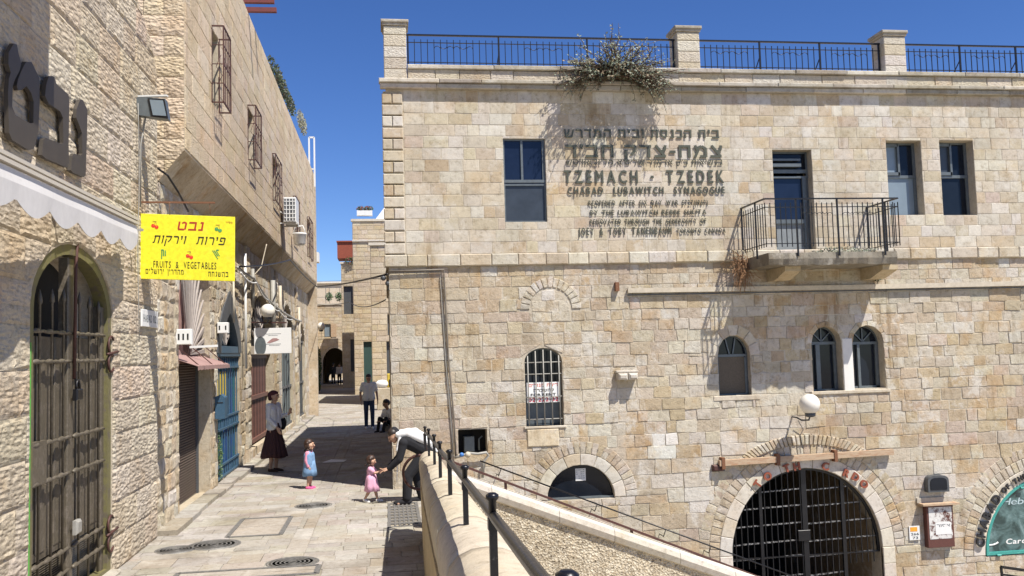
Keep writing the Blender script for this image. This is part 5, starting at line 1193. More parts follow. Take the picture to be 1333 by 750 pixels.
MB().bar((XU-.1, 35.8, a.z+.6), (XU+.1, 35.8, a.z+.6), .06).bar((XU-.1, 35.8, 9.7), (XU+.1, 35.8, 9.7), .05).build('crossbar', M['white'], wf)

# ================================================================== PARAPET WALL, STAIR WALL AND RAILS
PY_ = [(1.0, .60, .22, 1.66), (3.26, .61, .23, 1.545), (4.87, .61, .245, 1.446), (6.34, .61, .265, 1.377), (7.9, .62, .29, 1.29), (9.5, .625, .315, 1.21), (10.87, .635, .345, 1.15), (11.8, .64, .37, 1.115), (12.05, .63, .38, 1.09)]
def lerp_tab(y):
    for a, b in zip(PY_, PY_[1:]):
        if y <= b[0]: t = (y-a[0])/(b[0]-a[0]); t = max(t, 0); return [a[i]+(b[i]-a[i])*t for i in range(4)]
    return list(PY_[-1])
par = empty('parapet_wall', (.45, 12, 0), 'low rounded limestone parapet wall in the foreground carrying black railings', 'wall')
M['parapet'] = stone_mat('smooth_limestone_coping', bump=.35, stain=.35, grime=.3, orange=.3, pits=30, fine=110, pale=.15, dist=.012)
ys = [1.0, 3.0, 4.1, 5.25, 6.45, 7.7, 8.9, 10.05, 11.1, 12.05]
for ya, yb in zip(ys, ys[1:]):
    n = 8; vs = []; K = 13; tint = jit((.52, .46, .36), .05, rl_)
    for i in range(n+1):
        y = ya+.004+(yb-ya-.008)*i/n; _, x1, x0, z = lerp_tab(y); e = .006 if i in (0, n) else 0; zs_ = z-.16
        prof = [(x0+.03, zs_-.24), (x0+.01, zs_-.1)]+[((x0+x1)/2-(x1-x0)/2*math.cos(math.pi*k/8), zs_+(.16-e)*math.sin(math.pi*k/8)**.8) for k in range(9)]+[(x1-.01, zs_-.1), (x1-.03, zs_-.24)]
        if yb > 12: f_ = 1-max(0, (y-11.75)/.3)**2*.25; prof = [(x, z_ if j in (0, 1, 11, 12) else zs_-.1+(z_-zs_+.1)*f_) for j, (x, z_) in enumerate(prof)]
        vs += [(x+.006*noise.noise(Vector((x*5, y*3, z_*5))), y, z_+.008*noise.noise(Vector((x*4, y*4, 2)))) for x, z_ in prof]
    fs = [(i*K+k, i*K+k+1, (i+1)*K+k+1, (i+1)*K+k) for i in range(n) for k in range(K-1)]+[tuple(reversed(range(K))), tuple(range(n*K, n*K+K))]
    MB().add(vs, [tuple(reversed(f)) for f in fs], tint, 0, True).build('coping_stone', M['parapet'], par)
vs = []; n = 24
for i in range(n+1):
    y = 1.0+11.05*i/n; _, x1, x0, z = lerp_tab(y); bt = .05*(1-abs(2*i/n-1)); vs += [(x0+.012, y, z-.38), (x0+.025, y, -.01), (x1-.02, y, -3.7), (x1-.01, y, z-.38)]
MB().add(vs, [(i*4+k, i*4+(k+1) % 4, (i+1)*4+(k+1) % 4, (i+1)*4+k) for i in range(n) for k in range(4)]+[(3, 2, 1, 0), (n*4, n*4+1, n*4+2, n*4+3)], (.50, .41, .26)).build('wall_face', M['parapet'], par)
# railing on the parapet
def post(parent, x, y, zb, zt):
    q = Fr((x, y, 0), (1, 0, 0), (0, 0, 1), (0, -1, 0)); mb = MB(); w = .014
    mb.bar((x, y, zb-.03), (x, y, zt-.10), .028); mb.bar((x, y, zt-.13), (x, y, zt-.09), .036)
    mb.tube([(x, y, zt-.10), (x, y, zt-.03), (x, y, zt-.02), (x, y, zt-.008), (x, y, zt)], [.013, .015, .024, .024, .012], 10); mb.build('railing_post', M['rail_iron'], parent)
hrail = empty('parapet_railing', (.45, 12, 1.1), 'black iron railing with knobbed posts along the rounded parapet wall', 'railing')
def ytop(px, py, zfun):
    lo, hi = .8, 6
    for _ in range(40):
        m_ = (lo+hi)/2
        if on_y(px, py, m_).z > zfun(m_): lo = m_
        else: hi = m_
    return lo
PO = [(.465, 12.0, 1.10), (.463, 10.87, 1.16), (.46, 9.5, 1.21), (.43, 7.9, 1.29), (.41, 6.34, 1.377), (.395, 4.87, 1.446), (.36, 3.26, 1.54)]
yl = ytop(738, 742, lambda y: 1.54+.31+.055*(3.26-y)); pl_ = on_y(738, 742, yl); PO.append((pl_.x, yl, pl_.z-.31)); PO.append((pl_.x+.0, max(.3, yl-1.4), pl_.z-.24))
for x, y, z in PO: post(hrail, x, y, z, z+.31)
rp_ = [(x+.004, y, z+.225) for x, y, z in PO]; pts = []
for a, b in zip(rp_, rp_[1:]):
    for k in range(6): pts.append(Vector(a).lerp(Vector(b), k/6))
pts.append(Vector(rp_[-1])); MB().tube(pts, .019, 10).build('handrail', M['rail_iron'], hrail)
c = on_y(547, 615, 12.15); rr = .235
ringp = [(c.x+rr*math.cos(t)*.95, 12.15-.1*math.sin(t), c.z+rr*math.sin(t)) for t in [math.pi*(.38+1.2*i/24) for i in range(25)]]
ringp = [(.469, 12.0, 1.325), (.46, 12.12, 1.30)]+ringp
MB().tube(ringp, .019, 10).build('end_scroll', M['brown_iron'], hrail)
# stair wall with coping, stuccoed below
def zc(x): return .69-.3905*(x-1.02)
stw = empty('stair_wall', (1, 12.3, 0), 'pebbly stair wall with a sloping white stone coping going down to the right', 'wall')
m, t, b = new_mat('pebble_stucco'); P = pos_node(t); v1 = nd(t, 'ShaderNodeTexVoronoi', i_Scale=36.); t.links.new(P, v1.inputs['Vector']); n1 = noise_n(t, P, 5, 5, .7); n2 = noise_n(t, P, 40, 4, .7)
c_ = ramp(t, v1.outputs['Color'], [(.0, (.68, .59, .43)), (.35, (.60, .51, .37)), (.62, (.74, .67, .53)), (.85, (.40, .34, .25)), (1, (.16, .13, .10))]); c_ = mixc(t, c_, ramp(t, n1, [(.42, (.55, .52, .48)), (.6, (1, 1, 1))]), .6)
c_ = mixc(t, c_, ramp(t, n2, [(.35, (.5, .47, .42)), (.5, (1, 1, 1))]), .7)
t.links.new(c_, b.inputs['Base Color']); b.inputs['Roughness'].default_value = .95; bp = nd(t, 'ShaderNodeBump', i_Strength=1., i_Distance=.02); t.links.new(math_n(t, 'ADD', v1.outputs['Distance'], n2), bp.inputs['Height']); t.links.new(bp.outputs[0], b.inputs['Normal']); M['stucco'] = m
FT = Fr((0, 12.3, 0), (1, 0, 0), (0, 0, 1), (0, -1, 0))
MB().poly(FT, [(.62, -3.7), (9.6, -3.7), (9.6, zc(9.6)-.18), (.62, zc(.62)-.18)], -.28, 0).build('stucco_face', M['stucco'], stw)
x = .62
while x < 9.6:
    w = rl_.uniform(.62, .95); e = min(9.6, x+w); K = 8; vs = []; a_, b_ = x+.003, e-.003
    for xx in (a_, b_):
        z = zc(xx); prof = [(.0, -.20), (.045, -.18), (.07, -.10), (.055, -.03), (.0, .0), (-.24, .0), (-.30, -.05), (-.30, -.2)]; vs += [FT(xx, z+q[1], q[0]) for q in prof]
    MB().add(vs, [(k, (k+1) % K, K+(k+1) % K, K+k) for k in range(K)]+[tuple(reversed(range(K))), tuple(range(K, 2*K))], jit((.60, .56, .48), .05, rl_), 0, False).build('coping_stone', M['parapet'], stw); x = e
srl = empty('stair_handrail', (.6, 12.45, 1), 'dark brown flat handrail above the sloping stair coping', 'railing')
mb = MB().bar((.52, 12.40, 1.02), (8.5, 12.42, -2.34), .055, .028); mb.build('handrail', M['brown_iron'], srl)
for x in (1.56, 3.3, 5.0, 6.7): MB().bar((x, 12.42, zc(x)-.02), (x, 12.42, 1.02-.421*(x-.52)), .035).build('rail_post', M['brown_iron'], srl)
a, b = on_y(625, 600, 15.95), on_y(958, 723, 15.95); wr = empty('wall_handrail', (a.x, 15.95, a.z), 'thin black rail running down across the facade beside the stairs', 'railing')
MB().tube([a, b, b+(b-a)*.4], .014, 6).build('rail', M['black_iron'], wr)
for f_ in (.08, .45, .72, .9): p = a.lerp(b, f_); MB().tube([p, p+Vector((-.05, .0, -.12)), p+Vector((-.05, .3, -.12))], .009, 5).build('rail_hook', M['black_iron'], wr)
stp = tag(empty('stairs', (1, 12.6, 0)), kind='structure')
for i in range(22):
    x0 = .9+.42*i; z = -.166*i-.0; MB().box(x0, x0+.42, 12.6, YF-.03, z-.6, z-.02, pick(PAVE, rl_)).build('step', M['paving'], stp) if z > -3.6 else None

# ================================================================== METALWORK IN THE PAVING
def disc(px, py, wpx, label, mat='dark_iron'):
    c = on_z(px, py); r = (on_z(px+wpx/2, py)-c).length; t_ = empty('manhole_cover', (c.x, c.y, 0), label, 'manhole cover', 'manhole covers in the paving')
    MB().lathe((c.x, c.y, -.01), [(r, 0), (r, .016), (r*.93, .016), (r*.92, .012)], 32).build('ring', M['dark_iron'], t_); mb = MB().lathe((c.x, c.y, .0), [(r*.9, 0), (r*.9, .006)], 32)
    for k in range(5): mb.lathe((c.x, c.y, .006), [(r*(.82-.16*k), 0), (r*(.81-.16*k), .004), (r*(.77-.16*k), .004), (r*(.76-.16*k), 0)], 28)
    mb.build('lid', M['dark_iron'], t_)
M['dark_iron'] = worn('cast_iron_grey', (.17, .165, .155), (.23, .22, .20), .5, .55, .3, 20)
disc(229, 716, 50, 'ribbed round manhole cover, nearest the rough corner pillar'); disc(279, 709.5, 64, 'ribbed round manhole cover, right of the one by the pillar'); disc(408, 658.5, 46, 'plain oval manhole cover between the girl in blue and the grate'); disc(381, 732.5, 66, 'round manhole cover in the foreground of the lane')
for (cs_, lb) in (([(297, 698), (366, 698.5), (376, 675), (318, 674.5)], 'square frame of stone infill sunk in the paving'), ([(225, 752), (405, 754), (418, 741), (240, 742)], 'broad square inspection frame at the bottom of the photo')):
    P = [on_z(*c) for c in cs_]; x0, x1 = (P[0].x+P[3].x)/2, (P[1].x+P[2].x)/2; y0, y1 = (P[0].y+P[1].y)/2, (P[2].y+P[3].y)/2
    t_ = empty('inspection_frame', (x0, y0, 0), lb, 'manhole cover'); mb = MB()
    for (a, b) in (((x0, y0), (x1, y0)), ((x1, y0), (x1, y1)), ((x1, y1), (x0, y1)), ((x0, y1), (x0, y0))): mb.bar((a[0], a[1], .004), (b[0], b[1], .004), .06, .016)
    mb.build('frame', M['dark_iron'], t_)
    for k in range(2): MB().box(x0+.035, x1-.035, y0+.035+(y1-y0-.07)*k/2+.01, y0+.035+(y1-y0-.07)*(k+1)/2-.01, -.012, .007, (.37, .335, .29)).build('infill_slab', M['paving'], t_)
gt_ = empty('drain_grate', (.19, 13.6, 0), 'rectangular iron drain grate with rows of holes beside the parapet wall', 'grate')
MB().box(-.04, .42, 12.7, 14.72, -.3, -.2).build('pit', M['dark'], gt_)
mb = MB(); 
for k in range(2): mb.box(-.045+.425*k, .0+.425*k, 12.7, 14.72, -.02, .006)
for k in range(2): mb.box(0.0, .38, 12.7+1.97*k, 12.75+1.97*k, -.02, .006)
mb.build('frame', M['dark_iron'], gt_)
for k in range(1, 6): MB().box(.38*k/6-.012, .38*k/6+.012, 12.75, 14.67, -.02, .004).build('grate_bar', M['dark_iron'], gt_)
for k in range(1, 8): MB().box(.0, .38, 12.75+1.92*k/8-.05, 12.75+1.92*k/8+.05, -.02, .0055).build('grate_bar', M['dark_iron'], gt_)
p = on_z(436, 602); o = MB().add([(p.x-.28, p.y, .01), (p.x+.2, p.y-.06, .015), (p.x+.25, p.y+.25, .02), (p.x-.1, p.y+.3, .04)], [(0, 1, 2, 3)]).build('litter_sheet', M['white_cloth']); o.modifiers.new('t', 'SOLIDIFY').thickness = .004; tag(o, 'crumpled pale sheet lying on the shaded paving', 'litter')
# ================================================================== THINGS ON THE FACADE
def Fp(px, py): p = on_y(px, py, YF); return p.x, p.z
ins = empty('synagogue_inscription', (3, YF, 5), 'bronze Hebrew and English letters of the synagogue inscription on the upper wall', 'lettering')
def ins_line(t, xa, ya, xb, yb, h, bold, dep=.012, nh=False, gap=.16, sxh=1.):
    (ua, va), (ub, vb) = Fp(xa, ya), Fp(xb, yb); v = (va+vb)/2; H_ = h/70.*.98
    text_line(t, FF, ua, ub, v, H_, .014, dep, M['bronze'], ins, 'letter', bold, gap=gap)
ins_line('שרדמה תיבו תסנכה תיב', 734, 181.5, 936, 178.5, 11.5, .03)
ins_line('ד׳בח קדצ-חמצ', 735, 208, 940, 203, 17, .03)
ins_line('שטיוואבוילמ א׳טילש ר׳ומדא ק׳כ תואישנב', 737, 216.5, 940, 213, 7, .0)
ins_line('TZEMACH - TZEDEK', 734, 240.5, 942, 236.5, 17.5, .03, gap=.28)
ins_line('CHABAD  LUBAWITCH  SYNAGOGUE', 739, 254.5, 943, 250.5, 9.5, .03, gap=.22)
ins_line('REOPENED AFTER SIX DAY WAR 5727(1967)', 766, 269, 921, 266, 7, .010, gap=.2)
ins_line('BY THE LUBAWITCH REBBE SHLITA', 768, 281, 919, 278, 6.5, .010, gap=.22)
ins_line('RENOVATED THROUGH THE GENEROSITY OF', 768, 293, 919, 290, 6.8, .010, gap=.2)
ins_line('JOEY & TOBY TANENBAUM', 753, 307, 874, 304.5, 10, .025, gap=.2)
ins_line('TORONTO CANADA', 881, 304, 944, 303, 6.6, .010, gap=.2)
# letters over the passage arch
M['letter_red'] = plain('rust_red_letter', (.26, .07, .035), .6, var=.15)
car = empty('arch_lettering', (7.6, YF, .1), 'rust red letters TO THE CARDO around the passage arch with two missing', 'lettering')
def arc_letter(ch, px, py, h, rot, mat, parent, bold=.05, dep=.03):
    u, v = Fp(px, py); vs, fs, bd, w = glyph(ch, bold); N = len(vs); c, s = math.cos(rot), math.sin(rot)
    def pt(a, b, d): lx, ly = (a-w/2)*h, (b-.5)*h; return FF(u+lx*c-ly*s, v+lx*s+ly*c, .037+d)
    MB().add([pt(q[0], q[1], dep+(q[2]*.0006 if len(q) > 2 else 0)) for q in vs]+[pt(q[0], q[1], 0) for q in vs], [tuple(f) for f in fs]+[(a, N+a, N+b, b) for a, b in bd]).build('letter', mat, parent)
for ch, px, py, rot in (('T', 984.5, 629.5, .95), ('O', 997.5, 619.5, .75), ('T', 1022.5, 609, .3), ('H', 1035.5, 606.5, .15), ('C', 1073, 606.5, -.15), ('R', 1100, 615.5, -.45), ('D', 1112, 620.5, -.6), ('O', 1123, 629.5, -.85)): arc_letter(ch, px, py, .14, rot, M['letter_red'], car)
M['letter_black'] = plain('black_letter', (.02, .02, .022), .5)
cha = empty('window_lettering', (11.3, YF, -.6), 'black letters CHABAD OF THE curving around the arched picture window', 'lettering')
tt = 'CHABAD OF THE CARDO'; th0, th1 = math.radians(176), math.radians(60); Rr = 1.53
ang = th0
for i, ch in enumerate(tt):
    small = 7 <= i <= 12; h = .10 if small else .165
    if ch == ' ': ang -= .05; continue
    vs, fs, bd, w = glyph(ch, .05); ang -= (w*h/2+.012)/Rr; u, v = TA.cu+Rr*math.cos(ang), TA.vs+.06+Rr*math.sin(ang)*.97; rot = ang-math.pi/2; c, s = math.cos(rot), math.sin(rot); N = len(vs)
    pt = lambda a, b, d: FF(u+(a-w/2)*h*c-(b-.5)*h*s, v+(a-w/2)*h*s+(b-.5)*h*c, .037+d)
    MB().add([pt(q[0], q[1], .03+(q[2]*.0006 if len(q) > 2 else 0)) for q in vs]+[pt(q[0], q[1], 0) for q in vs], [tuple(f) for f in fs]+[(a, N+a, N+b, b) for a, b in bd]).build('letter', M['letter_black'], cha); ang -= (w*h/2+.012)/Rr
# arched picture window with a teal frame
tw = part_empty('picture_window', FF(TA.u0, TA.vs, 0), syn); M['teal'] = worn('teal_paint', (.05, .30, .26), (.10, .40, .34), .4, .45)
og = [(TA.u0+.02, TA.vs)]+[(TA.u1-.02, TA.vs)]+[(TA.cu+(TA.a-.02)*math.cos(math.pi*i/24), TA.vs+.06+(TA.b-.02)*math.sin(math.pi*i/24)) for i in range(1, 24)]
ig = [(TA.u0+.075, TA.vs+.055)]+[(TA.u1-.075, TA.vs+.055)]+[(TA.cu+(TA.a-.075)*math.cos(math.pi*i/24), TA.vs+.06+(TA.b-.075)*math.sin(math.pi*i/24)) for i in range(1, 24)]
MB().poly(FF, og, -.08, .02, [list(reversed(ig))]).build('frame', M['teal'], tw)
m, t, b = new_mat('printed_view_on_glass'); P = pos_node(t); n1 = noise_n(t, P, 2.2, 6, .65, .8); n2 = noise_n(t, P, 9, 4, .6); c_ = ramp(t, n1, [(.35, (.03, .06, .06)), (.5, (.12, .20, .20)), (.62, (.25, .33, .34)), (.75, (.42, .48, .48))]); c_ = mixc(t, c_, ramp(t, n2, [(.3, (.6, .65, .65)), (.6, (1, 1, 1))]), .8); t.links.new(c_, b.inputs['Base Color']); b.inputs['Roughness'].default_value = .12; M['print'] = m
MB().poly(FF, ig, -.05, -.03).build('pane', M['print'], tw)
M['ghost'] = plain('pale_print', (.40, .50, .52), .4); mb = MB()
mb.tube([FF(11.33+.18*math.cos(t_), -1.53-.07*math.sin(t_)-.0, -.028) for t_ in [math.pi*(.1+.8*i/8) for i in range(9)]], .015, 5); mb.build('arrow_print', M['white'], tw)
text_line('Cardo', FF, 11.66, 12.2, -1.60, .10, -.029, .003, M['white'], tw, 'printed_text', .03, .2, False)
text_line('Hebron', FF, 11.62, 12.5, -.86, .13, -.029, .003, M['ghost'], tw, 'printed_text', .0, .3, False)
for zz, uu in ((-.56, 12.0), (-1.80, 11.42)): MB().fbox(FF, uu, uu+.09, zz, zz+.035, .021, .05, bev=.008).build('frame_clip', M['teal'], tw)
# globe lamp on the facade
gx, gz = Fp(1054, 526); c = on_y(1054, 526, YF-.5); w0 = on_y(1036, 545, YF)
globe_lamp(c.x, c.y, c.z, .185, 'round white globe lamp on a black arm above the plank', 'white globe lamps', [(c.x, c.y, c.z-.2), (c.x-.02, c.y+.02, c.z-.29), (c.x-.1, c.y+.15, c.z-.30), (c.x-.12, c.y+.3, c.z-.26), (c.x-.12, YF, c.z-.26)])
cable('lamp_wire', [(c.x-.05, YF-.1, c.z-.32), (c.x+.06, YF-.06, c.z-.50), (c.x+.0, YF-.05, c.z-.6), (c.x+.04, YF-.05, c.z-.85)], .007, 'dark_grey', 'thin wire dangling below the facade globe lamp')
# weathered plank above the arch
a, b = on_y(936, 603, YF-.09), on_y(1162, 588, YF-.09)
pk = empty('wall_plank', (a.x, YF, a.z), 'long weathered wooden plank fixed across the wall above the arch', 'plank')
MB().bar(a, a.lerp(b, .33), .09, .105).build('board', M['wood'], pk); MB().bar(a.lerp(b, .335), b, .09, .105).build('board', M['wood'], pk)
for f_ in (.02, .33, .66): p = a.lerp(b, f_); MB().fbox(Fr((p.x, YF, p.z), (1, 0, 0), (0, 0, 1), (0, -1, 0)), -.03, .03, -.11, .10, -.01, .15).build('plank_bracket', M['rust'], pk)
p = on_y(933, 609, YF); MB().fbox(Fr((p.x, YF, p.z), (1, 0, 0), (0, 0, 1), (0, -1, 0)), -.1, .12, -.05, .06, 0, .10, bev=.02).build('plank_end', M['brown_iron'], pk)
# dark lantern, poster box, parking notice
u0, v0 = Fp(1203, 640); u1, v1 = Fp(1229, 617); ln = empty('wall_lantern', (u0, YF, v0), 'black round topped wall lamp above the poster box', 'lamp')
cu_ = (u0+u1)/2; ru_ = (u1-u0)/2; pp = [(u0, v0), (u1, v0)]+[(cu_+ru_*math.copysign(abs(math.cos(math.pi*i/12))**.6, math.cos(math.pi*i/12)), v0+(v1-v0)*(.5+.5*math.sin(math.pi*i/12)**.6)) for i in range(13)]
MB().poly(FF, pp, 0, .14).build('case', M['dark_grey'], ln); cc = ((u0+u1)/2, (v0+v1)/2); MB().poly(FF, [(cc[0]+(x-cc[0])*.78, cc[1]+(y-cc[1])*.72) for x, y in pp], .141, .15).build('lens', M['glass'], ln)
u0, v0 = Fp(1204, 712); u1, v1 = Fp(1235, 655); pb = empty('poster_box', (u0, YF, v0), 'rusty brown notice box with torn white paper under a small wooden shelf', 'notice board')
M['torn'] = worn('torn_paper_on_rust', (.66, .65, .62), (.10, .035, .025), .47, .8, 0, 7, .3); M['rust_brown'] = worn('rust_brown_sheet', (.11, .04, .03), (.30, .26, .22), .25, .7)
MB().fbox(FF, u0, u1, v0, v1, 0, .12, bev=.006).build('box', M['rust_brown'], pb); MB().fbox(FF, u0+.04, u1-.035, v0+.16, v1-.04, .121, .125).build('torn_paper', M['torn'], pb)
MB().fbox(FF, u0+.16, u1-.06, v0+.24, v0+.46, .126, .129).build('notice', M['white'], pb); text_line('רוסא', FF, u0+.18, u1-.08, v0+.38, .05, .1295, .001, M['dark_grey'], pb, 'printed_text', .02, split=False)
MB().fbox(FF, u0-.1, u1+.1, v1+.0, v1+.035, -.01, .19).build('shelf', M['wood'], pb); MB().fbox(FF, u0-.12, u1+.06, v1+.036, v1+.13, -.01, .03, (.45, .42, .36)).build('stone_ledge', M['coping'], pb)
u0, v0 = Fp(1183, 703); u1, v1 = Fp(1195.5, 684); nn = empty('small_notice', (u0, YF, v0), 'small white notice with an orange square left of the rusty notice box', 'sign')
MB().fbox(FF, u0, u1, v0, v1, .02, .035).build('plate', M['white'], nn); M['orange'] = plain('orange_print', (.75, .33, .03), .5); MB().fbox(FF, u0+.02, u1-.05, v1-.10, v1-.02, .036, .038).build('orange_print', M['orange'], nn)
text_line('266', FF, u0+.03, u1-.02, v0+.09, .045, .036, .002, M['dark_grey'], nn, 'printed_text', .02, split=False); text_line('73', FF, u0+.06, u1-.04, v0+.02, .045, .036, .002, M['dark_grey'], nn, 'printed_text', .02, split=False)
# FOR RENT banner in the grille
u0, v0 = Fp(686.5, 525); u1, v1 = Fp(729, 497); fr_ = empty('rent_sign', (u0, YF, v0), 'white for rent sign with red and black print tied in the barred window', 'sign'); M['rent_red'] = plain('rent_red_print', (.45, .03, .05), .5); M['rent_orange'] = plain('rent_pink_print', (.62, .16, .10), .5)
RW, RH = u1-u0, v1-v0; FRn = Fr(FF(u0, v0, -.055), (1, 0, 0), (0, 0, 1), (0, -1, 0)); MB().fbox(FRn, 0, RW, 0, RH, -.004, 0).build('sheet', M['white_cloth'], fr_)
def rt_(s, a, b, y, h, mt, bd=.03): text_line(s, FRn, a*RW, b*RW, y*RH, h*RH, .001, .002, M[mt], fr_, 'printed_text', bd, split=False, gap=.1)
rt_('םירוגמ תריד', .06, .95, .78, .15, 'rent_orange'); rt_('הרכשהל', .2, .82, .53, .14, 'sign_black', .04); rt_('FOR RENT', .12, .88, .33, .12, 'sign_black', .04); rt_('02-222-82', .05, .95, .05, .2, 'rent_red', .04)
# service pipes and conduit on the facade
M['dull_pipe'] = plain('dull_brown_pipe', (.17, .145, .115), .6, var=.2)
pc = empty('facade_conduit', (.1, YF, 3.8), 'bundle of pipes running along the corner and down the facade wall', 'pipe')
P = lambda px, py, n=.05: on_y(px, py, YF-n)
MB().tube([P(506, 353.5), P(578, 351), P(578, 358), P(584, 470), P(591, 545), P(593, 595)], .016, 7).build('main_pipe', M['dull_pipe'], pc)
MB().tube([P(507, 356, .03), P(574, 354, .03), P(573, 362, .03), P(580, 470, .03), P(588, 560, .03), P(590, 592, .03)], .009, 6).build('thin_pipe', M['grey_pipe'], pc)
MB().tube([P(592, 596, .06), P(598, 594, .1), P(612, 590, .1), P(622, 591, .1), P(633, 589, .1), P(636, 593, .1), P(630, 600, .1), P(628, 622, .1)], .024, 8).build('water_pipe', M['grey_pipe'], pc); MB().ball(P(601, 592, .12), .04, 8, 6).build('blue_valve', plain('blue_valve_paint', (.05, .18, .5), .4), pc); MB().ball(P(609, 592, .12), .055, 8, 6).build('valve', M['pipe'], pc)
bx_ = MB()
for (x, y) in ((499, 362), (505, 369), (508, 376)): bx_.ball(on_y(x, y, YF+.05), .05, 8, 6)
tag(bx_.build('insulator_bracket', M['dark_grey']), 'cluster of dark insulators at the corner of the big building', 'insulator', kind='thing')
tr = empty('cable_trunking', (4.2, YF, 3.5), 'long cream metal trunking along the facade under the balcony', 'trunking'); a, b, c_ = P(817, 378.5), P(1110, 374), P(1333, 369)
c_ = c_+(c_-b)*.3; MB().bar(a, b, .07, .085).build('channel', M['pipe'], tr); MB().bar(b, c_, .075, .09).build('channel', M['pipe'], tr); MB().bar(a+Vector((0, .02, -.08)), c_+Vector((0, .02, -.08)), .02).build('wire', M['dark_grey'], tr)
M['trunk'] = M['pipe']
MB().fbox(FF, 4.15, 4.22, 3.40, 3.56, 0, .1).build('end_cap', M['rust'], tr)
# bits of rail at the lower right corner
lr = empty('lower_railing', (11, 13.5, -1.8), 'black stair rail ends just showing at the lower right corner', 'railing'); a, b = on_y(1303, 738, 13.5), on_y(1345, 744, 13.5)
MB().bar(a, b, .04).bar(a+Vector((.02, 0, -.12)), b+Vector((0, 0, -.12)), .03).bar(a, a+Vector((.1, 0, -1.7)), .03).bar(a+Vector((.45, 0, 0)), a+Vector((.45, 0, -1.7)), .03).build('rail', M['black_iron'], lr)

# caper bush growing from the parapet
bush = empty('caper_bush', (4.35, YF, 7.45), 'grey green bush growing out of the parapet in front of the roof railing', 'bush'); rb = random.Random(91); tw_ = MB(); lf = MB()
BL = [(.17, .20, .14), (.23, .26, .18), (.13, .15, .10), (.28, .30, .22), (.22, .17, .10)]
def shoot(p, d, L, droop, n=9):
    pts = [Vector(p)]; d = Vector(d).normalized()
    for i in range(n): d = (d+Vector((rb.uniform(-.12, .12), rb.uniform(-.12, .12), -droop))).normalized(); pts.append(pts[-1]+d*L/n)
    tw_.tube(pts, [.009*(1-i/(n+1))+.002 for i in range(n+1)], 4, caps=False)
    for i in range(3, n+1):
        for k in range(2 if rb.random() < .8 else 4):
            c = pts[i].lerp(pts[i-1], rb.random()); a = Vector((rb.gauss(0, 1), rb.gauss(0, 1), rb.gauss(0, 1))).normalized(); b_ = a.orthogonal().normalized(); s = rb.uniform(.014, .03); c = c+a*s*1.2
            lf.add([c-a*s, c+b_*s*.75, c+a*s, c-b_*s*.75], [(0, 1, 2, 3)], jit(rb.choice(BL), .2, rb))
    return pts
ORG = FF(4.28, 7.40, .06)
for i in range(230):
    th = rb.uniform(0, 2*math.pi); sd = rb.gauss(0, 1); d = Vector((sd*1.25+.0, -abs(rb.gauss(0, .5))-.15, rb.uniform(.0, 1.0)*(1.1-.25*abs(sd)))); L = rb.uniform(.45, .85)+.22*abs(sd)
    p0 = ORG+Vector((rb.gauss(0, .16), rb.uniform(-.05, .0), rb.uniform(-.06, .06)))
    pts = shoot(p0, d, min(L, 1.05)*(.55 if rb.random() < .3 else 1), .07)
    if rb.random() < .8: q_ = pts[rb.randint(3, 7)]; shoot(q_, (pts[-1]-pts[2]).normalized()+Vector((rb.gauss(0, .5), rb.gauss(0, .4), rb.uniform(-.1, .6))), rb.uniform(.2, .4), .08, 6)
for i in range(26): shoot(ORG+Vector((rb.uniform(.1, .6), 0, 0)), (rb.uniform(.2, 1.0), -.35, rb.uniform(-.3, .3)), rb.uniform(.5, .95), .22)
for i in range(14): shoot(ORG+Vector((rb.uniform(-.6, -.1), 0, 0)), (rb.uniform(-1, -.2), -.3, rb.uniform(-.3, .4)), rb.uniform(.4, .9), .18)
shoot(ORG, (.12, -.1, 1), 1.05, -.0); shoot(ORG+Vector((0, 0, .3)), (.9, -.1, .5), 1.0, .02)
tw_.build('twigs', M['twig'], bush, kind='stuff'); lf.build('foliage', M['leaf'], bush, kind='stuff')
# dry tuft and green sprig on the balcony
M['dry'] = plain('dry_grass', (.30, .17, .09), .9); dt = MB(); p0 = FF(6.62, 3.85, .1)
for i in range(190): d = Vector((rb.gauss(-.3, .4), rb.uniform(-.6, .1), rb.gauss(-.25, .6))).normalized(); L = rb.uniform(.12, .34); q_ = p0+Vector((rb.uniform(-.15, .1), 0, rb.uniform(-.25, .15))); dt.tube([q_, q_+d*L*.6, q_+d*L+Vector((0, 0, -.06))], .004, 3, caps=False)
tag(dt.build('dry_tuft', M['dry']), 'dry brown tuft of weeds growing at the left end of the balcony', 'weeds', kind='stuff')
leafy('balcony_plant', 'low grey green plant lying on the balcony floor behind the bars', [((8.2, YF-.75, 4.0), (.55, .2, .08)), ((8.8, YF-.6, 4.0), (.25, .2, .07))], 700, .025, BL, seed=33)
leafy('wall_weed', 'small green weed hanging from the wall under the balcony', [((9.3, YF-.06, 3.6), (.09, .05, .14))], 120, .02, GREEN, seed=34)
p = on_z(281, 632); leafy('wall_weed', 'green weed climbing the stone jamb left of the blue gate', [((p.x+.05, p.y, .5), (.08, .15, .5))], 420, .022, GREEN, seed=35)
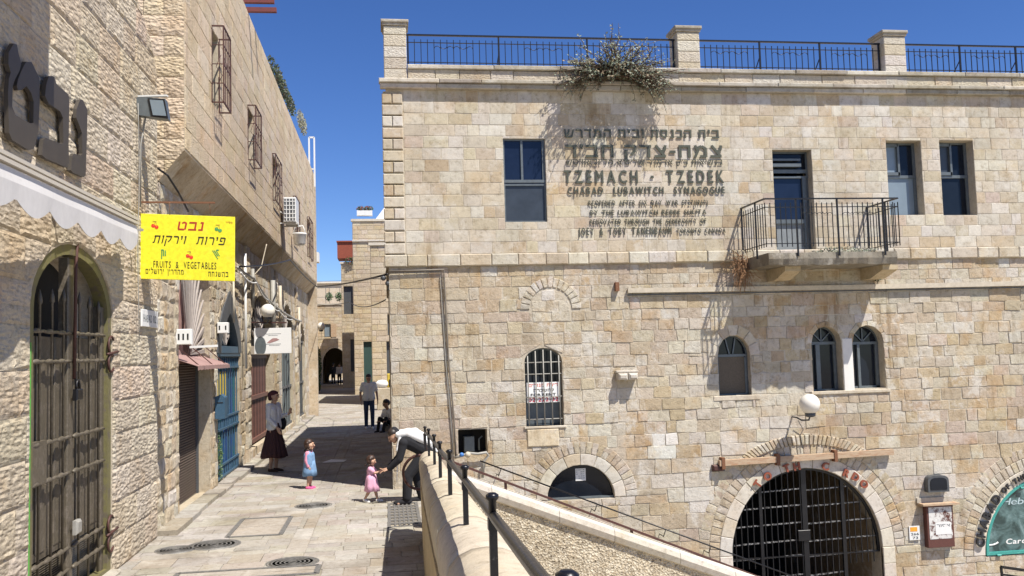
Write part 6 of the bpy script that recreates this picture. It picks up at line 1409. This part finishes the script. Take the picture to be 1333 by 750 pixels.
# ================================================================== PEOPLE
M['skin'] = plain('skin', (.50, .30, .20), .55, var=.06, vs=6); M['skin_dark'] = plain('tanned_skin', (.38, .215, .14), .55, var=.06, vs=6)
M['hair_dark'] = plain('dark_hair', (.025, .016, .012), .5, var=.3, vs=60); M['hair_brown'] = plain('brown_hair', (.045, .022, .014), .5, var=.35, vs=60)
M['eye'] = plain('dark_eye', (.02, .015, .012), .2); M['lip'] = plain('lip', (.38, .13, .11), .5)
def cloth(name, c, var=.1, vs=25, rough=.9): return plain(name, c, rough, var=var, vs=vs, bump=.25)
M['white_top'] = cloth('white_cotton', (.72, .71, .69), .05); M['brown_skirt'] = cloth('dark_brown_skirt', (.055, .022, .022)); M['scarf'] = cloth('maroon_headscarf', (.085, .022, .025))
M['denim_light'] = cloth('light_denim', (.17, .29, .46), .15); M['pink_knit'] = cloth('pink_knit', (.68, .28, .38)); M['pink_dress'] = cloth('pink_cotton', (.64, .34, .46), .15); M['pink_shoe'] = cloth('pink_shoe', (.62, .10, .26))
M['suit'] = cloth('black_suit', (.012, .012, .015)); M['jeans'] = cloth('blue_jeans', (.025, .045, .10), .25); M['white_shoe'] = cloth('white_shoe', (.66, .64, .62)); M['brown_shoe'] = cloth('brown_sandal', (.07, .035, .02)); M['tallit'] = cloth('white_shawl', (.76, .76, .75), .04, 12)
def volume(items, name, mat, parent, vox, smooth=2):
    """merge tapered limbs and lobes into one continuous skin. items: ('c', p0, p1, r0, r1) or ('e', centre, (rx, ry, rz)[, rotz])"""
    mb = MB()
    for it in items:
        if it[0] == 'c':
            _, a, b, r0, r1 = it; a, b = Vector(a), Vector(b); d = b-a; L = d.length; dn = d.normalized() if L > 1e-6 else Vector((0, 0, 1)); pts = []; rr = []
            for k in (0, .15, .4, .7, .95): pts.append(a-dn*r0*math.cos(k*math.pi/2)); rr.append(max(.0006, r0*math.sin(k*math.pi/2)))
            pts.append(a); rr.append(r0); pts.append(b); rr.append(r1)
            for k in (.95, .7, .4, .15, 0): pts.append(b+dn*r1*math.cos(k*math.pi/2)); rr.append(max(.0006, r1*math.sin(k*math.pi/2)))
            mb.tube(pts, rr, 12)
        else: mb.ball(it[1], 1., 16, 12, it[2])
    o = mb.build('tmp', M[mat], parent); o.modifiers.new('r', 'REMESH').mode = 'VOXEL'; o.modifiers['r'].voxel_size = vox
    if smooth: s_ = o.modifiers.new('s', 'SMOOTH'); s_.factor = .5; s_.iterations = smooth
    dg = bpy.context.evaluated_depsgraph_get(); me = bpy.data.meshes.new_from_object(o.evaluated_get(dg)); me.polygons.foreach_set('use_smooth', [True]*len(me.polygons))
    old = o.data; o.modifiers.clear(); o.data = me; bpy.data.meshes.remove(old); o.name = name; me.materials.clear(); me.materials.append(M[mat]); return o
def person(label, loc, rz, s, J, skin='skin', vox=.008, hair=None, hair_style='short', fingers=True, curl=.5):
    """J: joints in metres for a 1.7 m adult, facing -Y; returns the Empty. s scales the whole figure, J may override the head scale"""
    root = empty('person', loc, label, 'person', rz=rz); rm = Matrix.Rotation(rz, 3, 'Z'); hs_ = J.get('hs', 1.)
    def W(p): return Vector(loc) + (Vector(p)*s)
    V3 = lambda k: Vector(J[k])
    it = []; r = J.get('r', 1.)
    def c(a, b, r0, r1): it.append(('c', W(a), W(b), r0*s*r, r1*s*r))
    H = V3('head'); N = V3('neck'); C = V3('chest'); P = V3('pelvis'); X = Vector(J.get('side', (1, 0, 0)))
    fw = Vector(J.get('look', (0, -1, 0))).normalized(); up = Vector(J.get('up', (0, 0, 1))).normalized(); rt_ = fw.cross(up).normalized(); up = rt_.cross(fw).normalized()
    hr = .105*hs_
    def HP(x, y, z): return H + (rt_*x - fw*y + up*z)*hs_            # head frame: x side, y backwards, z up
    it.append(('e', W(HP(0, .012, .03)), (.080*s*hs_, .092*s*hs_, .088*s*hs_)));
    c2 = lambda a, b, r0, r1: it.append(('c', W(a), W(b), r0*s*hs_, r1*s*hs_))
    c2(HP(-.02, -.02, .0), HP(.02, -.02, .0), .066, .066); c2(HP(0, -.045, -.06), HP(0, -.05, -.075), .038, .030); c2(HP(-.03, -.02, -.045), HP(.03, -.02, -.045), .045, .045)
    c2(HP(0, -.088, .02), HP(0, -.108, -.012), .009, .014)                                # nose
    for sx_ in (-1, 1): c2(HP(.078*sx_, .012, .02), HP(.080*sx_, .016, -.02), .012, .009); c2(HP(.052*sx_, -.055, -.005), HP(.05*sx_, -.06, -.015), .022, .018)   # ears and cheeks
    c2(HP(-.032, -.076, .042), HP(.032, -.076, .042), .014, .014)                          # brow
    c(N, H-up*.05*hs_, .052, .048); c(C+(N-C)*.6, N, .07, .054)
    for sx_ in (-1, 1):
        a = C+X*.085*sx_; b = (C+P)/2+X*.06*sx_; d = P+X*.075*sx_
        c(a, b, .105, .092); c(b, d, .092, .105); c(C+(N-C)*.45, V3('shL' if sx_ > 0 else 'shR'), .07, .052)
    for sd in 'LR':
        sh, el, wr = V3('sh'+sd), V3('el'+sd), V3('wr'+sd); c(sh, el, .050, .038); c(el, wr, .038, .025)
        hd = Vector(J.get('hd'+sd, (wr-el))).normalized(); pal = Vector(J.get('pal'+sd, X*(1 if sd == 'R' else -1))).normalized(); ac_ = hd.cross(pal).normalized()
        k0 = wr+hd*.02
        for j in (-1, 0, 1): c(k0+ac_*.016*j, wr+hd*.085+ac_*.024*j, .016, .013)
        if fingers:
            for j, L in ((-1.5, .058), (-.5, .072), (.5, .076), (1.5, .066)):
                b0 = wr+hd*.088+ac_*.0175*j; d1 = (hd+pal*curl*.35).normalized(); b1 = b0+d1*L*.45; d2 = (hd+pal*curl*1.2).normalized(); b2 = b1+d2*L*.35; d3 = (hd+pal*curl*2.).normalized(); b3 = b2+d3*L*.25
                c(b0, b1, .0088, .008); c(b1, b2, .008, .0075); c(b2, b3, .0075, .0065)
            tb = wr+hd*.03+ac_*.028; t1 = tb+(hd*.6+ac_*.8).normalized()*.035; t2 = t1+(hd*.9+pal*.4+ac_*.1).normalized()*.032; c(tb, t1, .012, .010); c(t1, t2, .010, .0075)
        hp, kn, an = V3('hp'+sd), V3('kn'+sd), V3('an'+sd); c(hp, kn, .082, .055); c(kn, an, .054, .034); c(kn+(an-kn)*.1, kn+(an-kn)*.5, .05, .05)
        ft = Vector(J.get('ft'+sd, (0, -1, -.18))).normalized(); c(an+Vector((0, .02, -.045)), an+ft*.15+Vector((0, 0, -.045)), .036, .028)
    root.rotation_euler.z = 0
    volume(it, 'body', skin, root, vox)
    fs = MB()
    for sx_ in (-1, 1): fs.ball(W(HP(.031*sx_, -.084, .018)), .0105*s*hs_, 8, 6)
    fs.build('eyes', M['eye'], root); MB().ball(W(HP(0, -.092, -.042)), 1, 10, 6, (.02*s*hs_, .012*s*hs_, .006*s*hs_)).build('mouth', M['lip'], root)
    if hair:
        h = []
        e = lambda p, r_: h.append(('e', W(HP(*p)), tuple(q*s*hs_ for q in r_)))
        e((0, .022, .055), (.090, .096, .082)); e((0, .045, .02), (.090, .080, .09))
        if hair_style == 'bob':
            for sx_ in (-1, 1): e((.066*sx_, .025, .0), (.030, .05, .06))
            e((0, .065, -.01), (.072, .05, .075))
            for k in range(14): t_ = k*2.4; e((.08*math.cos(t_), .03+.07*math.sin(t_), .05-.012*k+.03*math.sin(k)), (.026, .026, .026))
        if hair_style == 'scarf': e((0, .07, .03), (.085, .07, .085)); e((0, .09, -.03), (.06, .045, .06)); e((0, -.03, .075), (.078, .05, .045))
        volume(h, 'headscarf' if hair_style == 'scarf' else 'hair', hair, root, max(vox, .007))
    return root, W, s
def finish(root, rz): root.rotation_euler.z = rz
def garment(root, W, s, name, mat, caps, vox=.009, sm=3):
    return volume([('c', W(a), W(b), r0*s, r1*s) if len(q) == 4 else ('e', W(a), tuple(x*s for x in b)) for q in caps for a, b, r0, r1 in [q if len(q) == 4 else (q[0], q[1], 0, 0)]], name, mat, root, vox, sm)
def skirt(root, W, s, name, mat, c0, c1, rad, pleats, amp, n=96, thick=.006, top_sc=(1, .8)):
    """pleated cloth tube from c0 (waist) to c1 (hem); rad: radii down the tube"""
    K = len(rad); vs = []
    for i, r_ in enumerate(rad):
        t = i/(K-1); c = Vector(c0).lerp(Vector(c1), t); a_ = amp*t**.8
        for k in range(n): th = 2*math.pi*k/n; q = r_+a_*math.sin(pleats*th+.8*math.sin(3*th+i*.3))+a_*.5*math.sin(5*th+1.3); vs.append(W((c.x+q*math.cos(th)*top_sc[0], c.y+q*math.sin(th)*(top_sc[1]+(1-top_sc[1])*t), c.z+(.012*math.sin(4*th) if i == K-1 else 0))))
    fs = [(i*n+k, (i+1)*n+k, (i+1)*n+(k+1) % n, i*n+(k+1) % n) for i in range(K-1) for k in range(n)]
    o = MB().add(vs, [tuple(reversed(f)) for f in fs], smooth=True).build(name, M[mat], root); o.modifiers.new('t', 'SOLIDIFY').thickness = thick*s; return o
def torso_caps(J, g, sleeves, low=None, sl_r=(.062, .05, .04)):
    N, C, P = Vector(J['neck']), Vector(J['chest']), Vector(J['pelvis']); X = Vector(J.get('side', (1, 0, 0))); out = []
    for sx_ in (-1, 1):
        a = C+X*.085*sx_; m = (C+P)/2+X*.062*sx_; d = P+X*.078*sx_
        out += [(a, m, .105+g, .098+g), (m, d, .098+g, .108+g), (C+(N-C)*.45, Vector(J['shL' if sx_ > 0 else 'shR']), .07+g, .054+g)]
    for sd in 'LR':
        sh, el, wr = (Vector(J[k+sd]) for k in ('sh', 'el', 'wr')); k = sleeves
        if k <= .5: out.append((sh, sh.lerp(el, k*2), sl_r[0], sl_r[1]+.004))
        else: out += [(sh, el, sl_r[0], sl_r[1]), (el, el.lerp(wr, (k-.5)*2), sl_r[1], sl_r[2])]
    return out
def leg_caps(J, g, rt=.09, rk=.066, ra_=.052, cut=1.):
    out = []
    for sd in 'LR': hp, kn, an = (Vector(J[k+sd]) for k in ('hp', 'kn', 'an')); out += [(hp, kn, rt+g, rk+g), (kn, kn.lerp(an, cut), rk+g, ra_+g)]
    P = Vector(J['pelvis']); X = Vector(J.get('side', (1, 0, 0))); out += [(P+X*.07, Vector(J['hpL']), .105+g, rt+g), (P-X*.07, Vector(J['hpR']), .105+g, rt+g), (P-X*.06, P+X*.06, .10+g, .10+g)]
    return out
def shoe_caps(J, r0=.044, r1=.036): return [(Vector(J['an'+sd])+Vector((0, .02, -.048)), Vector(J['an'+sd])+Vector(J.get('ft'+sd, (0, -1, -.18))).normalized()*.155+Vector((0, 0, -.046)), r0, r1) for sd in 'LR']
BASE = dict(head=(0, -.01, 1.575), neck=(0, .01, 1.44), chest=(0, .01, 1.28), pelvis=(0, 0, .95), shL=(.17, .01, 1.385), shR=(-.17, .01, 1.385), elL=(.215, .03, 1.10), elR=(-.215, .03, 1.10), wrL=(.22, -.03, .86), wrR=(-.22, -.03, .86), hpL=(.085, 0, .90), hpR=(-.085, 0, .90), knL=(.095, -.01, .49), knR=(-.095, -.01, .49), anL=(.10, .03, .085), anR=(-.10, .03, .085))
def pose(**k): d = dict(BASE); d.update(k); return d

# woman with a headscarf, turned to the right, one hand lifted
J = pose(elL=(.22, -.02, 1.13), wrL=(.20, -.24, 1.20), hdL=(-.1, -.5, .8), palL=(-1, 0, 0), elR=(-.205, .0, 1.12), wrR=(-.17, -.20, .93), hdR=(0, -.5, -.9), look=(.15, -1, -.02), anL=(.085, .02, .085), anR=(-.07, .05, .085))
ro, W, s = person('woman in white top, dark headscarf and long brown skirt standing by the doors', (-2.38, 19.6, .0), 0, .985, J, hair='scarf', hair_style='scarf')
garment(ro, W, s, 'white_top', 'white_top', torso_caps(J, .012, .90))
skirt(ro, W, s, 'pleated_skirt', 'brown_skirt', (0, .0, 1.02), (0, .01, .30), [.125, .15, .175, .20, .225, .25, .265], 15, .018)
garment(ro, W, s, 'sandals', 'brown_shoe', shoe_caps(J, .042, .034)); finish(ro, math.radians(62))
tag(MB().ball(Vector((-2.22, 19.78, .98)), .075, 12, 8, (1, .7, 1.9)).build('shoulder_bag', M['suit']), 'dark bag hanging behind the woman in the long skirt', 'bag')
# girl in blue
ch = dict(hs=1.62, r=1.22, head=(0, -.01, 1.47), neck=(0, .01, 1.26), chest=(0, .01, 1.13), shL=(.15, .01, 1.20), shR=(-.15, .01, 1.20), elL=(.20, .03, .96), elR=(-.20, .03, .96), wrL=(.20, -.05, .74), wrR=(-.20, -.05, .74), pelvis=(0, 0, .82), hpL=(.08, 0, .78), hpR=(-.08, 0, .78), knL=(.085, -.01, .43), knR=(-.085, -.01, .43))
J = pose(**ch); J['look'] = (.1, -1, -.02)
ro, W, s = person('small girl in blue denim dress with pink sleeves and pink shoes', (-1.43, 16.84, 0), 0, .525, J, vox=.006, hair='hair_brown', hair_style='bob')
garment(ro, W, s, 'pink_sleeves', 'pink_knit', torso_caps(J, .028, .92, sl_r=(.085, .072, .06)), .006)
garment(ro, W, s, 'denim_bodice', 'denim_light', [((-.09, .01, 1.12), (-.10, 0, .85), .155, .16), ((.09, .01, 1.12), (.10, 0, .85), .155, .16), ((-.09, 0, 1.22), (-.09, 0, 1.1), .07, .12), ((.09, 0, 1.22), (.09, 0, 1.1), .07, .12)], .006)
skirt(ro, W, s, 'denim_skirt', 'denim_light', (0, 0, .95), (0, 0, .44), [.19, .215, .235, .25], 5, .012, top_sc=(1, .9))
garment(ro, W, s, 'pink_shoes', 'pink_shoe', shoe_caps(J, .062, .056), .006); finish(ro, math.radians(72))
# toddler in pink reaching up
J = pose(**ch); J.update(elL=(.17, -.17, 1.06), wrL=(.12, -.37, 1.10), elR=(-.17, -.17, 1.06), wrR=(-.12, -.37, 1.10), hdL=(0, -1, .1), hdR=(0, -1, .1), palL=(0, 0, -1), palR=(0, 0, -1), knL=(.085, -.12, .43), anL=(.09, -.2, .10), knR=(-.085, .05, .43), anR=(-.09, .22, .14), ftR=(0, -1, -.5), look=(.1, -1, -.25))
ro, W, s = person('toddler in pink dress and white shoes holding hands with bending man', (-.30, 14.95, 0), 0, .445, J, vox=.0055, hair='hair_brown', hair_style='bob')
garment(ro, W, s, 'pink_bodice', 'pink_dress', torso_caps(J, .03, .3, sl_r=(.09, .08, .06)), .006)
skirt(ro, W, s, 'pink_skirt', 'pink_dress', (0, 0, 1.02), (0, -.02, .40), [.18, .215, .245, .275], 7, .022, top_sc=(1, .9))
garment(ro, W, s, 'white_shoes', 'white_shoe', shoe_caps(J, .06, .054), .006); finish(ro, math.radians(80))
# bending man in a black suit and white shawl (built facing -X directly)
J = dict(side=(0, 1, 0), look=(-.75, -.15, -.62), up=(-.5, 0, .85), head=(.045, .0, 1.10), neck=(.155, 0, 1.06), chest=(.27, 0, 1.02), pelvis=(.56, 0, .86),
         shL=(.20, .17, 1.00), shR=(.20, -.17, 1.00), elL=(.13, .20, .74), elR=(.13, -.19, .74), wrL=(-.04, .10, .575), wrR=(-.05, -.12, .575), hdL=(-1, 0, -.25), hdR=(-1, 0, -.25), palL=(0, 0, 1), palR=(0, 0, -1),
         hpL=(.56, .085, .83), hpR=(.56, -.085, .83), knL=(.40, .11, .46), knR=(.26, -.11, .45), anL=(.50, .12, .085), anR=(.24, -.11, .085), ftL=(-1, .1, -.18), ftR=(-1, -.15, -.18))
ro, W, s = person('bending man in black suit with a white shawl over his back beside the parapet', (.03, 14.72, 0), 0, .96, J, hair='hair_dark')
for sd in 'LR': pass
garment(ro, W, s, 'black_jacket', 'suit', torso_caps(J, .028, .95, sl_r=(.075, .062, .05)))
garment(ro, W, s, 'black_trousers', 'suit', leg_caps(J, .008, .10, .082, .07, .95))
garment(ro, W, s, 'black_shoes', 'suit', [(Vector(J['an'+d])+Vector((.03, 0, -.045)), Vector(J['an'+d])+Vector((-.18, 0, -.065)), .052, .044) for d in 'LR'])
garment(ro, W, s, 'white_shawl', 'tallit', [((.12, -.10, 1.13), (.30, -.13, 1.15), .055, .07), ((.12, .10, 1.13), (.30, .13, 1.15), .055, .07), ((.30, -.13, 1.14), (.62, -.13, .99), .075, .07), ((.30, .13, 1.14), (.62, .13, .99), .075, .07), ((.14, 0, 1.155), (.40, 0, 1.16), .05, .07), ((.40, 0, 1.15), (.66, 0, .99), .07, .07), ((.15, -.12, 1.1), (.10, -.16, .88), .035, .028), ((.15, .12, 1.1), (.10, .16, .9), .035, .028), ((.62, -.12, .98), (.74, -.12, .84), .06, .03), ((.62, .12, .98), (.74, .12, .84), .06, .03), ((.66, 0, .96), (.76, 0, .84), .06, .03)], .009, 5)
garment(ro, W, s, 'skullcap', 'suit', [((.055, 0, 1.195), (.075, 0, 1.16), .066, .078)])
mb = MB()
for y in (-.14, .10): mb.tube([W((.10, y, .88)), W((.09, y-.01, .6)), W((.08, y, .36))], .006, 5)
mb.build('shawl_fringe', M['tallit'], ro)
# walking man in the lane
J = pose(elL=(.25, .04, 1.11), wrL=(.27, -.06, .88), elR=(-.26, .03, 1.12), wrR=(-.25, -.04, .88), knL=(.10, -.08, .49), anL=(.10, -.06, .09), knR=(-.09, .0, .49), anR=(-.09, .06, .09), look=(-.2, -1, -.35))
ro, W, s = person('young man in white polo shirt and blue jeans walking down the shaded lane', (-.63, 29.9, 0), 0, 1.03, J, skin='skin_dark', hair='hair_dark')
garment(ro, W, s, 'white_polo', 'white_top', torso_caps(J, .02, .32, sl_r=(.072, .066, .05))); garment(ro, W, s, 'blue_jeans', 'jeans', leg_caps(J, .004)); garment(ro, W, s, 'white_shoes', 'white_shoe', shoe_caps(J)); finish(ro, math.radians(4))
# seated boy at the corner
J = pose(head=(0, -.10, .86), hs=1.15, neck=(0, -.03, .70), chest=(0, .02, .56), pelvis=(0, .08, .28), shL=(.14, .0, .64), shR=(-.14, .0, .64), elL=(.19, -.10, .42), elR=(-.19, -.10, .42), wrL=(.12, -.30, .36), wrR=(-.12, -.30, .36), hdL=(0, -1, -.3), hdR=(0, -1, -.3), palL=(0, 0, -1), palR=(0, 0, -1), hpL=(.08, .06, .24), hpR=(-.08, .06, .24), knL=(.12, -.30, .42), knR=(-.12, -.30, .42), anL=(.10, -.42, .085), anR=(-.10, -.42, .085), look=(-.5, -1, -.4))
ro, W, s = person('boy in white shirt and dark trousers sitting low at the shaded building corner', (-.02, 28.6, 0), 0, .98, J, skin='skin_dark', vox=.01, hair='hair_dark')
garment(ro, W, s, 'white_shirt', 'white_top', torso_caps(J, .018, .6)); garment(ro, W, s, 'dark_trousers', 'suit', leg_caps(J, .0, .085, .062, .05)); garment(ro, W, s, 'shoes', 'suit', shoe_caps(J)); finish(ro, math.radians(-35))
tag(MB().box(-.18, .2, 28.52, 28.85, 0, .16, (.4, .35, .28)).build('low_step', M['coping']), 'low stone step under the sitting boy', 'step')
# two men at the far arch
J = pose(look=(.3, 1, 0)); p = on_z(434, 500.5)
ro, W, s = person('man in black suit and black hat standing under the far arch', (p.x, p.y, 0), 0, 1.03, J, vox=.016, hair='hair_dark', fingers=False)
garment(ro, W, s, 'black_suit', 'suit', torso_caps(J, .03, .95, sl_r=(.07, .06, .05)), .016); garment(ro, W, s, 'black_trousers', 'suit', leg_caps(J, .008)+[((0, .01, 1.0), (0, .01, .72), .15, .17)], .016)
MB().lathe(W((0, 0, 1.66)), [(.16, 0), (.16, .012), (.10, .02), (.09, .11), (.06, .13)], 16).build('black_hat', M['suit'], ro)
J = pose(elL=(.26, .05, 1.12), wrL=(.24, -.1, .95)); p = on_z(442, 501)
ro, W, s = person('man in white shirt and dark trousers facing the camera at the far arch', (p.x, p.y, 0), 0, 1.02, J, vox=.016, hair='hair_dark', fingers=False)
garment(ro, W, s, 'white_shirt', 'white_top', torso_caps(J, .02, .95), .016); garment(ro, W, s, 'dark_trousers', 'suit', leg_caps(J, .006), .016); garment(ro, W, s, 'shoes', 'suit', shoe_caps(J), .016)
